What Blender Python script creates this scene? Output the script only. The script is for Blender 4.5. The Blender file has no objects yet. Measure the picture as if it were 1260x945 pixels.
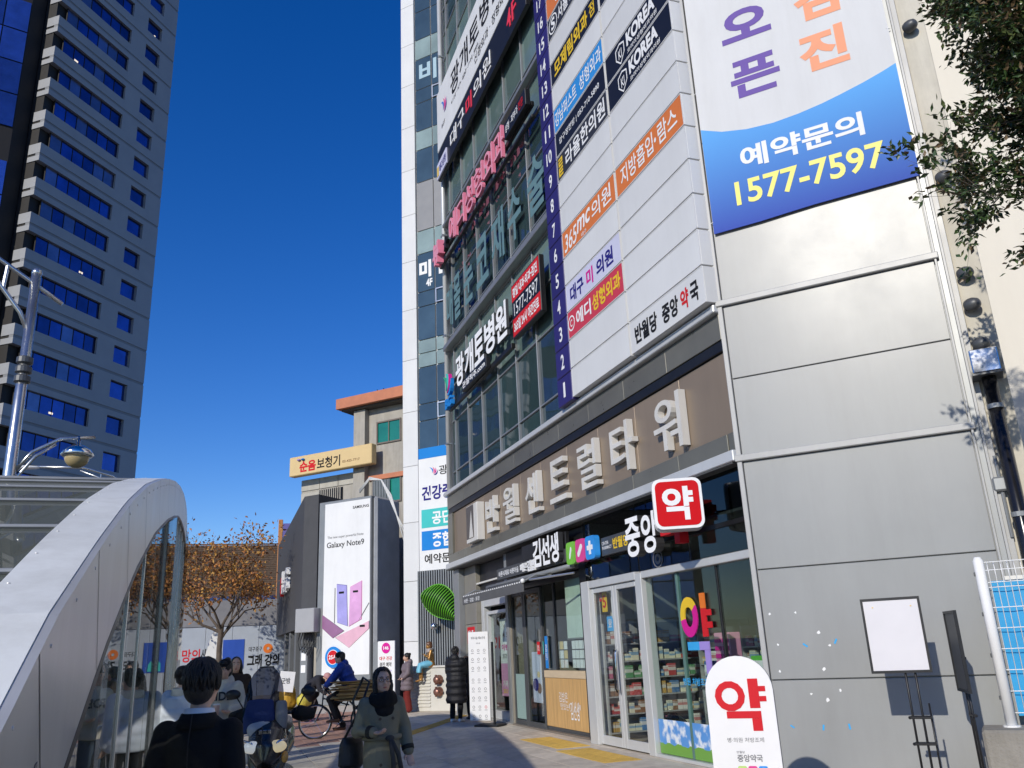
import bpy, bmesh, math, random
import numpy as np
from mathutils import Vector, Matrix
R = math.radians
SC = bpy.context.scene
COL = SC.collection
rnd = random.Random(7)

# ------------------------------------------------------------------ camera
cd = bpy.data.cameras.new('camera'); cam = bpy.data.objects.new('camera', cd); COL.objects.link(cam)
PITCH, ROLL, EYE = .305431, -.046349, 1.6
_r = Vector((1, 0, 0)); _u = Vector((0, -math.sin(PITCH), math.cos(PITCH))); _f = Vector((0, math.cos(PITCH), math.sin(PITCH)))
_r2 = _r * math.cos(ROLL) + _u * math.sin(ROLL); _u2 = -_r * math.sin(ROLL) + _u * math.cos(ROLL)
cam.matrix_world = Matrix(((_r2.x, _u2.x, -_f.x, 0), (_r2.y, _u2.y, -_f.y, 0), (_r2.z, _u2.z, -_f.z, EYE), (0, 0, 0, 1)))
cd.sensor_fit = 'HORIZONTAL'; cd.sensor_width = 36; cd.lens = 36 * 1029.13 / 1260
cd.clip_start = .05; cd.clip_end = 3000
SC.camera = cam
SC.render.resolution_x, SC.render.resolution_y = 1024, 768

# ------------------------------------------------------------------ sky, sun, exposure
SUN_EL, SUN_AZ = 25.5, -118.9           # elevation; compass angle of the sun counted from +X
w = bpy.data.worlds.new('World'); SC.world = w; w.use_nodes = True
nt = w.node_tree; bg = nt.nodes['Background']
sky = nt.nodes.new('ShaderNodeTexSky'); sky.sky_type = 'NISHITA'; sky.sun_disc = False
sky.sun_elevation = R(SUN_EL); sky.sun_rotation = R(90 - SUN_AZ)
sky.altitude = 300; sky.air_density = 1.0; sky.dust_density = .15; sky.ozone_density = 4.0
hsv = nt.nodes.new('ShaderNodeHueSaturation'); hsv.inputs['Saturation'].default_value = 1.32; hsv.inputs['Hue'].default_value = .518
nt.links.new(sky.outputs[0], hsv.inputs['Color']); nt.links.new(hsv.outputs[0], bg.inputs[0]); bg.inputs[1].default_value = .14
sl = bpy.data.lights.new('sun', 'SUN'); sl.energy = 3.5; sl.angle = R(.53); sl.color = (1, .94, .83)
so = bpy.data.objects.new('sun', sl); COL.objects.link(so)
_sd = Vector((math.cos(R(SUN_EL)) * math.cos(R(SUN_AZ)), math.cos(R(SUN_EL)) * math.sin(R(SUN_AZ)), math.sin(R(SUN_EL))))
so.rotation_euler = _sd.to_track_quat('Z', 'Y').to_euler(); so.location = _sd * 60
SC.view_settings.view_transform = 'Standard'; SC.view_settings.look = 'None'
SC.view_settings.exposure = 0.0; SC.view_settings.gamma = 1
SC.render.engine = 'CYCLES'
SC.cycles.max_bounces = 7; SC.cycles.transparent_max_bounces = 12; SC.cycles.use_denoising = True
SC.cycles.caustics_reflective = False; SC.cycles.caustics_refractive = False

# ------------------------------------------------------------------ materials
MATS = {}
def mat(name, col=(.5, .5, .5), rough=.5, metal=0, var=.12, scale=2.5, bump=0, bscale=60, rv=0, spec=.5, emit=0, stretch=None, coat=0, rvar=.1, dirt=0):
    """principled material whose colour is broken up by noise; rv: brightness varies from object to object"""
    if name in MATS: return MATS[name]
    m = bpy.data.materials.new(name); m.use_nodes = True; t = m.node_tree; p = t.nodes['Principled BSDF']
    N = t.nodes.new; L = t.links.new
    tc = N('ShaderNodeTexCoord'); src = tc.outputs['Object']
    if stretch:
        mp = N('ShaderNodeMapping'); mp.inputs['Scale'].default_value = stretch; L(src, mp.inputs[0]); src = mp.outputs[0]
    nz = N('ShaderNodeTexNoise'); nz.inputs['Scale'].default_value = scale; nz.inputs['Detail'].default_value = 6; nz.inputs['Roughness'].default_value = .62
    L(src, nz.inputs['Vector'])
    rp = N('ShaderNodeValToRGB'); rp.color_ramp.elements[0].position = .28; rp.color_ramp.elements[1].position = .72
    rp.color_ramp.elements[0].color = (*[c * (1 - var) for c in col], 1); rp.color_ramp.elements[1].color = (*[min(1, c * (1 + var)) for c in col], 1)
    L(nz.outputs[0], rp.inputs[0]); out = rp.outputs[0]
    if dirt:
        n2 = N('ShaderNodeTexNoise'); n2.inputs['Scale'].default_value = 1.1; n2.inputs['Detail'].default_value = 9; n2.inputs['Roughness'].default_value = .7
        mp2 = N('ShaderNodeMapping'); mp2.inputs['Scale'].default_value = (2.2, 2.2, .35); L(tc.outputs['Object'], mp2.inputs[0]); L(mp2.outputs[0], n2.inputs['Vector'])
        r2 = N('ShaderNodeValToRGB'); r2.color_ramp.elements[0].position = .44; r2.color_ramp.elements[1].position = .74
        mx = N('ShaderNodeMix'); mx.data_type = 'RGBA'; mx.blend_type = 'MULTIPLY'
        r2.color_ramp.elements[0].color = (1, 1, 1, 1); r2.color_ramp.elements[1].color = (1 - dirt, 1 - dirt * 1.05, 1 - dirt * 1.15, 1)
        L(n2.outputs[0], r2.inputs[0]); mx.inputs['Factor'].default_value = 1; L(out, mx.inputs['A']); L(r2.outputs[0], mx.inputs['B']); out = mx.outputs['Result']
    if rv:
        oi = N('ShaderNodeObjectInfo'); mr = N('ShaderNodeMapRange'); mr.inputs['To Min'].default_value = 1 - rv; mr.inputs['To Max'].default_value = 1 + rv
        L(oi.outputs['Random'], mr.inputs['Value']); hs = N('ShaderNodeHueSaturation'); L(mr.outputs[0], hs.inputs['Value']); L(out, hs.inputs['Color']); out = hs.outputs[0]
    L(out, p.inputs['Base Color'])
    if rvar:
        mr2 = N('ShaderNodeMapRange'); mr2.inputs['To Min'].default_value = max(0, rough - rvar); mr2.inputs['To Max'].default_value = min(1, rough + rvar)
        L(nz.outputs[0], mr2.inputs['Value']); L(mr2.outputs[0], p.inputs['Roughness'])
    else: p.inputs['Roughness'].default_value = rough
    p.inputs['Metallic'].default_value = metal; p.inputs['Specular IOR Level'].default_value = spec
    p.inputs['Coat Weight'].default_value = coat
    if bump:
        bz = N('ShaderNodeTexNoise'); bz.inputs['Scale'].default_value = bscale; bz.inputs['Detail'].default_value = 5; L(src, bz.inputs['Vector'])
        b = N('ShaderNodeBump'); b.inputs['Strength'].default_value = bump; b.inputs['Distance'].default_value = .02; L(bz.outputs[0], b.inputs['Height']); L(b.outputs[0], p.inputs['Normal'])
    if emit:
        L(out, p.inputs['Emission Color']); p.inputs['Emission Strength'].default_value = emit
    MATS[name] = m; return m
def glass_mat(name, tint=(.8, .88, .86), ior=1.5, wav=.0, refl=1.0):
    """thin window glass: see-through with a mirror film that grows at grazing angles"""
    m = bpy.data.materials.new(name); m.use_nodes = True; t = m.node_tree; t.nodes.remove(t.nodes['Principled BSDF'])
    N = t.nodes.new; L = t.links.new
    tr = N('ShaderNodeBsdfTransparent'); tr.inputs[0].default_value = (*tint, 1)
    gl = N('ShaderNodeBsdfGlossy'); gl.inputs['Roughness'].default_value = .0; gl.inputs[0].default_value = (refl, refl, refl, 1)
    lw = N('ShaderNodeLayerWeight'); lw.inputs[0].default_value = .5; pw = N('ShaderNodeMath'); pw.operation = 'POWER'; pw.inputs[1].default_value = 5; mx = N('ShaderNodeMixShader')
    f0 = ((ior - 1) / (ior + 1)) ** 2; mr = N('ShaderNodeMath'); mr.operation = 'MULTIPLY_ADD'; mr.inputs[1].default_value = 1 - f0; mr.inputs[2].default_value = f0; mr.use_clamp = True
    L(lw.outputs['Facing'], pw.inputs[0]); L(pw.outputs[0], mr.inputs[0]); L(mr.outputs[0], mx.inputs[0])
    L(tr.outputs[0], mx.inputs[1]); L(gl.outputs[0], mx.inputs[2]); L(mx.outputs[0], t.nodes['Material Output'].inputs[0])
    if wav:
        tc = N('ShaderNodeTexCoord'); nz = N('ShaderNodeTexNoise'); nz.inputs['Scale'].default_value = .9; L(tc.outputs['Object'], nz.inputs[0])
        b = N('ShaderNodeBump'); b.inputs['Strength'].default_value = wav; b.inputs['Distance'].default_value = .05; L(nz.outputs[0], b.inputs['Height']); L(b.outputs[0], gl.inputs['Normal'])
    MATS[name] = m; return m
def pane_mat(name, col, rough=.03, spec=.8, wav=.12, rv=.25):
    """opaque tinted curtain-wall glass with slightly wavy mirror"""
    m = mat(name, col, rough, 0, .25, .7, rv=rv, spec=spec, rvar=0)
    t = m.node_tree; p = t.nodes['Principled BSDF']; N = t.nodes.new; L = t.links.new
    p.inputs['IOR'].default_value = 1.62
    tc = N('ShaderNodeTexCoord'); oi = N('ShaderNodeObjectInfo'); ad = N('ShaderNodeVectorMath'); L(tc.outputs['Object'], ad.inputs[0]); L(oi.outputs['Random'], ad.inputs[1])
    nz = N('ShaderNodeTexNoise'); nz.inputs['Scale'].default_value = .8; nz.inputs['Detail'].default_value = 1; L(ad.outputs[0], nz.inputs[0])
    b = N('ShaderNodeBump'); b.inputs['Strength'].default_value = wav; b.inputs['Distance'].default_value = .06; L(nz.outputs[0], b.inputs['Height']); L(b.outputs[0], p.inputs['Normal'])
    return m

# ------------------------------------------------------------------ mesh building
class MB:
    def __init__(s): s.v = []; s.f = []; s.m = []; s.mi = 0
    def add(s, vs, fs):
        b = len(s.v); s.v += [tuple(v) for v in vs]; s.f += [tuple(b + i for i in f) for f in fs]; s.m += [s.mi] * len(fs); return s
    def box(s, x0, x1, y0, y1, z0, z1, c=0):
        if x0 > x1: x0, x1 = x1, x0
        if y0 > y1: y0, y1 = y1, y0
        if z0 > z1: z0, z1 = z1, z0
        if c:                                     # chamfered box
            c = min(c, .45 * min(x1 - x0, y1 - y0, z1 - z0)); vs = []; idx = {}
            for ix, x in enumerate((x0, x1)):
                for iy, y in enumerate((y0, y1)):
                    for iz, z in enumerate((z0, z1)):
                        a = x + c * (1 - 2 * ix); b = y + c * (1 - 2 * iy); d = z + c * (1 - 2 * iz)
                        idx[ix, iy, iz] = len(vs); vs += [(x, b, d), (a, y, d), (a, b, z)]
            I = lambda i, k: idx[i] + k
            fs = [(I((0,0,0),0),I((0,0,1),0),I((0,1,1),0),I((0,1,0),0)),(I((1,0,0),0),I((1,1,0),0),I((1,1,1),0),I((1,0,1),0)),
                  (I((0,0,0),1),I((1,0,0),1),I((1,0,1),1),I((0,0,1),1)),(I((0,1,0),1),I((0,1,1),1),I((1,1,1),1),I((1,1,0),1)),
                  (I((0,0,0),2),I((0,1,0),2),I((1,1,0),2),I((1,0,0),2)),(I((0,0,1),2),I((1,0,1),2),I((1,1,1),2),I((0,1,1),2))]
            for p in (0, 1):
                for q in (0, 1):
                    fs += [(I((0,p,q),1),I((1,p,q),1),I((1,p,q),2),I((0,p,q),2)),(I((p,0,q),0),I((p,1,q),0),I((p,1,q),2),I((p,0,q),2)),(I((p,q,0),0),I((p,q,1),0),I((p,q,1),1),I((p,q,0),1))]
            for i in idx: fs.append((I(i,0),I(i,1),I(i,2)))
            return s.add(vs, fs)
        return s.add([(x0,y0,z0),(x1,y0,z0),(x1,y1,z0),(x0,y1,z0),(x0,y0,z1),(x1,y0,z1),(x1,y1,z1),(x0,y1,z1)],
                     [(0,3,2,1),(4,5,6,7),(0,1,5,4),(1,2,6,5),(2,3,7,6),(3,0,4,7)])
    def prism(s, poly, a, b, axis='z'):           # poly: 2-D outline, extruded from a to b along axis
        n = len(poly)
        mk = {'z': lambda p, h: (p[0], p[1], h), 'y': lambda p, h: (p[0], h, p[1]), 'x': lambda p, h: (h, p[0], p[1])}[axis]
        return s.add([mk(p, a) for p in poly] + [mk(p, b) for p in poly],
                     [tuple(range(n))[::-1], tuple(range(n, 2 * n))] + [(i, (i + 1) % n, n + (i + 1) % n, n + i) for i in range(n)])
    def tube(s, pts, r, n=8, cap=True):
        pts = [Vector(p) for p in pts]; m = len(pts)
        rr = r if isinstance(r, (list, tuple)) else [r] * m
        b = len(s.v); prev = None
        for i, p in enumerate(pts):
            d = (pts[min(i + 1, m - 1)] - pts[max(i - 1, 0)]); d = d.normalized() if d.length > 1e-9 else Vector((0, 0, 1))
            if prev is None:
                a = d.orthogonal().normalized()
            else:
                a = (prev - d * prev.dot(d)); a = a.normalized() if a.length > 1e-6 else d.orthogonal().normalized()
            prev = a; c = d.cross(a)
            for k in range(n):
                t = 2 * math.pi * k / n; q = p + (a * math.cos(t) + c * math.sin(t)) * rr[i]; s.v.append((q.x, q.y, q.z))
        fs = [(b + i * n + k, b + i * n + (k + 1) % n, b + (i + 1) * n + (k + 1) % n, b + (i + 1) * n + k) for i in range(m - 1) for k in range(n)]
        if cap: fs += [tuple(b + k for k in range(n))[::-1], tuple(b + (m - 1) * n + k for k in range(n))]
        s.f += fs; s.m += [s.mi] * len(fs); return s
    def lathe(s, prof, n=16, c=(0, 0, 0), sx=1, sy=1, axis=None):   # prof: (r, z) from bottom to top
        b = len(s.v); M = Matrix.Identity(3)
        if axis is not None: M = Vector((0, 0, 1)).rotation_difference(Vector(axis)).to_matrix()
        for r, z in prof:
            for k in range(n):
                t = 2 * math.pi * k / n; q = M @ Vector((r * math.cos(t) * sx, r * math.sin(t) * sy, z)); s.v.append((c[0] + q.x, c[1] + q.y, c[2] + q.z))
        m = len(prof)
        fs = [(b + i * n + k, b + i * n + (k + 1) % n, b + (i + 1) * n + (k + 1) % n, b + (i + 1) * n + k) for i in range(m - 1) for k in range(n)]
        fs += [tuple(b + k for k in range(n))[::-1], tuple(b + (m - 1) * n + k for k in range(n))]
        s.f += fs; s.m += [s.mi] * len(fs); return s
    def ball(s, c, r, n=12, sx=1, sy=1, sz=1):
        k = max(5, n // 2 + 1)
        return s.lathe([(max(1e-4, r * math.sin(math.pi * i / k)), -r * sz * math.cos(math.pi * i / k)) for i in range(k + 1)], n, c, sx, sy)
    def quad(s, a, b, c, d): return s.add([a, b, c, d], [(0, 1, 2, 3)])
    def mesh(s, name, mats, smooth=False):
        me = bpy.data.meshes.new(name); me.from_pydata(s.v, [], s.f)
        for m in (mats if isinstance(mats, (list, tuple)) else [mats]): me.materials.append(m)
        if any(s.m): me.polygons.foreach_set('material_index', s.m)
        if smooth: me.polygons.foreach_set('use_smooth', [True] * len(s.f))
        me.update(); return me
    def build(s, name, mats, parent=None, loc=(0, 0, 0), rz=0, smooth=False, rot=None):
        return link(name, s.mesh(name, mats, smooth), parent, loc, rz, rot)
def link(name, data, parent=None, loc=(0, 0, 0), rz=0, rot=None):
    o = bpy.data.objects.new(name, data); COL.objects.link(o); o.location = loc; o.rotation_euler = rot if rot else (0, 0, rz)
    if parent is not None: o.parent = parent
    return o
def tag(o, label=None, cat=None, group=None, kind=None):
    if label: o['label'] = label
    if cat: o['category'] = cat
    if group: o['group'] = group
    if kind: o['kind'] = kind
    return o
def thing(name, label, cat, loc=(0, 0, 0), rz=0, group=None):
    return tag(link(name, None, None, loc, rz), label, cat, group)
def copy_tree(o, parent=None):
    c = o.copy(); COL.objects.link(c); c.parent = parent
    for ch in o.children: copy_tree(ch, c)
    return c
def smooth_by_angle(o, ang=40):
    me = o.data; bm = bmesh.new(); bm.from_mesh(me); ca = R(ang)
    for f in bm.faces: f.smooth = True
    for e in bm.edges:
        e.smooth = len(e.link_faces) == 2 and e.calc_face_angle(9) < ca
    bm.to_mesh(me); bm.free(); return o

# ------------------------------------------------------------------ lettering (Blender's own built-in font)
_todo = []
def txt(parent, s, x0, x1, z0, z1, m, y=-.004, d=0, bold=.012, name='lettering', shear=0, rz=0, face_mat=None):
    """lettering fitted into the box x0..x1, z0..z1 on the face of its parent (facing -y); d: depth it stands proud"""
    me = bpy.data.meshes.new(name); me.materials.append(m)
    if face_mat: me.materials.append(face_mat)
    _todo.append((me, s, x0, x1, z0, z1, y, d, bold, shear, face_mat is not None))
    return link(name, me, parent, rz=rz)
def make_lettering():
    """type all lines that share a weight in one text block, then cut the block into the single meshes"""
    for key in sorted({(t[8], t[7] > 0) for t in _todo}):
        todo = [t for t in _todo if (t[8], t[7] > 0) == key]
        lines = sorted({l for t in todo for l in t[1].split('\n')}); row = {l: i for i, l in enumerate(lines)}
        c = bpy.data.curves.new('lettering', 'FONT'); c.body = '\n'.join(lines); c.offset = key[0]; c.extrude = .5 if key[1] else 0; c.resolution_u = 4; c.space_line = 3
        o = bpy.data.objects.new('lettering', c); m = bpy.data.meshes.new_from_object(o); n = len(m.vertices)
        co = np.empty(n * 3, dtype=np.float32); m.vertices.foreach_get('co', co); co = co.reshape(-1, 3); rw_ = np.round((.3 - co[:, 1]) / 3).astype(int)
        faces = {}
        for p in m.polygons:
            v = tuple(p.vertices); faces.setdefault(int(rw_[v[0]]), []).append(v)
        bpy.data.objects.remove(o); bpy.data.curves.remove(c); bpy.data.meshes.remove(m)
        for me, s, x0, x1, z0, z1, y, d, bold, shear, fm in todo:
            V = []; Fc = []
            for j, l in enumerate(s.split('\n')):
                r = row[l]; ids = np.where(rw_ == r)[0]; mp = np.full(n, -1); mp[ids] = np.arange(len(ids)) + len(V)
                q = co[ids] + np.array([0, 3 * r - 1.0 * j, 0]); V.extend(q.tolist()); Fc += [tuple(int(mp[i]) for i in f) for f in faces.get(r, [])]
            V = np.array(V); lo = V.min(0); hi = V.max(0)
            X = x0 + (V[:, 0] - lo[0]) * (x1 - x0) / max(1e-6, hi[0] - lo[0]); Z = z0 + (V[:, 1] - lo[1]) * (z1 - z0) / max(1e-6, hi[1] - lo[1])
            X = X + shear * (Z - z0); Y = y - (V[:, 2] + .5) * d if d else np.full(len(V), y)
            me.from_pydata(np.stack([X, Y, Z], 1).tolist(), [], Fc); me.update()
            if fm:
                for p in me.polygons: p.material_index = 1 if p.normal.y < -.9 else 0
def chars(parent, s, x0, x1, z0, z1, m, y=-.004, d=.05, bold=.02, gap=.12, name='letter', face_mat=None):
    """one raised character after another, each an object of its own"""
    n = len(s); w_ = (x1 - x0) / (n + gap * (n - 1)); out = []
    for i, ch in enumerate(s):
        if ch == ' ': continue
        xa = x0 + i * w_ * (1 + gap); out.append(txt(parent, ch, xa, xa + w_, z0, z1, m, y, d, bold, name, face_mat=face_mat))
    return out

# ------------------------------------------------------------------ the place's own axes
AZ = 1.922171; BZ = 2.659890                     # compass angles of the shop front and of the cut corner
A = Vector((math.cos(AZ), math.sin(AZ), 0)); NA = Vector((-A.y, A.x, 0))
B = Vector((math.cos(BZ), math.sin(BZ), 0)); NB = Vector((-B.y, B.x, 0))
K0 = Vector((2.817, 10.479, 0))                  # foot of the corner between front and cut corner
RF = AZ - math.pi; RC = BZ - math.pi             # object rotations: local x to the viewer's right, local -y outward
def F(u, v, z=0): return K0 + A * u + NA * v + Vector((0, 0, z))      # u metres along the front away from the corner, v out into the street
def G(x, v, z=0): return K0 - B * x + NB * v + Vector((0, 0, z))      # the same on the cut corner

# ================================================================== materials of the place
asphalt = mat('asphalt', (.16, .152, .14), .9, var=.25, scale=1.5, bump=.4, bscale=90)
slab_m = mat('paving_stone', (.62, .545, .445), .85, var=.16, scale=3, bump=.35, bscale=70, rv=.13, dirt=.25)
red_m = mat('red_paver', (.50, .27, .19), .85, var=.2, scale=4, bump=.3, bscale=70, rv=.18, dirt=.2)
yel_m = mat('tactile_yellow', (.62, .40, .085), .75, var=.15, scale=6, bump=.2, rv=.1, dirt=.2)
joint_m = mat('paving_joint', (.10, .095, .088), .95, var=.2, scale=5)
white = mat('white_paint', (.78, .78, .77), .45, var=.04, scale=1.2, dirt=.06)
sign_w = mat('sign_white', (.70, .70, .69), .38, var=.035, scale=.8, rv=.05, dirt=.05)
offw = mat('warm_white', (.70, .68, .63), .55, var=.06, scale=.7, dirt=.08)
clad = mat('metal_cladding', (.292, .298, .296), .35, metal=0, var=.04, scale=.6, rv=.04, bump=.025, bscale=2.2, spec=.45, dirt=.09)
clad_t = mat('cladding_trim', (.40, .40, .395), .4, var=.06, scale=2, dirt=.15)
alu = mat('brushed_aluminium', (.62, .63, .64), .32, metal=.8, var=.07, scale=3, stretch=(1, 1, .1))
trim_w = mat('white_metal_trim', (.60, .61, .61), .35, metal=.2, var=.05, scale=2, dirt=.08)
chrome = mat('polished_steel', (.72, .72, .73), .12, metal=1, var=.06, scale=4)
blk = mat('black_plastic', (.012, .012, .014), .4, var=.2, scale=3)
blk_m = mat('black_metal', (.022, .022, .024), .38, metal=.4, var=.25, scale=4)
dkg = mat('dark_grey_metal', (.085, .088, .092), .42, metal=.3, var=.12, scale=2)
grey = mat('grey_metal', (.27, .28, .285), .42, metal=.3, var=.08, scale=2, dirt=.1)
tan = mat('tan_panel', (.29, .222, .160), .42, metal=.25, var=.06, scale=.7, rv=.05, dirt=.08)
olive = mat('olive_grey_tile', (.165, .158, .128), .30, metal=.2, var=.14, scale=1.2, rv=.09)
letter_m = mat('letter_cream', (.66, .64, .60), .5, var=.05, scale=2, dirt=.12)
navy = mat('navy_sign', (.030, .022, .135), .4, var=.1, scale=2, rv=.12)
concrete = mat('concrete', (.33, .31, .275), .9, var=.2, scale=2.2, bump=.5, bscale=35, dirt=.35)
void_m = mat('dark_interior', (.035, .034, .033), .8, var=.2)
def ink(name, c, rough=.55): return mat('print_' + name, c, rough, var=.05, scale=2, rvar=.03, spec=.1)
i_blk = ink('black', (.018, .018, .02)); i_wht = ink('white', (.82, .82, .82)); i_red = ink('red', (.60, .022, .03)); i_yel = ink('yellow', (.78, .52, .04))
i_org = ink('orange', (.74, .19, .035)); i_blue = ink('blue', (.02, .22, .62)); i_sky = ink('sky_blue', (.05, .38, .76)); i_nvy = ink('navy', (.025, .022, .20)); i_pnk = ink('pink', (.72, .10, .25))
i_mag = ink('magenta', (.62, .02, .28)); i_grn = ink('green', (.20, .55, .04)); i_teal = ink('teal', (.07, .52, .50)); i_pur = ink('purple', (.16, .10, .36)); i_sal = ink('salmon', (.85, .36, .21)); i_gry = ink('grey', (.22, .22, .23)); i_lav = ink('lavender', (.60, .60, .76))
i_crm = ink('cream', (.74, .55, .25)); i_brn = ink('brown', (.18, .08, .04)); i_dgr = ink('dark_grey', (.05, .05, .055)); i_lil = ink('lilac', (.36, .27, .66)); i_rose = ink('rose', (.72, .33, .55))

# ================================================================== ground
g = MB(); g.quad((-1500, -1500, -.03), (1500, -1500, -.03), (1500, 1500, -.03), (-1500, 1500, -.03))
tag(g.build('ground', asphalt), kind='structure')
pv = link('pavement', None, None, K0 + Vector((0, 0, 0)), RF); tag(pv, kind='structure')
g = MB(); g.box(-46, 14, -9.5, 1.2, -.14, -.014); g.build('paving_bed', joint_m, pv)
REDZ = [(8.1, 4.35), (12.6, 1.9), (17.6, .5), (18.4, 3.4), (13.8, 4.6)]
def inpoly(x, y, P):
    c = False
    for i in range(len(P)):
        (a, b), (p, q) = P[i], P[i - 1]
        if (b > y) != (q > y) and x < (p - a) * (y - b) / (q - b) + a: c = not c
    return c
def slab_mesh(w_, d_, m):
    b = MB(); b.box(.004, w_ - .004, .004, d_ - .004, -.03, 0, .004); me = b.mesh('paving_slab', m); return me
SW, SD = .9, .45
sm_g = slab_mesh(SW, SD, slab_m); sm_r = slab_mesh(.45, .225, red_m)
rest = MB(); redrest = MB(); ng = nr = 0
for iu in range(-14, 48):
    for iv in range(-2, 20):
        u0 = iu * SW + (.45 if iv % 2 else 0); v0 = iv * SD
        red = inpoly(u0 + SW / 2, v0 + SD / 2, REDZ)
        near = 3.4 < u0 < 17.5 and -.5 < v0 < 5.2
        if red:
            for a in (0, 1):
                for b_ in (0, 1):
                    uu, vv = u0 + a * .45, v0 + b_ * .225
                    if 8 < uu < 13.5 and nr < 140: link('brick_paver', sm_r, pv, (-uu - .45, -vv - .225, rnd.uniform(-.003, .001))); nr += 1
                    else: redrest.box(-uu - .446, -uu - .004, -vv - .221, -vv - .004, -.03, -.001)
        elif near and ng < 290:
            o = link('paving_slab', sm_g, pv, (-u0 - SW, -v0 - SD, rnd.uniform(-.003, .001))); ng += 1
        else:
            h = rnd.uniform(-.003, .001); rest.box(-u0 - SW + .004, -u0 - .004, -v0 - SD + .004, -v0 - .004, -.03, h)
tag(rest.build('paving_slab', slab_m, pv), kind='stuff'); tag(redrest.build('brick_paver', red_m, pv), kind='stuff')
def tactile(bars):
    b = MB(); b.box(.004, .296, .004, .296, -.02, .004, .002)
    if bars:
        for k in range(4): b.box(.02, .28, .03 + k * .07, .06 + k * .07, .004, .009, .003)
    else:
        for i in range(5):
            for j in range(5): b.lathe([(.016, .004), (.011, .0085)], 6, (.038 + i * .056, .038 + j * .056, 0))
    return b.mesh('tactile_tile', yel_m)
t_dot, t_bar = tactile(0), tactile(1)
for ua, va in ((4.88, .12), (2.8, .26)):
    for i in range(6):
        for j in range(2): link('tactile_tile', t_dot, pv, (-ua - i * .3 - .3, -va - j * .3 - .3, .002))
ang = math.atan2(-.53, .848)
for k in range(30):                       # guide strip crossing the pavement
    u, v = 7.4 + k * .3 * .862, 3.2 - k * .3 * .507
    link('tactile_tile', t_bar, pv, (-u, -v, .004), math.atan2(.507, -.862))
for u, v in ((7.6, 3.3), (7.35, 3.05)): link('tactile_tile', t_dot, pv, (-u, -v - .1, .006), .53)
kb = MB()
for i in range(30): kb.box(14 - i * 2 - 2 + .005, 14 - i * 2 - .005, -9.75, -9.5, -.16, 0, .015)
tag(kb.build('kerb', concrete, pv), kind='stuff')

# ================================================================== the medical tower (front + cut corner)
bd = thing('medical_tower', 'tall medical tower with white sign grid, glass curtain wall and metal clad cut corner', 'building', K0, RF)
def fp(u, v): return (-u, -v)
def gp(x, v):                                   # corner coordinates -> building-local plan
    p = G(x, v) - K0; return (-p.dot(A), -p.dot(NA))
HT = 27
core = MB()
core.prism([gp(2.75, -.06), gp(0.04, -.06), fp(.03, -.16), fp(13.6, -.16), fp(13.6, -11), gp(2.75, -12)], 3.9, HT)
core.build('wall', white, bd)
# --- cut corner: metal cladding panels, each its own piece
RCL = RC - RF
def cbox(name, m, x0, x1, z0, z1, v0=-.06, v1=0., c=.006, sm=False):
    b = MB(); b.box(x0, x1, -v1, -v0, z0, z1, c); return b.build(name, m, bd, (0, 0, 0), RCL)
lev = [0, 1.105, 2.375, 3.72, 4.82, 5.84, 7.1, 8.37, 9.64, 10.9, 12.2, 13.5, 14.8, 16.1, 17.4, 18.7, 20, 21.5, 23, 25, 27]
for a, b in zip(lev[:-1], lev[1:]): cbox('cladding_panel', clad, .07, 2.64, a + .006, b - .006)
b = MB(); b.box(.02, 2.78, .05, .4, 0, HT); b.build('wall', grey, bd, (0, 0, 0), RCL)
for z in (3.72, 5.84): cbox('ledge', clad_t, -.02, 2.70, z, z + .085, -.05, .055, .01)
cbox('corner_trim', clad_t, .0, .062, 0, HT, -.06, .03)
for x0, x1, v1 in ((2.646, 2.672, .035), (2.672, 2.735, -.01), (2.735, 2.765, .02), (2.765, 2.83, -.03)):
    cbox('edge_trim', clad_t if x1 != 2.735 else grey, x0, x1, 0, HT, -.2, v1, .004)
cbox('side_strip', mat('cream_strip', (.56, .52, .43), .6, dirt=.25), 2.832, 3.12, 0, HT, -.55, -.10)
# worn paint flakes and scraps of blue tape left on the cladding
fl = MB()
for x, z, s, blue in ((.45,1.85,.03,0),(.68,1.61,.045,0),(.51,1.48,.06,1),(.85,1.51,.06,1),(.78,1.47,.04,0),(.68,1.21,.04,0),(.50,.95,.03,0),(.82,.98,.03,0),(.67,.88,.06,0),(.24,.6,.05,1),(.58,.59,.06,1),(.86,.6,.06,1),(.15,1.85,.03,0),(.2,1.5,.03,0),(.18,1.2,.03,0)):
    fl.mi = blue; n = 6; a0 = rnd.uniform(0, 3)
    if blue: pts = [(x + s * (.5 * math.cos(a0) * i - .16 * math.sin(a0) * j), z + s * (.5 * math.sin(a0) * i + .16 * math.cos(a0) * j)) for i, j in ((-1, -1), (1, -1), (1, 1), (-1, 1))]
    else: pts = [(x + s * rnd.uniform(.25, .6) * math.cos(k * 6.283 / n), z + s * rnd.uniform(.2, .7) * math.sin(k * 6.283 / n)) for k in range(n)]
    fl.prism(pts, -.003, .0, 'y')
tag(fl.build('paint_flake', [i_wht, i_sky], bd, (0, 0, 0), RCL), kind='stuff')
for (x, z) in ((2.89, 9.14), (2.88, 6.89), (2.88, 5.59), (2.88, 5.19), (2.88, 4.70)):
    o = MB().lathe([(.02, 0), (.075, .01), (.085, .05), (.08, .10), (.055, .15), (.02, .17)], 18, (0, 0, 0), axis=(.75, -.66, 0)).build('wall_lamp', dkg, bd, Vector((gp(x, -.06)[0], gp(x, -.06)[1], z)), RCL, True)
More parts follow.
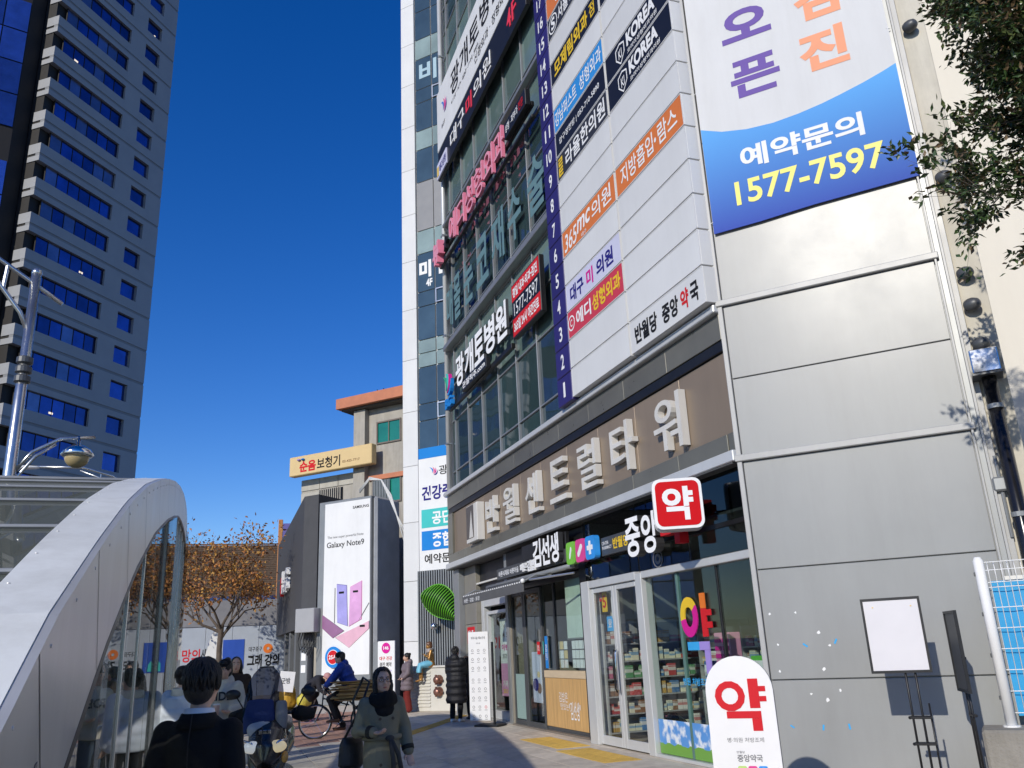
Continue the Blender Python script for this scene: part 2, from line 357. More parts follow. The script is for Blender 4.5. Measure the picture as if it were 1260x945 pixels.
# --- front: fascia with stone tiles, tan panels, ledges
def fbox(name, m, u0, u1, z0, z1, v0, v1, c=.005, parent=None):
    b = MB(); b.box(-u1, -u0, -v1, -v0, z0, z1, c); return b.build(name, m, parent or bd)
sm_ = [-.0, 1.27, 2.68, 4.08, 5.49, 6.88, 8.1, 9.46, 10.8, 12.14, 13.5]
for a, b in zip(sm_[:-1], sm_[1:]):
    a2 = a if a > 0 else .012
    fbox('tan_panel', tan, a2 + .006, b - .006, 4.14, 5.24, -.15, -.06)
    fbox('stone_tile', olive, a2 + .15 + .005, b + .15 - .005 if b < 13 else 13.96, 3.90, 4.13, -.15, -.005)
    fbox('stone_tile', olive, a2 + .2 + .005 if a > 0 else .012, b + .2 - .005 if b < 13 else 13.96, 5.40, 5.76, -.15, .0)
fbox('shadow_gap_strip', blk_m, .01, 13.96, 5.25, 5.395, -.15, -.02)  # black strip stands in for the shadow gap above the tan panels
fbox('stone_tile', olive, .012, .14, 3.90, 4.13, -.15, -.004)
fbox('end_panel', olive, 13.506, 13.96, 4.135, 5.245, -.15, -.004)
fbox('ledge', trim_w, -.02, 14.0, 3.74, 3.885, -.25, .07, .012)
fbox('ledge', trim_w, -.02, 14.0, 5.77, 5.88, -.25, .09, .012)
fbox('soffit', mat('soffit', (.10, .10, .10), .6), .05, 13.98, 3.715, 3.738, -4.4, .05)
# --- curtain wall
us = [5.22, 6.66, 7.97, 9.26, 10.57, 11.82, 13.08, 13.5]
zs = [5.885, 6.36, 7.82, 8.85, 9.95, 10.45, 12.0, 13.05, 14.0, 14.5, 16.1, 17.1, 18.1, 18.6, 20.2, 21.2, 22.2, 22.7, 24.3, 25.3, 26.9]
mull_m = mat('mullion_grey', (.33, .34, .345), .35, metal=.5, var=.08)
vis = pane_mat('vision_glass', (.034, .062, .066)); spd = pane_mat('spandrel_glass', (.13, .195, .18), .06)
pm = {}
for i in range(len(us) - 1):
    for j in range(len(zs) - 1):
        a, b, c, d = us[i] + .025, us[i + 1] - .025, zs[j] + .02, zs[j + 1] - .02
        is_v = (j % 5) in (1, ) or (j % 5 == 0)
        k = (round(b - a, 3), round(d - c, 3), is_v)
        if k not in pm:
            pm[k] = MB().box(-(b - a) / 2, (b - a) / 2, 0, .03, 0, d - c).mesh('window_pane', vis if is_v else spd)
        o = link('window_pane', pm[k], bd, (-(a + b) / 2, .085 + rnd.uniform(0, .006), c)); o.rotation_euler = (rnd.uniform(-.006, .006), 0, rnd.uniform(-.008, .008))
fin = MB().box(-.018, .018, .0, .10, 0, HT - 5.885, .004).mesh('mullion', mull_m)
for u in us[1:-1]: link('mullion', fin, bd, (-u, .03, 5.885))
tr_ = MB().box(-13.5, -5.2, -.0, .10, -.018, .018, .004).mesh('transom', mull_m)
for z in zs[1:-1]: link('transom', tr_, bd, (0, .05, z))
fbox('sill', mull_m, 5.2, 13.5, 9.97, 10.12, -.1, .16, .01); fbox('sill', mull_m, 5.2, 13.5, 14.02, 14.12, -.1, .10, .01)
MB().tube([(-13.62, -.02, 5.885), (-13.62, -.02, HT)], .07, 12).build('corner_post', trim_w, bd, smooth=True)
fbox('corner_panel', trim_w, 13.70, 13.78, 5.885, HT, -.6, .02)
for k in range(6): MB().box(-13.72, -13.52, -.10, .06, 7.2 + k * 3.3, 7.24 + k * 3.3).build('post_bracket', alu, bd)
b = MB(); b.box(-4.5, -.02, .0, .15, 5.885, HT); b.build('sign_backing', offw, bd)
b = MB(); b.box(-5.21, -4.5, .0, .15, 5.885, HT); b.build('sign_backing', i_dgr, bd)

# ================================================================== sign grid
SV, W0, PT = .2, 5.90, .552
NUMW = 'zero one two three four five six seven eight nine ten eleven twelve thirteen fourteen fifteen sixteen seventeen eighteen nineteen twenty'.split()
def fthing(name, label, cat, u, v, z, group=None): return thing(name, label, cat, F(u, v, z), RF, group)
def panel(parent, w_, h, d, m, y=0, name='board', c=.008, z=0): return MB().box(-w_ / 2, w_ / 2, y, y + d, z, z + h, c).build(name, m, parent)
p_dark = mat('panel_charcoal', (.035, .035, .038), .4, var=.08); p_org = mat('panel_orange', (.70, .19, .04), .4, var=.05); p_blk = mat('panel_black', (.012, .012, .016), .35, var=.1)
p_blue = mat('panel_blue', (.035, .27, .66), .4, var=.04); p_red = mat('panel_red', (.60, .05, .075), .4, var=.05); p_lav = mat('panel_lavender', (.62, .62, .76), .4, var=.04)
L0, L1, R0, R1 = 4.445, 2.165, 2.115, -.04
PH = PT - .022
def row_sign(col, k, m=None, label=None, cat='sign', name='sign_panel', group=None):
    ua, ub = (L0, L1) if col == 'L' else (R0, R1); wd = ua - ub
    t = fthing(name, label, cat, (ua + ub) / 2, SV, W0 + k * PT, group)
    b = MB(); b.box(-wd / 2, wd / 2, .012, .2, 0, PH, .004); b.build('box', sign_w, t)
    b = MB(); b.box(-wd / 2 + .012, wd / 2 - .012, 0, .0115, .012, PH - .012, .003); b.build('face', m or sign_w, t)
    e = MB()
    for s in (-1, 1): e.box(s * (wd / 2) - (.012 if s > 0 else 0), s * (wd / 2) + (0 if s > 0 else .012), -.003, .0118, 0, PH)
    e.box(-wd / 2 + .012, wd / 2 - .012, -.003, .0118, 0, .012); e.box(-wd / 2 + .012, wd / 2 - .012, -.003, .0118, PH - .012, PH)
    e.build('frame', sign_w, t)
    return t, wd
left = {2: 'red', 3: 'lav', 5: 'org', 8: 'char', 9: 'black', 10: 'blue', 12: 'yb', 14: 's', 15: 'o2', 17: 'navy'}
for k in range(19):
    s = left.get(k); n = k + 1; h = PH
    if s is None: row_sign('L', k, None, f'blank white sign panel in the left column beside the navy tile numbered {NUMW[n]}'); continue
    if s == 'red':
        t, W = row_sign('L', k, p_red, 'red clinic sign panel with white and yellow Korean lettering and a ring logo'); 
        r = MB(); 
        for i in range(20):
            a0, a1 = i * .314, (i + 1) * .314; r.quad(*[(-.98 + q * math.cos(a), -.004, .27 + q * math.sin(a)) for q, a in ((.15, a0), (.15, a1), (.12, a1), (.12, a0))])
        r.build('ring_logo', i_wht, t); txt(t, 'C', -1.03, -.94, .2, .34, i_wht)
        txt(t, '에디', -.76, -.12, .12, .42, i_wht, bold=.03); txt(t, '성형외과', -.06, 1.04, .11, .43, i_yel, bold=.03)
    elif s == 'lav':
        t, W = row_sign('L', k, p_lav, 'pale lavender clinic sign panel with navy lettering and one magenta character')
        txt(t, '대구', -.95, -.35, .1, .42, i_nvy, bold=.03); txt(t, '미', -.22, .06, .1, .42, i_mag, bold=.03); txt(t, '의원', .2, .86, .1, .42, i_nvy, bold=.03)
    elif s == 'org':
        t, W = row_sign('L', k, p_org, 'orange clinic sign panel with white numerals and script letters')
        txt(t, '365', -1.05, -.5, .06, .42, i_wht, bold=.01, shear=.15); txt(t, 'mc', -.46, .1, .17, .44, i_wht, bold=.02, shear=.2); txt(t, '의원', .2, .98, .1, .45, i_wht); txt(t, '대구', -.28, -.06, .03, .11, i_wht)
    elif s == 'char':
        t, W = row_sign('L', k, p_dark, 'charcoal oriental clinic sign panel with white lettering and yellow emblem')
        txt(t, 'ㄹ', -1.06, -.86, .28, .46, i_yel, bold=.03); txt(t, 'ㅌ', -1.06, -.86, .06, .25, i_yel, bold=.03); txt(t, '라율한의원', -.72, 1.04, .08, .46, i_wht, bold=.02)
    elif s == 'black':
        t, W = row_sign('L', k, p_blk, 'black sign panel with a white telephone number in small digits'); txt(t, '압구정한방 | 053-710-5890', -.95, .9, .17, .34, i_wht, bold=.01)
    elif s == 'blue':
        t, W = row_sign('L', k, p_blue, 'bright blue plastic surgery sign panel with white lettering'); txt(t, '강남퍼스트', -1.08, -.02, .1, .44, i_wht); txt(t, '성형외과', .12, 1.07, .1, .44, i_wht)
    elif s == 'yb':
        t, W = row_sign('L', k, p_blk, 'black hair clinic sign panel with large yellow lettering'); txt(t, '모제림외과', -.95, .68, .08, .46, i_yel, bold=.03); txt(t, '점', .76, .98, .12, .44, i_yel); 
    elif s == 's':
        t, W = row_sign('L', k, p_dark, 'dark clinic sign panel with a round letter S logo'); txt(t, '서울성형외과', -.6, 1.0, .1, .45, i_wht, bold=.02); txt(t, 'S', -.95, -.76, .14, .42, i_wht, bold=.03)
        r = MB()
        for i in range(24):
            a0, a1 = i * .2618, (i + 1) * .2618; r.quad(*[(-.855 + q * math.cos(a), -.004, .275 + q * math.sin(a)) for q, a in ((.22, a0), (.22, a1), (.19, a1), (.19, a0))])
        r.build('ring_logo', i_wht, t)
    elif s == 'o2':
        t, W = row_sign('L', k, p_org, 'orange sign panel with white lettering near the top of the left column'); txt(t, '중앙성형외과', -.7, .95, .1, .44, i_wht, bold=.02)
    else: row_sign('L', k, navy, f'plain navy sign panel in the left column beside the navy tile numbered {NUMW[n]}')
for k in range(16):
    n = k + 1
    if k == 0:
        t, W = row_sign('R', k, None, 'white pharmacy sign panel with black and red lettering at the foot of the right column')
        txt(t, '반월당', -.92, -.22, .1, .4, i_blk, bold=.035); txt(t, '중앙', -.06, .4, .1, .4, i_blk, bold=.035); txt(t, '약', .47, .68, .1, .4, i_red, bold=.035); txt(t, '국', .73, .94, .1, .4, i_blk, bold=.035)
    elif k == 5:
        t, W = row_sign('R', k, p_org, 'wide orange sign panel with white lettering for body contouring'); txt(t, '지방흡입', -.9, .2, .1, .46, i_wht); txt(t, '·', .24, .3, .22, .3, i_wht, bold=.05); txt(t, '람스', .36, .92, .1, .46, i_wht)
    elif k in (8, 9, 12):
        t, W = row_sign('R', k, p_blk, {8: 'lower of two black sign panels with white shield logo and capitals', 9: 'upper of two black sign panels with white shield logo and capitals', 12: 'black sign panel high in the right column'}[k])
        if k < 12:
            txt(t, 'KOREA', -.28, .68, .2, .47, i_wht, bold=.045); txt(t, '코리아성형외과의원', -.28, .72, .06, .15, i_wht)
            sh = [(-.16, .4), (-.16, .2), (0, .04), (.16, .2), (.16, .4), (0, .46)]; r = MB()
            for i in range(6):
                p, q = sh[i], sh[(i + 1) % 6]; cx, cz = 0, .26; k2 = .84
                r.quad((p[0] - .52, -.004, p[1]), (q[0] - .52, -.004, q[1]), (q[0] * k2 - .52, -.004, cz + (q[1] - cz) * k2), (p[0] * k2 - .52, -.004, cz + (p[1] - cz) * k2))
            r.build('shield_logo', i_wht, t); txt(t, 'KI', -.58, -.46, .16, .34, i_wht)
    else: row_sign('R', k, None, f'blank white sign panel in the right column level with the navy tile numbered {NUMW[n]}')
for n in range(1, 21):
    t = fthing('floor_number_tile', f'navy tile with the white number {NUMW[n]} beside the glass front', 'sign', 4.81, SV, W0 - .03 + (n - 1) * PT)
    b = MB(); b.box(-.33, .33, 0, .14, 0, PH + .01, .012); b.build('tile', navy, t)
    s = str(n); hw = .075 if n < 10 else .14
    txt(t, s, -hw * (.6 if n == 1 else 1), hw * (.6 if n == 1 else 1), .13, .42, i_wht, bold=.02)

# ================================================================== tower name over the shop fronts
t = fthing('tower_name_sign', 'raised cream Korean letters and a sail-shaped logo on the tan fascia', 'sign', 6.4, -.06, 4.2)
for ch, (a, b) in zip('반월센트럴타워', ((10.34, 9.44), (9.02, 8.12), (7.56, 6.7), (6.2, 5.28), (4.80, 3.92), (3.45, 2.56), (1.96, 1.06))):
    txt(t, ch, 6.4 - a + .04, 6.4 - b - .06, .02, .84, letter_m, y=-.01, d=.115, bold=.008, name='letter')
lg = MB(); lg.box(-5.27, -4.33, -.2, 0, -.05, .88, .012); lg.build('logo_box', letter_m, t)
lg = MB(); lg.box(-5.24, -4.62, -.206, -.202, .05, .86); lg.build('logo_face', mat('logo_brown', (.10, .085, .075), .35), t)
lg = MB(); lg.prism([(-5.0, .06), (-4.66, .06), (-4.72, .3), (-4.8, .72)], -.212, -.208, 'y'); lg.build('logo_sail', letter_m, t)

# ================================================================== signs on the curtain wall
t = fthing('hospital_banner', 'large white hospital banner high on the glass front with black lettering', 'banner', 9.7, .17, 16.72)
# the banner runs up across the glass from the corner post
b = MB(); b.box(-3.9, 4.45, 0, .08, 0, 2.15, .01); b.build('board', white, t)
txt(t, '광개토병원', -2.25, 2.55, .85, 1.75, i_blk, bold=.02); txt(t, '신경외과 · 정형외과 · 내과', .15, 3.9, .25, .58, i_blk); txt(t, '대구중구', 3.0, 4.2, 1.0, 1.4, i_blk)
def feather(parent, cx, cz, s, y, d, mats):
    for i, (a, m) in enumerate(zip((1.15, .75, .35, -.1), mats)):
        r = MB(); pts = []
        for k in range(9):
            q = k / 8; ang_ = a + .7 * q; rad = s * (.25 + .75 * q); pts.append((cx + rad * math.cos(ang_), cz - .45 * s + rad * math.sin(ang_) * .9))
        for k in range(8, -1, -1):
            q = k / 8; ang_ = a + .7 * q - .32 * math.sin(math.pi * q) - .02; rad = s * (.25 + .72 * q); pts.append((cx + rad * math.cos(ang_), cz - .45 * s + rad * math.sin(ang_) * .9))
        r.prism(pts, y - d, y, 'y'); r.build('emblem_feather', m, parent)
feather(t, -3.2, 1.25, .62, -.002, .004, (i_blue, i_pnk, i_mag, i_nvy)); txt(t, '대구광개토', -2.2, .6, .62, .76, i_blk, bold=0)
txt(t, 'BGT', -3.35, -2.95, .55, .68, i_blk)
t = fthing('clinic_name_strip', 'black clinic name strip with white and red letters and floor mark 4F', 'sign', 9.4, .2, 15.6)
b = MB(); b.box(-4.05, 3.85, 0, .1, 0, 1.0, .01); b.build('board', blk, t)
i_litw = mat('lit_white', (.85, .85, .85), .4, var=.02, emit=.12); i_litr = mat('lit_red', (.75, .04, .07), .4, var=.03, emit=.15)
chars(t, '대구', -2.6, -1.15, .24, .78, i_litw, d=.012, bold=0, gap=.25); chars(t, '미', -.95, -.4, .24, .78, i_litr, d=.012, bold=.01); chars(t, '의원', -.2, 1.3, .24, .78, i_litw, d=.012, bold=0, gap=.25)
chars(t, '4F', 2.6, 3.25, .25, .78, i_litr, d=.012, bold=.01, gap=.25)
b = MB(); b.box(-4.05, -2.95, -.05, -.004, .02, .55, .005); b.build('small_board', i_lav, t); txt(t, '에디성형', -3.75, -3.0, .12, .42, i_nvy, y=-.056); 
r = MB(); r.prism([(-3.98, .1), (-3.82, .1), (-3.82, .42), (-3.98, .42)], -.06, -.056, 'y'); r.build('yellow_mark', i_yel, t)
t = fthing('beauty_clinic_sign', 'big pink three-dimensional clinic letters on a dark rail across the glass', 'sign', 9.6, .3, 12.75)
pink3 = mat('pink_letter', (.78, .22, .33), .45, var=.06); pinkf = mat('pink_face', (.80, .33, .43), .45, var=.05)
b = MB(); b.box(-4.0, 3.95, .12, .2, .22, .34, .01); b.box(-4.0, 3.95, .12, .2, -.08, 0, .01); b.build('rail', blk_m, t)
chars(t, '에디성형외과', -2.55, 2.35, -.02, .85, pink3, y=.1, d=.085, bold=.004, gap=.16, face_mat=pinkf)
chars(t, '뷰', -4.0, -3.3, -.1, .6, pink3, y=.1, d=.2, bold=.05, face_mat=pinkf); chars(t, '★', -3.15, -2.75, .05, .5, blk, y=.1, d=.1)
b = MB(); b.box(2.55, 3.98, -.02, .1, .2, .62, .01); b.build('small_board', blk, t); txt(t, '성형 · 피부과', 2.65, 3.5, .3, .52, i_wht, y=-.03); txt(t, '전문', 3.55, 3.85, .3, .52, i_red, y=-.03)
t = fthing('window_lettering', 'giant pale teal Korean letters stuck on the fourth-floor glass', 'sign', 9.0, .04, 10.5)
tealf = mat('frosted_film', (.13, .235, .25), .5, var=.06)
for ch, (a, b) in zip('매몰눈코재수술', ((13.4, 12.75), (12.6, 11.95), (11.6, 10.72), (10.42, 9.4), (9.1, 8.15), (7.85, 6.95), (6.5, 5.5))):
    txt(t, ch, 9 - a, 9 - b, .08, 1.42, tealf, y=-.004, d=.004, bold=.02, name='letter')
t = fthing('led_sign', 'black sign board with two red bands and a telephone number in white', 'sign', 6.55, .2, 8.1)
b = MB(); b.box(-.85, .86, 0, .12, 0, 1.28, .012); b.build('board', blk, t)
for z0, z1, s in ((.04, .44, '365일 24시 야간진료'), (.86, 1.24, '평일 내과·외과·검진')):
    r = MB(); r.box(-.83, .84, -.006, -.001, z0, z1); r.build('red_band', i_red, t); txt(t, s, -.75, .76, z0 + .07, z1 - .07, i_wht, y=-.01, bold=.03)
txt(t, '1577-7597', -.72, .74, .5, .8, i_wht, y=-.004, bold=0)
t = fthing('hospital_letter_sign', 'white lit hospital letters with a coloured wing emblem on the glass front', 'sign', 10.3, .25, 8.0)
b = MB(); b.box(-2.75, 2.6, .1, .2, .02, .14, .01); b.box(-2.75, 2.6, .1, .2, .75, .82, .01); b.build('rail', blk_m, t)
chars(t, '광개토병원', -1.72, 2.55, .36, 1.24, dkg, y=.1, d=.07, bold=.03, gap=.10, face_mat=i_litw)
b = MB(); b.box(-1.0, 1.1, -.02, .1, .06, .34, .01); b.build('small_board', blk, t); txt(t, '관절척추.com', -.92, 1.02, .11, .29, i_litw, y=-.025, bold=.02)
feather(t, -2.55, .72, .72, .05, .1, (mat('emblem_green', (.05, .45, .22), .4), i_teal, i_mag, i_blue)); txt(t, 'BG', -2.6, -1.95, .0, .3, i_blue, y=.05, d=.1, bold=.04, name='letter')

# ================================================================== banner on the cut corner
t = thing('opening_banner', 'huge white and blue vinyl banner with a telephone number on the cut corner', 'banner', G(1.38, .05, 6.9), RC)
def gradient_blue():
    m = mat('banner_blue', (.03, .16, .6), .75, var=.03, spec=.12); n = m.node_tree; p = n.nodes['Principled BSDF']
    tc = n.nodes.new('ShaderNodeTexCoord'); sp = n.nodes.new('ShaderNodeSeparateXYZ'); mr = n.nodes.new('ShaderNodeMapRange'); mr.inputs['From Max'].default_value = 1.7
    r = n.nodes.new('ShaderNodeValToRGB'); r.color_ramp.elements[0].color = (.06, .10, .42, 1); r.color_ramp.elements[1].color = (.13, .40, .80, 1)
    n.links.new(tc.outputs['Object'], sp.inputs[0]); n.links.new(sp.outputs[2], mr.inputs[0]); n.links.new(mr.outputs[0], r.inputs[0]); n.links.new(r.outputs[0], p.inputs['Base Color']); return m
ban_w = mat('banner_vinyl', (.67, .67, .67), .75, spec=.12, var=.03, scale=.8, bump=.08, bscale=3, dirt=.08)
ax = [-1.29, -1.0, -.66, -.3, .05, .35, .6, .9, 1.14, 1.31]; az_ = [1.66, 1.53, 1.45, 1.42, 1.44, 1.48, 1.53, 1.60, 1.67, 1.73]
bx = [-1.29, -.66, 0, .66, 1.31]; bz = [0.0, .012, .05, .06, .07]
lo = MB(); up = MB()
for i in range(9):
    xa, xb = ax[i], ax[i + 1]; za, zb = np.interp(xa, bx, bz), np.interp(xb, bx, bz)
    lo.add([(xa, 0, za), (xb, 0, zb), (xb, 0, az_[i + 1]), (xa, 0, az_[i]), (xa, .012, za), (xb, .012, zb), (xb, .012, az_[i + 1]), (xa, .012, az_[i])], [(0, 1, 2, 3), (5, 4, 7, 6), (0, 4, 5, 1)])
    up.add([(xa, 0, az_[i]), (xb, 0, az_[i + 1]), (xb, 0, 7.4), (xa, 0, 7.4), (xa, .012, az_[i]), (xb, .012, az_[i + 1]), (xb, .012, 7.4), (xa, .012, 7.4)], [(0, 1, 2, 3), (5, 4, 7, 6), (3, 2, 6, 7)])
up.build('white_field', ban_w, t); lo.build('blue_field', gradient_blue(), t)
txt(t, '예약문의', -.80, .80, .84, 1.19, i_wht, bold=.03); txt(t, '1577-7597', -.93, .98, .32, .69, mat('print_lemon', (.82, .74, .13), .5), bold=.02)
txt(t, '오', -.82, -.12, 2.9, 3.42, i_pur, bold=.04); txt(t, '픈', -.78, -.10, 1.96, 2.57, i_pur, bold=.03)
txt(t, '검', .22, .80, 2.82, 3.5, i_sal, bold=.04); txt(t, '진', .18, .80, 2.0, 2.62, i_sal, bold=.04)
txt(t, '건강', .2, .82, 3.8, 5.2, i_sal, bold=.03); txt(t, '2월', -.8, -.1, 3.8, 4.6, i_pur)
for z in (.1, 2.2, 4.4, 6.5):
    for s in (-1.285, 1.285): MB().tube([(s, -.004, z + .08), (s * 1.035, .03, z + .08)], .006, 5).build('tie_cord', i_wht, t)

# ================================================================== shop fronts on the ground floor
sglass = glass_mat('shop_glass', (.88, .93, .91), 1.45); dglass = glass_mat('door_glass', (.93, .95, .94), 1.4); tglass = glass_mat('transom_glass', (.42, .46, .46), 1.6)
def shop_room(u0, u1, depth, wallm, floorm, name):
    o = link(name, None, bd)
    b = MB(); b.box(-u1, -u0, depth, depth + .1, 0, 3.7); b.build('back_wall', wallm, o)
    b = MB(); b.box(-u0 - .06, -u0, .25, depth, 0, 3.7); b.box(-u1, -u1 + .06, .25, depth, 0, 3.7); b.build('side_wall', wallm, o)
    b = MB(); b.box(-u1 + .06, -u0 - .06, .2, depth, .005, .03); b.build('floor', floorm, o)
    b = MB(); b.box(-u1 + .06, -u0 - .06, .3, depth, 3.2, 3.24); b.build('ceiling', offw, o)
    return o
shop_room(.1, 5.2, 4.6, offw, mat('shop_floor', (.42, .40, .37), .3), 'pharmacy_room')
shop_room(5.2, 9.75, 3.2, mat('kimbap_wall', (.30, .27, .22), .6), mat('kimbap_floor', (.2, .17, .14), .4), 'snack_bar_room')
shop_room(9.75, 13.9, 2.4, grey, mat('lobby_floor', (.33, .32, .30), .25), 'lobby_room')
# ---- pharmacy glazing
ph = link('pharmacy_front', None, bd)
def pbox(name, m, u0, u1, z0, z1, v0, v1, c=.006, parent=None): return MB().box(-u1, -u0, -v1, -v0, z0, z1, c).build(name, m, parent or ph)
fr = MB()
fr.box(-5.18, -4.86, .02, .24, 0, 2.66, .008); fr.box(-3.12, -2.92, .03, .22, 0, 2.62, .008)
fr.box(-4.86, -3.12, .03, .22, 2.53, 2.655, .008); fr.box(-2.92, -.06, .04, .2, 2.535, 2.64, .008); fr.box(-2.92, -.06, .04, .2, 0, .045, .006)
fr.build('door_frame', trim_w, ph)
for a, b in ((2.92, 1.99), (1.975, .95), (.935, .06)):
    pbox('window_pane', sglass, b, a, .05, 2.53, -.125, -.113, 0)
pbox('window_mullion', mat('green_glass_edge', (.10, .19, .17), .3), 1.955, 2.01, .05, 2.53, -.15, -.10, .003); pbox('window_mullion', blk_m, .92, .96, .05, 2.53, -.15, -.10, .003)
for a, b in ((5.16, 3.14), (3.1, 1.6), (1.57, .06)): pbox('transom_pane', tglass, b, a, 2.66, 3.715, -.14, -.128, 0)
MB().box(-5.18, -.06, .10, .15, 3.0, 3.06).build('transom_rail', blk_m, ph)
for a, b, hx in ((4.86, 3.99, 4.07), (3.97, 3.12, 3.9)):   # two glazed door leaves
    d = link('door', None, ph); m_ = MB()
    m_.box(-a, -a + .085, .07, .12, .02, 2.525, .006); m_.box(-b - .085, -b, .07, .12, .02, 2.525, .006); m_.box(-a + .085, -b - .085, .07, .12, .02, .16, .006); m_.box(-a + .085, -b - .085, .07, .12, 2.44, 2.525, .006)
    m_.build('door_leaf', trim_w, bd if False else d); MB().box(-a + .085, -b - .085, .09, .10, .16, 2.44).build('door_pane', dglass, d)
MB().tube([(-4.02, .03, .85), (-4.02, -.0, .9), (-4.02, -.0, 1.45), (-4.02, .03, 1.5)], .016, 8).build('door_handle', blk_m, ph, smooth=True)
MB().tube([(-3.94, .03, .85), (-3.94, -.0, .9), (-3.94, -.0, 1.45), (-3.94, .03, 1.5)], .016, 8).build('door_handle', chrome, ph, smooth=True)
# ---- sky-and-meadow film along the foot of the window
def sky_film():
    m = mat('sky_film', (.25, .5, .8), .35, var=.02); n = m.node_tree; p = n.nodes['Principled BSDF']; N = n.nodes.new; L = n.links.new
    tc = N('ShaderNodeTexCoord'); sp = N('ShaderNodeSeparateXYZ'); L(tc.outputs['Object'], sp.inputs[0])
    nz = N('ShaderNodeTexNoise'); nz.inputs['Scale'].default_value = 6; nz.inputs['Detail'].default_value = 5; L(tc.outputs['Object'], nz.inputs[0])
    cr = N('ShaderNodeValToRGB'); cr.color_ramp.elements[0].position = .5; cr.color_ramp.elements[0].color = (.10, .30, .68, 1); cr.color_ramp.elements[1].position = .62; cr.color_ramp.elements[1].color = (.75, .80, .86, 1); L(nz.outputs[0], cr.inputs[0])
    ad = N('ShaderNodeMath'); ad.operation = 'MULTIPLY_ADD'; ad.inputs[1].default_value = .12; L(nz.outputs[0], ad.inputs[0]); ad.inputs[2].default_value = .08
    lt = N('ShaderNodeMath'); lt.operation = 'LESS_THAN'; L(sp.outputs[2], lt.inputs[0]); L(ad.outputs[0], lt.inputs[1])
    mx = N('ShaderNodeMix'); mx.data_type = 'RGBA'; L(lt.outputs[0], mx.inputs['Factor']); L(cr.outputs[0], mx.inputs['A']); mx.inputs['B'].default_value = (.16, .36, .06, 1); L(mx.outputs['Result'], p.inputs['Base Color']); return m
sf = sky_film()
for a, b in ((2.9, 2.02), (1.95, .97), (.91, .08)):
    o = MB().box(-a, -b, .1065, .1115, 0, .46).build('printed_film', sf, ph, (0, 0, .055))
# ---- coloured 약 lettering standing inside the window glass
t = fthing('window_medicine_lettering', 'multicoloured Korean character for medicine stuck on the pharmacy window', 'sign', 1.5, -.10, 1.3)
y_ = -.004
def ring(parent, cx, cz, rx, rz_, k, a0, a1, m, y=y_, d=.02, name='letter_piece'):
    n = 14; r = MB()
    o_ = [(cx + rx * math.cos(a0 + (a1 - a0) * i / n), cz + rz_ * math.sin(a0 + (a1 - a0) * i / n)) for i in range(n + 1)]
    i_ = [(cx + rx * k * math.cos(a0 + (a1 - a0) * i / n), cz + rz_ * k * math.sin(a0 + (a1 - a0) * i / n)) for i in range(n + 1)]
    for i in range(n): r.prism([o_[i], o_[i + 1], i_[i + 1], i_[i]], y - d, y, 'y')
    return r.build(name, m, parent)
ring(t, -.2, .6, .22, .27, .5, .6, 3.3, i_yel); ring(t, -.2, .6, .22, .27, .5, 3.3, 6.88, i_mag)
for m, x0, x1, z0, z1 in ((i_org, .12, .24, .70, .90), (i_red, .12, .24, .33, .698), (i_red, .242, .36, .60, .68), (i_red, .242, .36, .44, .52), (i_sky, -.3, .0, .16, .27), (i_lil, .002, .24, .16, .27), (i_lil, .12, .24, -.14, .158)):
    MB().box(x0, x1, y_ - .02, y_, z0, z1).build('letter_piece', m, t)
txt(t, '병원 처방조제', -.55, .1, -.3, -.2, i_sky)
# ---- interior fittings of the pharmacy
shelf_m = mat('shelf_metal', (.42, .43, .44), .4, metal=.3); 
boxm = [mat('carton_%d' % i, c, .55, var=.08, rv=.15) for i, c in enumerate(((.66, .65, .62), (.45, .07, .07), (.06, .16, .34), (.46, .28, .07), (.22, .11, .055), (.09, .24, .12), (.50, .17, .27), (.62, .60, .46)))]
for i, m in enumerate(boxm):                     # a printed band and a pale end on every carton
    n = m.node_tree; p = n.nodes['Principled BSDF']; src = p.inputs['Base Color'].links[0].from_socket; tc = n.nodes.new('ShaderNodeTexCoord'); sp = n.nodes.new('ShaderNodeSeparateXYZ'); cr = n.nodes.new('ShaderNodeValToRGB'); cr.color_ramp.interpolation = 'CONSTANT'
    e = cr.color_ramp.elements; e[0].color = (0, 0, 0, 1); e[1].position = .42; e[1].color = (.8, .8, .8, 1); k = e.new(.70); k.color = (0, 0, 0, 1); k = e.new(.78); k.color = (.5, .5, .5, 1); k = e.new(.84); k.color = (0, 0, 0, 1)
    mx = n.nodes.new('ShaderNodeMix'); mx.data_type = 'RGBA'; n.links.new(tc.outputs['Generated'], sp.inputs[0]); n.links.new(sp.outputs[2], cr.inputs[0]); n.links.new(cr.outputs[0], mx.inputs['Factor']); n.links.new(src, mx.inputs['A']); mx.inputs['B'].default_value = ((.62, .62, .60, 1), (.10, .25, .45, 1), (.45, .10, .10, 1))[(i > 0) * 0 if i not in (0, 7) else (1 if i else 2)]; n.links.new(mx.outputs['Result'], p.inputs['Base Color'])
bn = ['white', 'red', 'blue', 'ochre', 'brown', 'green', 'pink', 'cream']
bmesh_ = [[MB().box(-w_ / 2, w_ / 2, -d_ / 2, d_ / 2, 0, h_, .003).mesh('product_box', m) for (w_, d_, h_) in ((.09, .07, .16), (.12, .07, .11), (.15, .08, .20))] for m in boxm]
ORD = 'lowest second third fourth fifth topmost'.split()
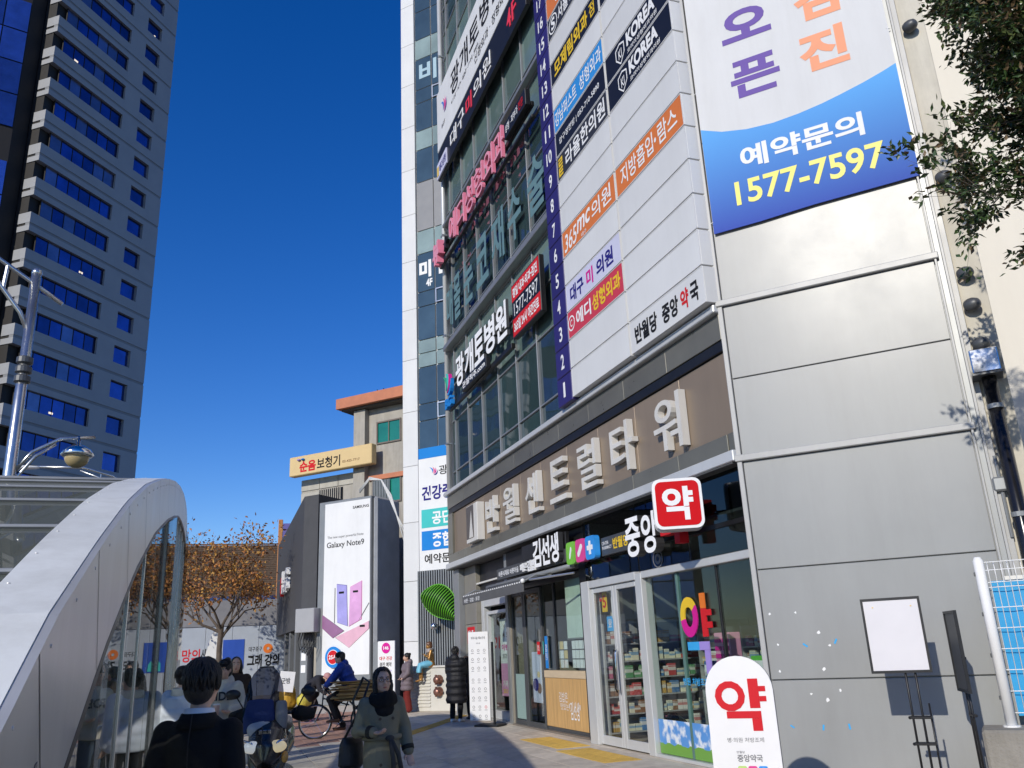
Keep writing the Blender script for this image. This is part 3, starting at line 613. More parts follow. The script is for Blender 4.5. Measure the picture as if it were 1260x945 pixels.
def shelf(u, v, wd, ht, rz_, label, levels, short):
    t = fthing('shelf_unit', label, 'shelf', u, v, .03); t.rotation_euler[2] = RF + rz_
    MB().box(-wd / 2, wd / 2, .28, .30, 0, ht).build('back_panel', shelf_m, t)
    for s in (-1, 1): MB().box(s * wd / 2 - .012, s * wd / 2 + .012, 0, .28, 0, ht).build('side_panel', shelf_m, t)
    mw = t.matrix_basis.copy(); M = Matrix.Translation(t.location) @ Matrix.Rotation(RF + rz_, 4, 'Z')
    for k in range(levels):
        z = .12 + k * (ht - .2) / levels; MB().box(-wd / 2 + .013, wd / 2 - .013, 0, .279, z, z + .02).build('shelf_board', shelf_m, t)
        x = -wd / 2 + .07; kind = rnd.randrange(8)
        while x < wd / 2 - .06:
            if rnd.random() < .55: kind = rnd.choice((0, 0, 0, 7, 7, 1, 2, 3, 4, 4, 5, 6))
            sz = rnd.randrange(3); o = link('product_box', bmesh_[kind][sz], None, M @ Vector((x, .09, z + .021)), RF + rz_)
            tag(o, f'{["narrow", "flat", "tall"][sz]} {bn[kind]} carton on the {ORD[k]} board of the {short}', 'box', f'{bn[kind]} cartons on the pharmacy shelves'); x += (.10, .13, .16)[sz]
shelf(3.75, -1.7, .9, 1.75, 0, 'stocked shelf unit facing the pharmacy door, left of centre', 6, 'shelf left of the door handles')
shelf(2.6, -1.8, .9, 1.75, 0, 'stocked shelf unit facing the pharmacy door, right of centre', 6, 'shelf right of the door handles')
shelf(4.83, -.72, .95, 1.9, R(90), 'side wall shelf unit nearest the pharmacy door glass', 6, 'nearest side wall shelf')
shelf(4.83, -1.72, .95, 1.9, R(90), 'side wall shelf unit second from the pharmacy door glass', 6, 'second side wall shelf')
shelf(4.83, -2.72, .95, 1.9, R(90), 'side wall shelf unit deepest inside the pharmacy', 6, 'deepest side wall shelf')
t = fthing('display_counter', 'grey counter with notices behind the pharmacy window', 'counter', 1.75, -.75, .03)
MB().box(-.85, .85, 0, .5, 0, .86, .01).build('body', grey, t); MB().box(-.88, .88, -.03, .53, .862, .9, .008).build('top', dkg, t)
for x, m in ((-.62, i_wht), (-.25, i_wht), (.2, i_lav)):
    o = MB().box(x, x + .3, -.012, -.001, .12, .62).build('notice', m, t)
    for q_, s_ in enumerate(('조제', '처방', '안내')): txt(t, s_, x + .05, x + .25, .18 + q_ * .14, .28 + q_ * .14, i_gry, y=-.016)
t = fthing('pink_display_rack', 'tall pink plastic display rack on the counter in the pharmacy window', 'rack', 2.3, -.95, .93)
MB().box(-.2, .2, 0, .2, 0, .75, .01).build('body', mat('pink_plastic', (.72, .30, .48), .4), t)
for k in range(6):
    for s in (-.19, 0.01): MB().box(s + .01, s + .17, -.012, -.002, .06 + k * .11, .12 + k * .11).build('slot', i_mag, t)
t = fthing('green_display_box', 'bright green display box on the counter in the pharmacy window', 'box', 1.35, -.9, .93); MB().box(-.2, .2, 0, .22, 0, .42, .01).build('carton', mat('green_box', (.12, .5, .05), .5), t); MB().box(-.16, .16, -.008, -.001, .22, .36).build('label', i_wht, t)
t = fthing('blue_display_box', 'small blue display box beside the pink rack in the pharmacy window', 'box', 2.68, -.9, .93); MB().box(-.1, .1, 0, .2, 0, .35, .01).build('carton', boxm[2], t); MB().box(-.07, .07, -.008, -.001, .2, .3).build('label', i_wht, t)
t = fthing('white_column', 'pale interior column behind the pharmacy window', 'column', .8, -1.2, .03); MB().box(-.25, .25, 0, .5, 0, 3.1, .01).build('shaft', offw, t)
for i, (u, v, z, w_, h_, m, lb) in enumerate(((4.62, -.2, 2.12, .2, .34, i_yel, 'yellow price poster on the glass of the left pharmacy door leaf'), (4.3, -.22, 2.0, .2, .5, i_wht, 'white printed notice on the glass of the left pharmacy door leaf'), (4.5, -.22, 1.8, .24, .24, i_sky, 'blue round-corner sticker on the left pharmacy door leaf'), (4.75, -.2, 2.3, .12, .16, i_red, 'small red sticker at the top of the left pharmacy door leaf'))):
    t = fthing('door_poster', lb, 'poster', u, v, z); MB().box(-w_ / 2, w_ / 2, 0, .004, 0, h_).build('sheet', m, t); txt(t, ('5', '약국\n안내', '☎', '약')[i], -w_ * .33, w_ * .33, h_ * .2, h_ * .8, i_red if i == 0 else (i_wht if i > 1 else i_blk), y=-.003)
t = fthing('helmet_bag', 'dark glossy bag on the floor inside the right pharmacy door leaf', 'bag', 3.5, -.7, .03); MB().lathe([(.12, 0), (.22, .08), (.24, .22), (.2, .38), (.09, .46), (.05, .5)], 14).build('bag_body', mat('glossy_bag', (.02, .03, .045), .2, var=.5), t, smooth=True)
# ---- pharmacy signs
t = fthing('pharmacy_icon_sign', 'three rounded icon tiles in green, pink and blue above the pharmacy', 'sign', 4.72, .05, 2.98)
def rbox(w_, h_, r, cx=0, cz=0, n=4):
    P = []
    for sx, sz, a0 in ((1, -1, -1.5708), (1, 1, 0), (-1, 1, 1.5708), (-1, -1, 3.14159)):
        for i in range(n + 1): a = a0 + i * 1.5708 / n; P.append((cx + sx * (w_ / 2 - r) + r * math.cos(a), cz + sz * (h_ / 2 - r) + r * math.sin(a)))
    return P
for x, m in ((-.42, mat('icon_green', (.20, .55, .05), .35)), (.0, mat('icon_pink', (.72, .06, .28), .35)), (.42, mat('icon_blue', (.03, .28, .72), .35))):
    b = MB(); b.prism(rbox(.385, .39, .07, x, .195), -.1, .0, 'y'); b.build('icon_tile', m, t)
q = MB(); q.prism([(.38, .08), (.46, .08), (.46, .155), (.535, .155), (.535, .235), (.46, .235), (.46, .31), (.38, .31), (.38, .235), (.305, .235), (.305, .155), (.38, .155)], -.106, -.101, 'y'); q.build('cross', i_wht, t)
ca, sa = math.cos(.8), math.sin(.8)
cap_ = [(x * ca - z * sa, .195 + x * sa + z * ca) for x, z in rbox(.26, .10, .05)]; q = MB(); q.prism(cap_, -.106, -.101, 'y'); q.build('capsule', i_wht, t)
q = MB(); q.prism([(-.42 + x * .5, z) for x, z in cap_], -.106, -.101, 'y'); q.build('leaf_mark', i_wht, t)
t = fthing('pharmacy_name_board', 'dark board with small yellow and white lettering beside the icon tiles', 'sign', 3.6, .03, 3.0)
MB().box(-.5, .75, 0, .08, 0, .3, .006).build('board', dkg, t); txt(t, 'CENTER\nPHARMACY', -.46, -.1, .1, .23, i_wht); txt(t, '반월당', -.05, .5, .07, .25, i_yel, bold=.03)
t = fthing('pharmacy_letter_sign', 'two big white raised Korean letters above the pharmacy door', 'sign', 2.42, .02, 2.84)
black_side = mat('letter_side', (.03, .03, .032), .5)
chars(t, '중앙', -.53, .5, 0, .6, black_side, y=0, d=.14, bold=.025, gap=.1, face_mat=i_litw)
t = fthing('red_round_sign', 'red raised letter half hidden behind the red pharmacy box sign', 'sign', 1.62, .02, 2.88); chars(t, '약', -.3, .4, .0, .6, i_red, y=0, d=.14, bold=.05)
# projecting box sign
t = thing('pharmacy_box_sign', 'square red projecting sign with a white medicine character and white rim', 'sign', F(.86, .42, 2.98), R(-8))
rw = mat('sign_rim_white', (.8, .8, .8), .35, var=.03)
for y0, y1, k, m in ((-.20, -.15, 1, rw), (-.15, -.09, .93, blk), (-.09, .06, 1, rw), (.06, .11, .93, blk), (.11, .16, 1, rw)): MB().prism(rbox(.64 * k, .66 * k, .1, 0, .33), y0, y1, 'y').build('rim', m, t)
MB().prism(rbox(.565, .585, .08, 0, .33), -.206, -.2, 'y').build('red_face', mat('lit_red_face', (.58, .008, .014), .6, var=.03, spec=.08), t)
txt(t, '약', -.2, .2, .11, .55, i_wht, y=-.21, bold=.035)
MB().tube([(0, .1, .3), (.05, .45, .3)], .03, 8).build('bracket', blk_m, t)
t = fthing('round_wall_badge', 'round glass-etched crest above the pharmacy window', 'emblem', 2.45, -.10, 2.70); 
ring(t, 0, .08, .15, .13, .9, 0, 6.283, i_gry, y=0, d=.004, name='ring'); ring(t, 0, .08, .09, .08, .5, 0, 6.283, i_gry, y=0, d=.004, name='ring')

# ---- snack bar front
kf = link('snack_bar_front', None, bd)
def kbox(name, m, u0, u1, z0, z1, v0, v1, c=.006): return MB().box(-u1, -u0, -v1, -v0, z0, z1, c).build(name, m, kf)
wood = mat('oak_board', (.56, .34, .13), .5, var=.2, scale=2.4, stretch=(7, 7, .5), bump=.08, bscale=8); wood_l = mat('pale_oak', (.60, .47, .31), .5, var=.08, scale=3, stretch=(1, 1, 6))
for i in range(9):
    a = 5.66 + i * .247; kbox('wood_plank', wood, a + .001, a + .246, .1, 1.0, -.38, -.30, .002)
kbox('counter_top', wood_l, 5.64, 7.9, 1.002, 1.14, -.5, -.285, .006); kbox('plinth', dkg, 5.66, 7.88, 0, .098, -.38, -.31)
kbox('pillar', blk_m, 5.19, 5.62, 0, 3.6, -.4, -.20)
for a, b in ((5.64, 7.2), (7.22, 7.86)): kbox('window_pane', sglass, a, b, 1.15, 2.9, -.34, -.33, 0)
kbox('window_mullion', blk_m, 7.18, 7.26, 1.15, 2.9, -.36, -.31); kbox('window_head', blk_m, 5.62, 9.75, 2.82, 2.95, -.4, -.30)
for a, b in ((7.86, 8.90), (8.92, 9.72)):
    b_ = MB(); b_.box(-b, -b + .09, .28, .34, .0, 2.8, .006); b_.box(-a - .09, -a, .28, .34, 0, 2.8, .006); b_.box(-b + .09, -a - .09, .28, .34, 0, .12, .006); b_.box(-b + .09, -a - .09, .28, .34, 2.7, 2.8, .006)
    b_.build('door_leaf', dkg, kf); kbox('door_pane', sglass, a + .09, b - .09, .12, 2.7, -.315, -.305, 0)
kbox('dotted_film', mat('dotted_film', (.27, .38, .35), .5, var=.35, scale=60), 9.02, 9.62, .14, 1.05, -.303, -.30, 0)
kbox('upper_band', blk_m, 5.2, 9.75, 2.96, 3.7, -.4, -.22)
t = fthing('counter_lettering', 'white handwritten-style lettering on the oak snack bar counter', 'lettering', 6.7, -.298, .25)
txt(t, '김밥은', -.45, -.03, .32, .50, i_wht, bold=0); txt(t, '맛있는', -.4, .0, .18, .30, i_wht, bold=0); txt(t, '"김선생"', .02, .55, .02, .34, i_wht, bold=.01)
for u, z, w_, h_, m, lb in ((8.12, 1.45, .16, .25, i_red, 'red notice on the snack bar door'), (7.9, 1.45, .14, .25, i_teal, 'teal notice beside the red notice on the snack bar door'), (7.68, 1.18, .15, .62, i_blue, 'tall blue notice at the left end of the snack bar window')):
    t = fthing('window_notice', lb, 'poster', u, -.29, z); MB().box(-w_ / 2, w_ / 2, 0, .004, 0, h_).build('sheet', m, t); txt(t, '김밥\n안내', -w_ * .35, w_ * .35, h_ * .25, h_ * .75, i_wht, y=-.003)
t = fthing('hanging_blind', 'pale green roller blind hanging inside the snack bar window', 'blind', 6.2, -.36, 1.72); MB().box(-.5, .55, 0, .01, 0, 1.18).build('cloth', mat('blind_cloth', (.60, .70, .63), .8), t); MB().tube([(-.5, 0, 0), (.55, 0, 0)], .015, 6).build('rod', grey, t)
t = fthing('paper_menu', 'sheet of small printed menus pinned inside the snack bar window', 'poster', 6.15, -.37, 1.16)
for i in range(5):
    for j in range(3): MB().box(-.4 + i * .17, -.25 + i * .17, 0, .004, .03 + j * .17, .18 + j * .17).build('paper', i_wht, t)
t = fthing('paper_menu', 'second sheet of small menus pinned beside the blue notice', 'poster', 7.05, -.37, 1.16)
for i in range(3):
    for j in range(3): MB().box(-.3 + i * .2, -.13 + i * .2, 0, .004, .03 + j * .17, .18 + j * .17).build('paper', i_crm if (i + j) % 3 == 0 else i_wht, t)
t = fthing('food_poster', 'pale food poster with a bowl on the snack bar door glass', 'poster', 8.38, -.33, .5); MB().box(-.26, .26, 0, .005, 0, 1.0).build('sheet', i_lav, t)
for x, z, r_, m in ((-.08, .35, .16, i_nvy), (-.08, .35, .11, i_red), (.12, .28, .13, i_brn), (.1, .55, .08, i_crm)): ring(t, x, z, r_, r_ * .8, .05, 0, 6.283, m, y=-.002 - r_ * .01, d=.003, name='bowl_print')
t = fthing('white_bucket', 'white plastic bucket on the floor inside the snack bar door', 'bucket', 8.2, -.6, .03); MB().lathe([(.1, 0), (.13, .28), (.14, .3)], 14).build('pail', white, t, smooth=True); MB().tube([(-.13, 0, .28), (-.1, -.1, .36), (.1, -.1, .36), (.13, 0, .28)], .006, 5).build('handle', grey, t)
# name board and letters
t = fthing('snack_bar_sign', 'dark board with large white raised Korean letters above the awning', 'sign', 7.6, .03, 3.08)
MB().box(-2.1, 1.95, .0, .1, .0, .24, .006).build('board', dkg, t); MB().box(-.45, 1.95, .02, .1, .25, .56, .006).build('board', blk_m, t)
chars(t, '김선생', .52, 1.88, .02, .56, black_side, y=0, d=.10, bold=.03, gap=.04, face_mat=i_litw); txt(t, '바른', -.42, -.05, .03, .2, i_wht, y=-.004, d=.04, bold=.02); txt(t, '김밥', .0, .46, .0, .22, i_wht, y=-.004, d=.04, bold=.03)
txt(t, '바른식재료 바른마음', -1.95, -.62, .06, .18, i_wht, bold=.02)
# awning: cloth sloping down and out, valance, end arms
t = fthing('awning', 'dark grey fabric awning with a black and white striped edge over the snack bar', 'awning', 7.9, .0, 2.6)
aw = mat('awning_cloth', (.105, .105, .108), .8, var=.1, bump=.2, bscale=60)
AX0, AX1 = -2.55, 1.55
cl = MB(); n = 16
for i in range(n):
    xa, xb = AX0 + (AX1 - AX0) * i / n, AX0 + (AX1 - AX0) * (i + 1) / n
    P = [(xa, -.02, .36), (xb, -.02, .36), (xb, -.62, .20), (xa, -.62, .20)]
    cl.add(P + [(x, y, z - .012) for x, y, z in P], [(0, 3, 2, 1), (4, 5, 6, 7), (3, 7, 6, 2)])
cl.build('canopy_cloth', aw, t)
MB().box(AX0, AX1, -.645, -.62, .0, .205, .004).build('valance', aw, t)
st = MB()
for i in range(60): 
    if i % 2: st.box(AX0 + (AX1 - AX0) * i / 60, AX0 + (AX1 - AX0) * (i + 1) / 60, -.649, -.646, .175, .2)
tag(st.build('edge_stripe', i_wht, t), kind='stuff')
txt(t, '바른 · 김밥 · 포장', -2.4, -1.2, .03, .12, i_wht, y=-.648)
for s in (AX0 + .03, AX1 - .03): MB().tube([(s, -.04, .3), (s, -.35, .32), (s, -.62, .19)], .02, 8).build('arm', grey, t)
MB().tube([(AX0, -.02, .38), (AX1 + 1.05, -.02, .38)], .05, 10).build('roller', grey, t, smooth=True)
MB().tube([(AX1, -.5, .22), (AX1 + 1.1, -.05, .24)], .02, 8).build('brace', alu, t)
MB().ball((AX1 + .02, -.65, .2), .045, 10).build('end_knob', i_wht, t, smooth=True)
# ---- lobby entrance left of the snack bar
lf = link('lobby_front', None, bd)
def lbox(name, m, u0, u1, z0, z1, v0, v1, c=.006): return MB().box(-u1, -u0, -v1, -v0, z0, z1, c).build(name, m, lf)
lbox('pillar', grey, 9.75, 9.92, 0, 3.7, -.6, -.22); 
b = MB(); b.box(-12.36, -12.14, .4, .6, 0, 2.8, .008); b.box(-12.14, -10.06, .4, .6, 2.62, 2.8, .008); b.box(-10.06, -9.93, .4, .6, 0, 2.8, .008); b.box(-12.14, -10.06, .4, .6, 0, .2, .008); b.box(-12.0, -11.9, .42, .58, .2, 2.5, .006); b.box(-11.9, -10.06, .42, .58, 2.42, 2.5, .006); b.build('door_frame', trim_w, lf)
lbox('door_pane', sglass, 10.08, 11.88, .2, 2.42, -.51, -.50, 0); lbox('upper_panel', blk_m, 9.93, 13.5, 2.82, 3.7, -.6, -.4)
for k in range(5): lbox('stone_tile', mat('warm_grey_tile', (.24, .225, .19), .4, var=.1, rv=.08), 12.38, 13.4, .02 + k * .74, .75 + k * .74, -.6, -.28)
lbox('corner_column', grey, 13.42, 13.9, 0, 3.71, -.7, -.12)
t = fthing('red_wall_sign', 'small square red sign on the stone tiles beside the lobby door', 'sign', 12.9, -.27, 1.75); MB().box(-.32, .32, 0, .05, 0, .42, .01).build('board', i_red, t); txt(t, '예스홀', -.24, .24, .17, .34, i_wht, y=-.004, bold=.03); txt(t, '안내', -.1, .1, .06, .13, i_wht, y=-.004)
t = fthing('lobby_poster', 'tall pink and white poster hanging inside the lobby door', 'poster', 11.3, -.7, .5)
MB().box(-.5, .5, 0, .01, .75, 1.8).build('upper_sheet', i_wht, t); MB().box(-.5, .5, 0, .0099, 0, .748).build('lower_sheet', i_rose, t)
txt(t, '4 5층', -.3, .35, 1.35, 1.5, i_blk, y=-.003, bold=.02); txt(t, '대구 최고의', -.2, .2, 1.58, 1.66, i_gry, y=-.003); txt(t, '이벤트', -.4, .4, 1.05, 1.2, i_mag, y=-.003, bold=.03); txt(t, '피부과 성형외과', -.35, .4, .85, .98, i_gry, y=-.003); txt(t, '가격 반값', -.4, .4, .2, .36, i_wht, y=-.003, bold=.03); txt(t, '2019', -.4, .1, .06, .16, i_yel, y=-.003)

# ================================================================== wing beyond the glass front
WP = Vector((-3.1, 26.555, 0))
def Wp(x, v=0, z=0, P=WP): return P - B * x + NB * v + Vector((0, 0, z))
wing = thing('corner_building', 'white clad tower block with a narrow glass strip beyond the medical tower', 'building', WP, RC)
def wbox(name, m, x0, x1, z0, z1, y0, y1, c=.006, parent=None): return MB().box(x0, x1, y0, y1, z0, z1, c).build(name, m, parent or wing)
wbox('wall', white, -.64, 3.6, 0, 34, .12, 9, 0)
z = .18
for z0, z1 in [(.0, 1.92), (1.92, 3.72)] + [(3.72 + 1.83 * i, 3.72 + 1.83 * (i + 1)) for i in range(16)]:
    wbox('cladding_panel', sign_w, -.66, -.07, z0 + .006, z1 - .006, 0, .119, .004)
wv = pane_mat('wing_vision_glass', (.05, .085, .115), .05, .6, .05, .12); ws = pane_mat('wing_spandrel_glass', (.25, .33, .32), .12, .5, .04, .1); wg = mat('wing_grey_panel', (.26, .26, .26), .45, metal=.2, var=.05)
rows = [(7.85, 8.84, 'v'), (8.84, 9.42, 'v'), (9.42, 10.7, 'v'), (10.7, 11.2, 's'), (11.2, 11.68, 's'), (11.68, 12.9, 'v'), (12.9, 13.45, 'v'), (13.45, 14.9, 'v'), (14.9, 15.8, 's'), (15.8, 17.75, 'g'), (17.75, 19.1, 'v'), (19.1, 19.9, 's'), (19.9, 21.1, 'v'), (21.1, 21.7, 'v'), (21.7, 23.05, 'v'), (23.05, 23.95, 's'), (23.95, 25.25, 'v'), (25.25, 26.4, 'v'), (26.4, 27.2, 's'), (27.2, 28.6, 'v'), (28.6, 30, 'v'), (30, 31, 's'), (31, 32.5, 'v'), (32.5, 34, 'v')]
for z0, z1, k in rows:
    for x0, x1 in ((-.05, .66), (.68, 1.5), (1.52, 2.5), (2.52, 3.6)):
        wbox('window_pane', {'v': wv, 's': ws, 'g': wg}[k], x0 + .012, x1 - .012, z0 + .018, z1 - .018, .06, .10, 0)
for z0 in (8.84, 12.9, 21.1):
    b = MB(); b.box(.70, 1.48, .02, .06, z0 + .03, z0 + .06); b.box(.70, 1.48, .02, .06, z0 + .5, z0 + .54); b.box(.70, .74, .02, .06, z0 + .06, z0 + .5); b.box(1.44, 1.48, .02, .06, z0 + .06, z0 + .5); b.build('vent_window_frame', alu, wing)
slm = MB().box(-.022, .022, -.10, .05, 0, 3.98, .003).mesh('slat', grey)
for i in range(42): link('slat', slm, wing, (-.05 + i * .085, 0, .02))
wbox('slat_backing', dkg, -.06, 3.58, 0, 3.99, .05, .118, 0)
t = thing('window_lettering', 'pale blue Korean letter pasted on the upper glass strip of the far block', 'sign', Wp(.55, -.055, 21.75), RC); txt(t, '비', -.42, .36, .2, 1.1, mat('film_pale', (.35, .5, .58), .5, var=.05), y=-.004, bold=.03)
t = thing('window_lettering', 'white Korean letters with 4F pasted on the glass strip of the far block', 'sign', Wp(.65, -.055, 13.5), RC); txt(t, '미', -.62, -.12, .45, 1.1, i_wht, y=-.004, bold=.05); txt(t, '클', .14, .60, .45, 1.1, i_wht, y=-.004, bold=.05); txt(t, '4F', -.34, -.08, .1, .38, i_wht, y=-.004, bold=.04)
t = thing('checkup_banner', 'tall white health check banner with teal and blue bands on the far block', 'banner', Wp(.95, .01, 4.0), RC)
MB().box(-1.0, 2.3, 0, .05, 0, 3.55, .005).build('sheet', white, t); MB().box(-1.0, 2.3, 0, .05, 3.552, 3.9, .005).build('blue_head', i_blue, t)
MB().box(-.9, 2.0, -.006, -.001, 1.32, 1.9).build('teal_band', i_teal, t); MB().box(-.9, 2.0, -.006, -.001, .62, 1.22).build('blue_band', i_blue, t)
txt(t, '건강증진센터', -.88, 1.4, 2.18, 2.65, i_nvy, bold=.03); txt(t, '공단검진', -.5, .95, 1.4, 1.82, i_wht, y=-.01, bold=.03); txt(t, '종합검진', -.5, .95, .70, 1.15, i_wht, y=-.01, bold=.03); txt(t, '예약문의 1577-7597', -.8, 2.1, .2, .5, i_blk, bold=.02); txt(t, '광개토병원', -.22, 1.5, 2.95, 3.25, i_blk)
feather(t, -.5, 3.12, .3, -.002, .004, (i_blue, i_pnk, i_mag, i_nvy))
# leaf sculpture
lf_ = thing('leaf_sculpture', 'green leaf sculpture of curved steel slices on a tall stem', 'sculpture', Wp(1.72, .75, 0), RC)
gl = mat('leaf_green', (.12, .42, .02), .4, var=.15, rv=.1)
MB().tube([(.16, .05, 0), (.15, .05, 1.2), (.13, .02, 2.3)], [.05, .05, .04], 10).build('stem', gl, lf_, smooth=True)
def leafpt(s, q):                                # along the leaf 0..1, across -1..1
    x = -1.02 + 1.2 * s + .08 * math.sin(3 * s); zc = 3.22 - .82 * s ** 1.3; hw = .47 * math.sin(math.pi * min(1, .08 + .92 * s) ** .75) * (1 - .1 * s)
    return (x + q * hw * .50, -.05 - .28 * (1 - q * q) + .1 * s, zc + q * hw * .86)
for i in range(19):
    s = .03 + .94 * i / 18; b = MB(); b.tube([leafpt(s, q / 6) for q in range(-6, 7)], .017, 6); b.build('leaf_slice', gl, lf_, smooth=True)
b = MB(); N_ = 24
for i in range(N_):
    for j in range(10):
        P = [Vector(leafpt(.02 + .96 * (i + di) / N_, (j + dj) / 5 - 1)) + Vector((0, .05, 0)) for di, dj in ((0, 0), (1, 0), (1, 1), (0, 1))]; b.quad(*[tuple(p) for p in P])
b.build('leaf_blade', mat('leaf_dark', (.012, .05, .004), .5, var=.2), lf_, smooth=True)
b = MB(); b.tube([leafpt(i / 20, 1) for i in range(21)], .022, 6); b.tube([leafpt(i / 20, -1) for i in range(21)], .022, 6); b.build('leaf_rim', gl, lf_, smooth=True)
# fire hydrant cabinet with louvres
cab = thing('hydrant_cabinet', 'cream utility cabinet with louvred sides and two bronze hose outlets', 'cabinet', Wp(1.12, .75, 0), RC)
cm = mat('cabinet_cream', (.62, .60, .54), .5, var=.06, dirt=.12)
MB().box(-.58, .95, -.3, .5, .0, 1.16, .015).build('body', cm, cab); MB().box(-.62, 1.0, -.34, .52, 1.162, 1.22, .012).build('top_slab', cm, cab)
for k in range(11): MB().box(-.55, -.12, -.33, -.302, .12 + k * .09, .17 + k * .09, .006).build('louvre', cm, cab)
for k in range(11): MB().box(.45, .75, -.33, -.302, .22 + k * .075, .26 + k * .075, .006).build('louvre', cm, cab)
brz = mat('bronze', (.32, .16, .12), .35, metal=.7)
for z0 in (.84, .52):
    b = MB(); b.lathe([(.13, 0), (.13, .03), (.09, .05), (.08, .12), (.1, .13), (.1, .18), (.03, .2)], 14, (.18, -.30, z0), axis=(0, -1, 0)); b.build('hose_outlet', brz, cab, smooth=True)
    for a in range(3): MB().box(.15 + .12 * math.cos(a * 2.09), .21 + .12 * math.cos(a * 2.09), -.42, -.36, z0 - .03 + .12 * math.sin(a * 2.09), z0 + .03 + .12 * math.sin(a * 2.09), .01).build('outlet_lug', brz, cab)
u_ = thing('louvred_unit', 'slim cream louvred unit at the left end of the utility cabinet', 'vent', Wp(.28, .75, 0), RC)
MB().box(-.22, .26, -.25, .4, 0, 1.22, .01).build('body', cm, u_)
for k in range(12): MB().box(-.19, .23, -.28, -.252, .08 + k * .09, .13 + k * .09, .006).build('louvre', cm, u_)
# ================================================================== alley, billboard block, beige house
BP = Vector((-5.967, 30.023, 0))
al = thing('alley_backdrop', 'dark wall closing the narrow alley between billboard and white block', 'wall', Wp(2.1, -2.6, 0, BP), RC)
MB().box(-1.6, 3.6, 0, .3, 0, 6.6, .02).build('dark_sheet', mat('alley_shade', (.02, .02, .022), .9), al)  # near-black face carries the shade deep in the alley
b = MB()
for k in range(9): b.box(-.42 + k * .1, -.38 + k * .1, -1.1, -1.06, 2.05, 2.3)
b.box(-.45, .5, -1.1, -1.06, 2.28, 2.32); b.build('grille', white, al)
bb = thing('phone_billboard', 'tall white phone advertisement board in a grey metal frame', 'billboard', Vector((0, 0, 0)) + Wp(0, 0, 0, BP), RC)
MB().box(-1.52, .86, 0, 1.5, 0, 7.02, .02).build('box', grey, bb); MB().box(.87, 1.05, .05, 1.5, 0, 7.0, .08).build('side_column', mat('pale_grey_metal', (.42, .43, .44), .4, metal=.2, dirt=.1), bb)
MB().box(-1.22, .84, -.03, -.002, .97, 6.92, .004).build('poster_sheet', white, bb)
txt(bb, 'SAMSUNG', .06, .78, 6.62, 6.72, i_blk, y=-.034, bold=.02); txt(bb, 'The new super powerful Note', -1.08, .55, 5.62, 5.74, i_gry, y=-.034); txt(bb, 'Galaxy Note9', -1.10, .58, 5.26, 5.52, i_blk, y=-.034, bold=.01)
def phone(P, m, edge, cams=True):
    q = MB(); q.prism(P, -.05, -.032, 'y'); q.build('phone_print', m, bb)
    c = np.mean(P, 0); q = MB(); q.prism([(c[0] + (p[0] - c[0]) * 1.04, c[1] + (p[1] - c[1]) * 1.02) for p in P], -.031, -.0305, 'y'); q.build('phone_edge', edge, bb)
phone([(-.60, 4.02), (-.16, 3.95), (-.10, 2.58), (-.55, 2.72)], mat('phone_lilac', (.36, .33, .68), .25), i_nvy); phone([(0, 3.88), (.5, 4.06), (.50, 2.78), (-.04, 2.56)], mat('phone_pink', (.68, .36, .62), .25), i_mag)
phone([(-1.22, 3.0), (-.26, 2.42), (-.74, 2.2), (-1.22, 2.55)], mat('phone_dark', (.30, .14, .27), .25), i_blk); phone([(.82, 2.70), (.82, 2.45), (-.02, 1.86), (-.62, 2.22)], mat('phone_rose', (.72, .42, .52), .25), i_gry)
for x, z in ((-.38, 3.72), (.24, 3.72), (.55, 2.55)): MB().box(x - .11, x + .11, -.056, -.051, z - .035, z + .035).build('camera_print', i_blk, bb)
for x0, z0, x1, z1 in ((-.68, 3.9, -.68, 2.7), (.82, 3.3, .4, 2.75)): MB().tube([(x0, -.04, z0), (x1, -.04, z1)], .014, 5).build('stylus_print', i_gry, bb)
t = thing('round_badge_sign', 'round blue sign with a red and white centre on the billboard frame', 'sign', Wp(-.64, .12, 1.22, BP), RC)
for r_, y0, m in ((.35, 0, i_blue), (.245, -.012, i_wht), (.225, -.016, i_red)): 
    q = MB(); q.lathe([(r_, 0), (r_, .012)], 28, (0, y0, .35), axis=(0, -1, 0)); q.build('disc', m, t)
txt(t, '25시', -.17, .17, .27, .44, i_wht, y=-.034, bold=.03)
t = thing('meter_box', 'grey metal electric box with dangling black cables beside the billboard', 'box', Wp(-1.78, .35, 2.44, BP), RC); MB().box(-.43, .43, 0, .4, 0, .82, .02).build('housing', mat('meter_grey', (.36, .36, .37), .45, var=.05), t)
for k in range(5): 
    x = -.3 + k * .12; MB().tube([(x, .15, .0), (x - .02, .05, -.3), (x + .12, .02, -.6 - .06 * k), (x + .3, .05, -.4), (x + .28, .15, -.05)], .018, 6).build('cable', blk, t, smooth=True)
t = thing('utility_pillar', 'narrow grey service pillar with small notices left of the billboard', 'pillar', Wp(-1.85, .25, 0, BP), RC); MB().box(-.16, .16, 0, .3, 0, 1.95, .02).build('housing', grey, t)
for z0 in (1.1, 1.5): MB().box(-.1, .1, -.008, -.001, z0, z0 + .25).build('notice', i_wht, t)
t = thing('parking_notice', 'white notice board with a magenta disc and small red and black text beside the billboard', 'sign', Wp(1.98, .6, 0, BP), RC)
MB().box(-.36, .32, 0, .06, .2, 2.0, .01).build('board', white, t); 
q = MB(); q.lathe([(.17, 0), (.17, .008)], 20, (-.02, -.001, 1.78), axis=(0, -1, 0)); q.build('disc', i_mag, t); txt(t, '146', -.12, .09, 1.73, 1.84, i_wht, y=-.014, bold=.03)
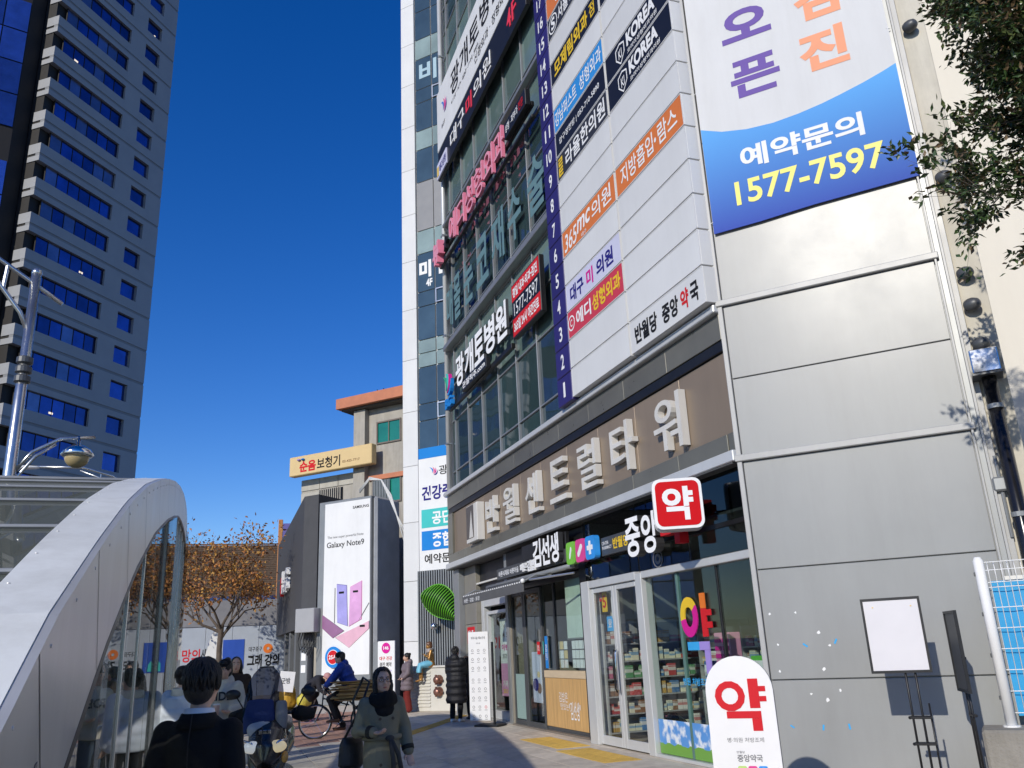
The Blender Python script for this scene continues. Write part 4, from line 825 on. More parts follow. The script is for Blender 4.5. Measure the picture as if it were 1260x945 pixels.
txt(t, '대구 건강', -.28, .22, 1.4, 1.52, i_red, bold=.02); txt(t, '검진 예약', -.28, .2, 1.2, 1.34, i_blk, bold=.02); txt(t, '1577-7597', -.25, .2, 1.0, 1.1, i_lil); txt(t, '평일 야간진료', -.25, .22, .82, .92, i_lil); txt(t, '안내', -.2, .1, .4, .6, i_red)
for s in (-.3, .26): MB().box(s - .02, s + .02, .02, .06, 0, .198).build('leg', grey, t)
t = thing('grey_door_panel', 'plain pale grey metal panel between the billboard and the notice board', 'panel', Wp(1.36, .2, 0, BP), RC); MB().box(-.24, .28, 0, .06, 0, 1.98, .01).build('sheet', grey, t); MB().box(.16, .2, -.03, -.001, .95, 1.1, .005).build('handle', chrome, t)
# dark gabled shop
DK = Vector((-7.958, 31.064, 0))
dk = thing('dark_shop', 'charcoal grey shop block with a deep overhang and a red and white logo', 'building', DK, RF)
dkm = mat('charcoal_render', (.062, .062, .066), .7, var=.12)
_q = lambda x, v: tuple(round((-B * x + NB * v).dot(d_), 4) for d_ in (-A, -NA))
PL = [(0, 0), _q(.70, .02), _q(.70, -3.2), (-12, 5), (-12, 0)]
n_ = len(PL); b = MB(); zt = [7.35, 7.35, 7.3, 7.0, 7.0]
b.add([(p[0], p[1], 2.62) for p in PL] + [(p[0], p[1], z) for p, z in zip(PL, zt)], [tuple(range(n_))[::-1], tuple(range(n_, 2 * n_))] + [(i, (i + 1) % n_, n_ + (i + 1) % n_, n_ + i) for i in range(n_)])
b.build('upper_wall', dkm, dk)
for k in range(4): MB().box(-.55 - 2.3 * k, -.05 - 2.3 * k, .06, .5, 0, 2.617, .02).build('pillar', mat('dark_pillar', (.11, .115, .12), .5), dk)
MB().box(-12, -.05, 1.6, 1.8, 0, 2.6).build('shop_glass', pane_mat('dark_shop_glass', (.02, .022, .026)), dk)
t = thing('shop_logo_sign', 'red circle and white raised letters on the charcoal shop front', 'sign', DK + A * 6.1 + NA * .02 + Vector((0, 0, 4.2)), RF)
MB().lathe([(.42, 0), (.42, .12)], 18, (-1.7, 0, .45), axis=(0, -1, 0)).build('disc', i_red, t); chars(t, 'LG', -1.1, 1.5, .1, 1.05, i_wht, y=0, d=.15, bold=.04)
# beige house with orange roof edge
HP = Vector((-6.25, 34.3, 0))
hs = thing('beige_house', 'beige concrete house with terracotta roof edge and green glazed windows', 'building', HP, RC)
bei = mat('beige_render', (.40, .375, .33), .85, var=.10, dirt=.3); ter = mat('terracotta', (.52, .19, .10), .7, var=.12)
def hbox(name, m, x0, x1, z0, z1, y0, y1, c=.01): return MB().box(x0, x1, y0, y1, z0, z1, c).build(name, m, hs)
hbox('wall', bei, -.42, 4, 0, 11.55, 0, 8); hbox('wall', bei, -3.5, -.43, 0, 8.95, 0, 6)
hbox('pilaster', bei, -.45, .14, 0, 11.5, -.3, -.003); hbox('roof_edge', ter, -1.1, 4, 11.6, 12.05, -.7, 8.2); hbox('roof_slab', mat('dark_soffit', (.08, .07, .06), .8), -.95, 4, 11.52, 11.598, -.5, 8)
hbox('band', ter, .18, 4, 8.44, 8.64, -.1, -.003); hbox('chimney', bei, -.38, .36, 12.05, 12.24, .6, 1.4); hbox('chimney_cap', ter, -.45, .44, 12.242, 12.42, .5, 1.5)
for k in range(2): MB().tube([(-.2 + k * .35, 1, 12.4), (-.2 + k * .35, 1, 12.75)], .025, 6).build('aerial', blk, hs)
grn_g = pane_mat('green_window', (.02, .22, .16), .1, .6, .05)
for x0, x1, z0, z1 in ((.62, 1.75, 10.0, 10.85), (.40, 1.75, 7.5, 8.42)):
    b = MB(); b.box(x0 - .06, x0, -.06, .05, z0 - .06, z1 + .06); b.box(x1, x1 + .06, -.06, .05, z0 - .06, z1 + .06); b.box(x0, x1, -.06, .05, z1, z1 + .06); b.box(x0, x1, -.06, .05, z0 - .06, z0); b.box((x0 + x1) / 2 - .02, (x0 + x1) / 2 + .02, -.05, .03, z0, z1)
    f_ = b.build('window', mat('window_frame_dk', (.16, .13, .11), .6), hs); MB().box(x0, x1, -.01, .0 - .002, z0, z1).build('pane', grn_g, f_)
for x0, x1, z0, z1 in ((.42, 1.3, 7.5, 8.4), (-2.45, -1.2, 7.3, 8.4)):
    MB().box(x0 - .0, x1, -.008, -.004, z0, z1).build('window', blk, hs) if x0 < 0 else None
    n = 11
    for k in range(n): MB().box(x0 + (x1 - x0) * k / n, x0 + (x1 - x0) * k / n + .045, -.10, -.062, z0, z1).build('window_bar', bei if x0 < 0 else grey, hs)
for k in range(3): hbox('wall_panel', mat('pale_render', (.46, .44, .39), .8, var=.08, dirt=.25), -3.48 + k * 1.02, -2.48 + k * 1.02, 8.46, 8.93, -.04, -.004)
for k in range(3): hbox('wall_panel', mat('pale_render'), -3.48, -2.5, 5.2 + k * 1.06, 6.24 + k * 1.06, -.04, -.004)
t = thing('hearing_aid_sign', 'cream shop sign with red and black Korean letters under the terracotta roof', 'sign', Wp(-1.35, .75, 9.0, HP), RC)
MB().box(-2.2, 2.2, 0, .35, 0, .84, .03).build('box', mat('sign_cream', (.68, .50, .24), .5, var=.04), t)
txt(t, '순음', -1.62, -.72, .12, .58, i_red, bold=.04); txt(t, '보청기', -.66, .58, .12, .6, i_blk, bold=.02); txt(t, '02-425-7717', .7, 1.6, .22, .32, i_brn)
for x, m in ((-1.62, i_lil), (-1.4, i_blue)): MB().ball((x, -.05, .66), .09, 8, sz=.5).build('ornament', m, t)
t = thing('utility_cable', 'thick white cables looping from the house wall over the alley', 'cable', Wp(.6, .3, 7.0, BP), RC)
for k in range(3):
    b = MB(); P = [(-.5, .6, .25 + .05 * k), (.1, .4, .62 + .04 * k), (.7, .3, .52), (1.2, .2, -.1 - .12 * k), (1.6, .0, -.9), (1.9 + .15 * k, 0, -1.8)]
    b.tube(P, .028, 6); b.build('strand', mat('cable_white', (.6, .6, .58), .5), t, smooth=True)
# ================================================================== far end of the street
HW = Vector((-12.6, 41.5, 0)); HR = R(17)
hw = thing('hoarding', 'long pale construction hoarding with brush lettering and a blue poster field', 'hoarding', HW, HR)
for k in range(14):
    MB().box(-12 + k * 1.2, -10.82 + k * 1.2, 0, .08, 0, 3.15, .01).build('hoarding_panel', mat('hoarding_pale', (.40, .44, .50), .5, var=.05), hw)
MB().box(-12, 4.8, .09, .5, 3.17, 4.38, .02).build('grey_band', mat('band_grey', (.22, .22, .235), .6), hw)
MB().box(-1.62, -.66, -.02, -.002, 1.24, 2.56).build('blue_poster', mat('poster_blue', (.02, .08, .42), .5, var=.1), hw); q = MB(); q.prism([(-1.1, 1.3), (-.85, 1.3), (-.87, 1.6), (-.97, 1.75), (-1.08, 1.65)], -.03, -.022, 'y'); q.build('statue_print', i_teal, hw)
txt(hw, '희망의', -3.85, -2.62, 1.62, 2.2, i_red, bold=.02); txt(hw, '새', -2.58, -2.3, 1.75, 2.2, i_blk); txt(hw, '중구', -2.3, -1.68, 1.75, 2.45, i_nvy, bold=.04); txt(hw, '100년의', -5.2, -3.95, 1.65, 2.25, i_blk, bold=.01)
txt(hw, '그래 강의', -.5, .95, 1.3, 1.85, i_blk, bold=.04); txt(hw, '대구중구', -.45, .15, 1.98, 2.2, i_blk)
ring(hw, .42, 2.1, .22, .22, .3, 0, 6.283, i_org, y=-.002, d=.01, name='emblem')
fb = thing('brick_apartment', 'low brown brick block with a dark blue window band at the end of the street', 'building', Vector((-16, 52, 0)), HR)
brk = mat('brown_brick', (.13, .085, .055), .85, var=.35, scale=8, bump=.3); 
MB().box(-14, 8, 0, 9, 0, 8.3, .05).build('wall', brk, fb)
for k in range(14): MB().box(-13.9 + k * 1.55, -12.4 + k * 1.55, -.14, -.1, 3.6, 5.3, .01).build('window_pane', pane_mat('blue_band_glass', (.02, .035, .12)) if k == 0 else MATS['blue_band_glass'], fb)
for k in range(15): MB().box(-14 + k * 1.55, -13.9 + k * 1.55, -.2, -.06, 3.5, 5.45).build('window_post', mat('rust_post', (.16, .08, .06), .7), fb)
for k in range(26): MB().box(-14, 8, -.03, -.002, 5.6 + k * .11, 5.69 + k * .11).build('brick_course', brk, fb)
MB().box(-14, 8, -.06, -.004, 0, 3.45, .02).build('plinth_wall', mat('plinth_grey', (.25, .26, .27), .7), fb)
t = thing('vertical_sign', 'narrow orange and blue vertical shop sign at the end of the street', 'sign', HW + Vector((.2, 2.6, 3.4)), HR); MB().box(-.22, .0, 0, .3, 0, 5.2, .02).build('orange_half', mat('sign_orange_pale', (.5, .22, .08), .5), t); MB().box(.01, .45, .02, .3, 0.6, 5.0, .02).build('blue_half', mat('sign_violet', (.16, .14, .40), .5), t); txt(t, '서울치과', .08, .38, 2.8, 4.5, i_wht, y=.014)
t = thing('arrow_sign', 'white arrow-topped sign on a slim pole before the hoarding', 'sign', HW + Vector((-1.0, -3.2, 0)), HR); MB().tube([(0, 0, 0), (0, 0, 1.9)], .035, 8).build('pole', white, t); q = MB(); q.prism([(-.38, 1.75), (.38, 1.75), (.12, 2.75), (0, 2.95), (-.12, 2.75)], -.06, -.02, 'y'); q.build('arrow_plate', white, t)
t = thing('office_block', 'pale office block with a blue sign band seen through the canopy glass', 'building', Vector((-24, 58, 0)), HR); MB().box(-10, 3, 0, 8, 0, 9, .05).build('wall', offw, t)
for k in range(3):
    for j in range(6): MB().box(-9.6 + j * 2.1, -8 + j * 2.1, -.05, -.01, 1.2 + k * 2.6, 2.8 + k * 2.6).build('window', MATS['blue_band_glass'], t)
MB().box(-9, 2.5, -.12, -.06, 7.7, 8.8).build('sign_band', i_nvy, t); txt(t, '대구은행', -7, 0, 7.9, 8.6, i_wht, y=-.124, bold=.03)
# ================================================================== office tower across the street
T_ = R(72.5); TQ = Vector((-42.107, 90.703, 0))
tw = thing('office_tower', 'tall grey office tower with blue ribbon windows and a column of square windows', 'building', TQ, T_)
twm = mat('granite_panel', (.31, .315, .325), .6, var=.08, scale=.4); twd = mat('granite_dark_band', (.215, .22, .228), .6, var=.1, scale=.4)
tg = pane_mat('tower_glass', (.045, .085, .28), .04, .9, .03, .35); tg.node_tree.nodes['Principled BSDF'].inputs['Metallic'].default_value = .8; tdk = mat('tower_recess', (.012, .010, .009), .7); lt_ = mat('lit_ceiling_lamp', (.9, .75, .55), .5, emit=1.1)
tgb = pane_mat('tower_blind_glass', (.13, .16, .30), .12, .7, .03, .3); tgb.node_tree.nodes['Principled BSDF'].inputs['Metallic'].default_value = .5
def tbox(name, m, x0, x1, z0, z1, y0, y1, c=0): return MB().box(x0, x1, y0, y1, z0, z1, c).build(name, m, tw)
tbox('wall', tdk, -17.3, -.4, 0, 118, .6, 22)
FZ = [1.45 + 4.0 * i for i in range(29)]        # window sill heights
for zf in FZ:
    for c, d in ((1.95, 2.55), (2.85, 4.0)):
        b = MB(); b.prism([(0, 0), (0, .6), (-16.25, .6), (-16.25, 1.6), (-17.4, 1.6), (-17.4, .02), (-16.25, 0)], zf + c, zf + d); b.build('granite_spandrel', twm, tw)
    b = MB(); b.box(-17.38, -.02, .06, .6, zf + 2.551, zf + 2.849); b.build('joint_band', twd, tw)
    tbox('granite_pier', twm, -7.3, -4.88, zf + .001, zf + 1.949, 0, .6); tbox('granite_pier', twm, -2.42, 0, zf + .001, zf + 1.949, 0, .6)
    for k in range(6): tbox('window_pane', tgb if rnd.random() < .16 else tg, -16.2 + k * 1.483, -16.2 + k * 1.483 + 1.43, zf + .04, zf + 1.92, .3, .36)
    o = tbox('window_pane', tg, -4.85, -2.45, zf + .03, zf + 1.93, .35, .4)
    if rnd.random() < .12: tbox('ceiling_lamp', lt_, -4.2 + rnd.random(), -3.9 + rnd.random() * .2 + .6, zf + .35, zf + .5, .32, .345)
    if rnd.random() < .15: 
        xx = -15 + rnd.random() * 6; tbox('ceiling_lamp', lt_, xx, xx + .5, zf + .3, zf + .5, .27, .295)
for k in range(7): MB().box(-16.23 + k * 1.483, -16.2 + k * 1.483 + .02, .25, .42, 0, 118).build('window_mullion', tdk, tw)
ctg = pane_mat('curtain_glass', (.07, .14, .40), .05, .9, .03, .6); ctg.node_tree.nodes['Principled BSDF'].inputs['Metallic'].default_value = .75
cdx, cdy = -.8, .6
for j in range(31):
    for i in range(7):
        if j % 5 == 3: continue
        xa, ya, xb, yb = -19.2 + cdx * (2.3 * i + .05), 2.0 + cdy * (2.3 * i + .05), -19.2 + cdx * 2.3 * (i + .97), 2.0 + cdy * 2.3 * (i + .97); z0, z1 = j * 3.9 + .05, j * 3.9 + 3.8
        MB().prism([(xa, ya), (xb, yb), (xb + .06, yb + .08), (xa + .06, ya + .08)], z0, z1).build('curtain_pane', ctg, tw)
b = MB(); b.prism([(-17.4, 2.1), (-19.1, 2.1), (-19.2 + cdx * 17, 2.12 + cdy * 17), (-17.4, 14)], 0, 118); b.build('wall', tdk, tw)

stl = mat('lamp_steel', (.55, .55, .54), .25, metal=.9, var=.1)
# ================================================================== subway entrance canopy beside the camera
CD = .45                                        # distance of its glass side from the camera's own line
cn = thing('subway_canopy', 'arched subway entrance canopy with a broad white metal band and glass side', 'canopy', NA * CD, RF)
CP = [(.7, 0), (1.0, .45), (1.5, .95), (2.0, 1.26), (2.47, 1.46), (3.11, 1.76), (4.19, 2.14), (5.36, 2.52), (6.6, 2.86), (7.98, 3.17), (9.4, 3.46), (10.96, 3.74), (12.6, 3.99), (14.2, 4.18), (15.4, 4.27), (16.3, 4.29), (17.1, 4.24), (17.6, 4.12), (17.9, 3.9)]
CI = [(1.75, 0), (2.1, .45), (2.5, .75), (3.0, 1.0), (3.5, 1.19), (3.99, 1.41), (4.69, 1.71), (6.03, 2.19), (7.71, 2.66), (9.7, 3.08), (11.2, 3.35), (12.6, 3.57), (13.8, 3.70), (14.9, 3.77), (15.8, 3.80), (16.5, 3.79), (17.1, 3.72), (17.5, 3.62), (17.72, 3.5)]
def rs(P, n):                                   # resample a profile evenly
    P = np.array(P); d = np.r_[0, np.cumsum(np.hypot(*np.diff(P, axis=0).T))]; s = np.linspace(0, d[-1], n)
    return np.stack([np.interp(s, d, P[:, 0]), np.interp(s, d, P[:, 1])], 1)
NP = 60; cpo = rs(CP, NP)
_iu = cpo[:, 0] + np.interp(cpo[:, 0], [.7, 3, 8, 14, 16, 17.9], [1.05, .36, .36, .34, .22, -.18])
cpi = np.stack([_iu, np.interp(_iu, [p[0] for p in CI], [p[1] for p in CI])], 1)
band_w = mat('canopy_white_metal', (.80, .805, .755), .38, metal=0, var=.05, scale=1.0, bump=.03, bscale=4, dirt=.22); band_g = mat('canopy_side_metal', (.60, .60, .585), .32, metal=.4, var=.07, scale=1.4, bump=.03, bscale=4, dirt=.12)
WID = 3.05
def ribs(i0, i1, P, Q, y0, y1, name, m, gap=0):
    b = MB()
    for i in range(i0, i1):
        p, p2, q, q2 = P[i], P[i + 1], Q[i], Q[i + 1]
        b.add([(-p[0], y0, p[1]), (-p2[0], y0, p2[1]), (-q2[0], y0, q2[1]), (-q[0], y0, q[1]), (-p[0], y1, p[1]), (-p2[0], y1, p2[1]), (-q2[0], y1, q2[1]), (-q[0], y1, q[1])], [(0, 1, 2, 3), (4, 7, 6, 5), (0, 4, 5, 1), (3, 2, 6, 7)])
        if i == i0: b.add([(-p[0], y0, p[1]), (-q[0], y0, q[1]), (-q[0], y1, q[1]), (-p[0], y1, p[1])], [(0, 1, 2, 3)])
        if i == i1 - 1: b.add([(-p2[0], y0, p2[1]), (-q2[0], y0, q2[1]), (-q2[0], y1, q2[1]), (-p2[0], y1, p2[1])], [(0, 3, 2, 1)])
    return b.build(name, m, cn)
# local frame: x = -along, y = inward seen from the shops, i.e. y<0 towards shops... the canopy lies on the street side (y < 0)
cuts = [0, 5, 9, 13, 17, 21, 26, 31, 36, 41, 46, 51, NP - 1]
inner_cap = cpo * 1.0; inner_cap[:, 1] -= .05
for a, b_ in zip(cuts[:-1], cuts[1:]):
    ribs(a, b_, cpo, cpi, -.03, 0.0, 'side_panel', band_g)
    low = cpo.copy(); low[:, 1] -= .06
    up_ = cpo.copy(); up_[:, 1] += .004
    ribs(a, b_, up_, low, -.255, -.031, 'edge_band', band_w)
    ribs(a, b_, up_, low, -WID + .0, -WID + .22, 'edge_band', band_w)
seam = mat('seam_dark', (.03, .03, .032), .6)
for a in cuts[1:-1]:
    p, q = cpo[a], cpi[a]; b = MB(); b.add([(-p[0] - .006, .0015, p[1]), (-p[0] + .006, .0015, p[1]), (-q[0] + .006, .0015, q[1]), (-q[0] - .006, .0015, q[1])], [(0, 1, 2, 3)]); b.build('panel_seam', seam, cn)
b = MB(); b.tube([(-p[0], -.012, p[1] - .012) for p in cpi], .022, 6); b.build('black_gasket', blk, cn)
rg = glass_mat('roof_glass', (.80, .84, .79), 1.5)
_t = rg.node_tree; _df = _t.nodes.new('ShaderNodeBsdfDiffuse'); _df.inputs[0].default_value = (.13, .14, .12, 1); _m2 = _t.nodes.new('ShaderNodeMixShader'); _m2.inputs[0].default_value = .62   # dusty grey mixed in, darkened to stand in for the shaded interior below
_o = _t.nodes['Material Output']; _src = _o.inputs[0].links[0].from_socket; _t.links.new(_src, _m2.inputs[1]); _t.links.new(_df.outputs[0], _m2.inputs[2]); _t.links.new(_m2.outputs[0], _o.inputs[0])
rp_ = cpo[::3]
for i in range(len(rp_) - 1):
    for k in range(3):
        y0 = -.27 - k * (WID - .5) / 3; y1 = -.27 - (k + 1) * (WID - .5) / 3 + .02; p, q = rp_[i], rp_[i + 1]; e = .012
        dx, dz = q[0] - p[0], q[1] - p[1]; l = math.hypot(dx, dz); nx, nz_ = -dz / l, dx / l
        A_ = (p[0] + dx / l * e, p[1] + dz / l * e - .02); B_ = (q[0] - dx / l * e, q[1] - dz / l * e - .02)
        b = MB(); b.add([(-A_[0], y0, A_[1]), (-B_[0], y0, B_[1]), (-B_[0], y1, B_[1]), (-A_[0], y1, A_[1]), (-A_[0] + nx * .02, y0, A_[1] - nz_ * .02), (-B_[0] + nx * .02, y0, B_[1] - nz_ * .02), (-B_[0] + nx * .02, y1, B_[1] - nz_ * .02), (-A_[0] + nx * .02, y1, A_[1] - nz_ * .02)], [(0, 1, 2, 3), (7, 6, 5, 4), (0, 4, 5, 1), (3, 2, 6, 7), (0, 3, 7, 4), (1, 5, 6, 2)])
        b.build('roof_pane', rg, cn)
for p in rp_: b = MB(); b.tube([(-p[0], -.26, p[1] - .01), (-p[0], -WID + .22, p[1] - .01)], .013, 6); b.build('roof_bar', grey, cn)
for y in (-1.2, -2.1): b = MB(); b.tube([(-p[0], y, p[1] - .06) for p in cpo], .04, 6); b.build('roof_rib', alu, cn)
cg = glass_mat('canopy_glass', (.95, .965, .96), 1.5, refl=.55)
def ci_z(u): return float(np.interp(u, cpi[:, 0], cpi[:, 1]))
cols = [2.0, 2.9, 3.8, 4.75, 5.9, 7.1, 8.3, 9.5, 10.7, 11.9, 13.1, 14.3, 15.5, 16.7, 17.5]
for a, b_ in zip(cols[:-1], cols[1:]):
    n = 5; b = MB(); us_ = [a + .012 + (b_ - a - .024) * i / n for i in range(n + 1)]
    b.prism([(-us_[0], .02)] + [(-u, max(.03, ci_z(u) - .02)) for u in us_] + [(-us_[-1], .02)], -.035, -.023, 'y'); b.build('glass_pane', cg, cn, (0, rnd.uniform(-.002, .002), 0), rnd.uniform(-.006, .006))
    b = MB(); 
    b.prism([(-us_[0], .02)] + [(-u, max(.03, float(np.interp(u, cpo[:, 0], cpo[:, 1])) - .2)) for u in us_] + [(-us_[-1], .02)], -WID + .02, -WID + .032, 'y'); b.build('glass_pane', cg, cn)
for u in cols[1:]:
    MB().box(-u - .012, -u + .012, -.09, -.012, 0, max(.1, ci_z(u) - .02), .003).build('glass_post', MATS['lamp_steel'], cn)
MB().box(-17.72, -17.55, -.16, -.02, 0, 3.55, .02).build('end_post', mat('bronze_post', (.20, .185, .16), .35, metal=.6), cn); MB().box(-17.72, -17.55, -WID + .02, -WID + .16, 0, 3.8, .02).build('end_post', MATS['bronze_post'], cn)
MB().box(-13, -1.8, -WID + .1, -.1, .0, .02).build('landing', concrete, cn)
t = thing('handrail', 'steel handrail inside the canopy glass', 'handrail', NA * (CD + .6), RF)
MB().tube([(-3, 0, .9), (-12, 0, .95), (-16, 0, .95)], .025, 8).build('rail', chrome, t, smooth=True)
for u in (4, 6.5, 9, 11.5, 14): MB().tube([(-u, 0, 0), (-u, 0, .92)], .02, 8).build('post', chrome, t)
b = MB()                                        # fixing bolts along both edges of the band
for u in np.arange(2.6, 17.2, .45):
    z = float(np.interp(u, cpo[:, 0], cpo[:, 1])); b.lathe([(.007, 0), (.006, .003), (.002, .004)], 8, (-u, 0, z - .06), axis=(0, 1, 0)); b.lathe([(.007, 0), (.006, .003), (.002, .004)], 8, (-u, -.225, z + .003), axis=(0, 0, 1))
tag(b.build('bolt', band_g, cn), kind='stuff')
# scraped decals on the metal side
b = MB()
for (u, z, s) in ((2.86, 1.25, .05), (3.02, 1.28, .06), (2.95, 1.10, .05)): b.prism([(-u - s * .3, z - s), (-u + s * .3, z - s), (-u + s * .35, z + s * .9), (-u - s * .25, z + s)], .001, .0035, 'y')
tag(b.build('worn_sticker', mat('worn_sticker', (.16, .15, .15), .8, var=.5, scale=30), cn), kind='stuff')

# ================================================================== street lamps
stl = mat('lamp_steel', (.55, .55, .54), .25, metal=.9, var=.1)
P0 = Vector((-7.37, 11.9, 0))
t = thing('street_lamp', 'tall steel lamp post with curved double arms and a hanging globe lamp', 'street lamp', P0, R(31))
MB().tube([(0, 0, 0), (0, 0, 4.2), (0, 0, 7.52)], [.10, .085, .07], 16).build('pole', stl, t, smooth=True); MB().ball((0, 0, 7.54), .08, 10).build('finial', stl, t, smooth=True)
for z in (5.72, 5.87, 6.02): MB().lathe([(.085, z), (.115, z + .02), (.115, z + .1), (.085, z + .12)], 16).build('pole_collar', dkg, t)
MB().tube([(-2.3, 0, 8.7), (-1.4, 0, 8.25), (-.5, 0, 7.66), (0, 0, 7.34), (.40, 0, 7.08)], .035, 8).build('arm', stl, t, smooth=True); MB().tube([(-2.0, 0, 8.45), (-1.2, 0, 7.95), (-.5, 0, 7.3), (-.15, 0, 6.85), (0, 0, 6.5)], .035, 8).build('arm', stl, t, smooth=True); MB().tube([(-.42, 0, 7.22), (-.40, 0, 7.6)], .03, 8).build('arm_strut', stl, t)
MB().tube([(.04, 0, 4.35), (.25, 0, 4.68), (.6, 0, 4.91), (1.07, 0, 4.98)], .028, 8).build('arm', stl, t, smooth=True); MB().tube([(.04, 0, 4.0), (.1, 0, 4.3), (.3, 0, 4.62), (.55, 0, 4.83)], .024, 8).build('arm', stl, t, smooth=True)
MB().lathe([(.02, 0), (.20, .0), (.235, .03), (.19, .11), (.1, .17), (.03, .19), (.03, .32)], 20, (.85, 0, 4.65)).build('lamp_hood', chrome, t, smooth=True); MB().ball((.85, 0, 4.64), .175, 16, sz=.9).build('lamp_globe', mat('globe_glass', (.42, .33, .17), .25, var=.1), t, smooth=True)
P1 = Vector((-17.3, 29.3, 0))
t = thing('street_lamp', 'distant road lamp with a long curved white arm above the canopy roof', 'street lamp', P1, R(28))
MB().tube([(3.3, 0, 0), (3.3, 0, 7.9)], .09, 10).build('pole', stl, t, smooth=True); MB().tube([(3.3, 0, 7.85), (2.6, 0, 8.35), (1.6, 0, 8.62), (.1, 0, 8.56)], .05, 8).build('arm', stl, t, smooth=True); MB().tube([(3.3, 0, 7.5), (2.5, 0, 8.15), (1.5, 0, 8.5)], .035, 8).build('arm', stl, t, smooth=True)
MB().tube([(2.2, 0, 8.28), (2.2, 0, 8.5)], .02, 6).build('arm_strut', stl, t)
MB().lathe([(.01, -.55), (.12, -.45), (.15, -.1), (.1, .3), (.05, .4)], 12, (-.2, 0, 8.52), sy=1, sx=.55, axis=(1, 0, .06)).build('lamp_head', white, t, smooth=True)

# ================================================================== right-hand edge: cream building, flue, fence, easels
cb_ = thing('cream_building', 'plain cream building rising behind the flue and the fence', 'building', G(3.2, -4.5), RC)
crm = mat('cream_render', (.72, .68, .60), .8, var=.03, scale=.5, dirt=.04)
for k in range(5): MB().box(.0 + k * 2.6, 2.59 + k * 2.6, 0, 8, 0, 26, .01).build('wall_section', crm, cb_)
for z in (9, 14): MB().box(0, 13, -.04, -.002, z, z + .06).build('string_course', crm, cb_)
t = thing('flue_pipe', 'black vertical flue pipe with a polished steel box on its top', 'pipe', G(2.93, .10), RC)
MB().tube([(0, 0, .0), (.0, 0, 4.32)], .075, 18).build('pipe', mat('gloss_black', (.012, .012, .014), .22, var=.2), t, smooth=True)
b = MB(); b.box(-.15, .13, -.14, .14, 4.30, 4.58, .012); b.build('steel_box', chrome, t); MB().box(-.165, .145, -.155, .155, 4.27, 4.297, .004).build('box_rim', dkg, t)
for z in (1.2, 2.7, 3.9): MB().lathe([(.085, z), (.085, z + .05)], 16).build('pipe_clamp', grey, t, smooth=False); MB().box(-.02, .02, .05, .3, z, z + .05).build('clamp_bracket', grey, t)
t = thing('gas_meter', 'small grey gas regulator with pipes fixed low on the cream strip', 'meter', G(2.84, -.02, 3.0), RC)
MB().box(-.1, .06, -.06, .04, 0, .16, .02).build('regulator', grey, t); MB().tube([(-.02, 0, -.5), (-.02, 0, 0)], .02, 8).build('pipe', grey, t); MB().tube([(-.02, 0, .16), (-.02, 0, .4)], .02, 8).build('pipe', grey, t)
t = thing('concrete_block', 'stained concrete block carrying the white fence post', 'block', G(4.2, .55), RC); MB().box(-2.03, 2.0, -.28, .28, 0, .645, .025).build('block', concrete, t)
t = thing('mesh_fence', 'white wire mesh fence with a round post in front of a blue sheet', 'fence', G(2.44, .5, .645), RC)
MB().tube([(0, 0, 0), (0, 0, 1.60), (0, 0, 1.64)], [.05, .05, .03], 16).build('post', i_wht, t, smooth=True); MB().lathe([(.08, 0), (.08, .015)], 12).build('base_plate', i_wht, t)
for k in range(4): MB().box(-.062, -.04, -.02, .02, .25 + k * .4, .29 + k * .4, .004).build('clip', dkg, t)
wm = MB().tube([(0, 0, .12), (0, 0, 1.38), (0, -.06, 1.44), (0, -.06, 1.50), (0, 0, 1.58)], .0045, 5).mesh('wire', i_wht, True)
for k in range(40): link('wire', wm, t, (.075 + k * .06, 0, 0))
for z in (.13, .33, .53, .73, .93, 1.13, 1.33, 1.38, 1.50, 1.58): MB().tube([(.05, -.006 if z < 1.42 else -.05, z), (2.5, -.006 if z < 1.42 else -.05, z)], .0045, 5).build('wire', i_wht, t)
t = thing('blue_sheet', 'bright blue plastic sheet stretched behind the wire fence', 'sheet', G(3.6, .42, .74), RC)
bs_ = mat('blue_tarp', (.012, .30, .60), .45, var=.06, bump=.15, bscale=6); b = MB(); n = 18
for i in range(n):
    xa, xb = -1.08 + 2.3 * i / n, -1.08 + 2.3 * (i + 1) / n; ya, yb = .012 * math.sin(i * 1.7), .012 * math.sin((i + 1) * 1.7)
    b.add([(xa, ya, 0), (xb, yb, 0), (xb, yb, 1.3), (xa, ya, 1.3), (xa, ya + .006, 0), (xb, yb + .006, 0), (xb, yb + .006, 1.3), (xa, ya + .006, 1.3)], [(0, 1, 2, 3), (7, 6, 5, 4), (3, 2, 6, 7), (0, 4, 5, 1)])
b.build('cloth', bs_, t); MB().box(-.68, -.2, -.026, -.018, .98, 1.10).build('white_patch', i_wht, t); MB().box(-.95, 1.2, -.03, .03, 1.302, 1.34).build('batten', offw, t)
# easels
t = thing('easel_sign', 'white notice board in a black frame on a slim black stand before the metal wall', 'sign stand', G(1.57, 1.0), RC)
fr_ = MB(); fr_.box(-.28, .28, 0, .03, 1.19, 1.215); fr_.box(-.28, .28, 0, .03, 1.895, 1.92); fr_.box(-.28, -.258, 0, .03, 1.215, 1.895); fr_.box(.258, .28, 0, .03, 1.215, 1.895); fr_.build('frame', blk_m, t)
MB().box(-.257, .257, .006, .024, 1.216, 1.894).build('sheet', mat('easel_white', (.68, .66, .68), .35, var=.03), t)
for z in (1.83, ): 
    for x in (-.17, .19): MB().lathe([(.008, 0), (.008, .004)], 8, (x, .006, z), axis=(0, -1, 0)).build('pin', i_crm, t)
for x in (.03, .12): MB().tube([(x, .04, 1.6), (x, .04, .02)], .011, 8).build('pole', blk_m, t, smooth=True)
MB().tube([(.19, .10, .9), (.19, .1, .02)], .009, 8).build('pole', blk_m, t, smooth=True)
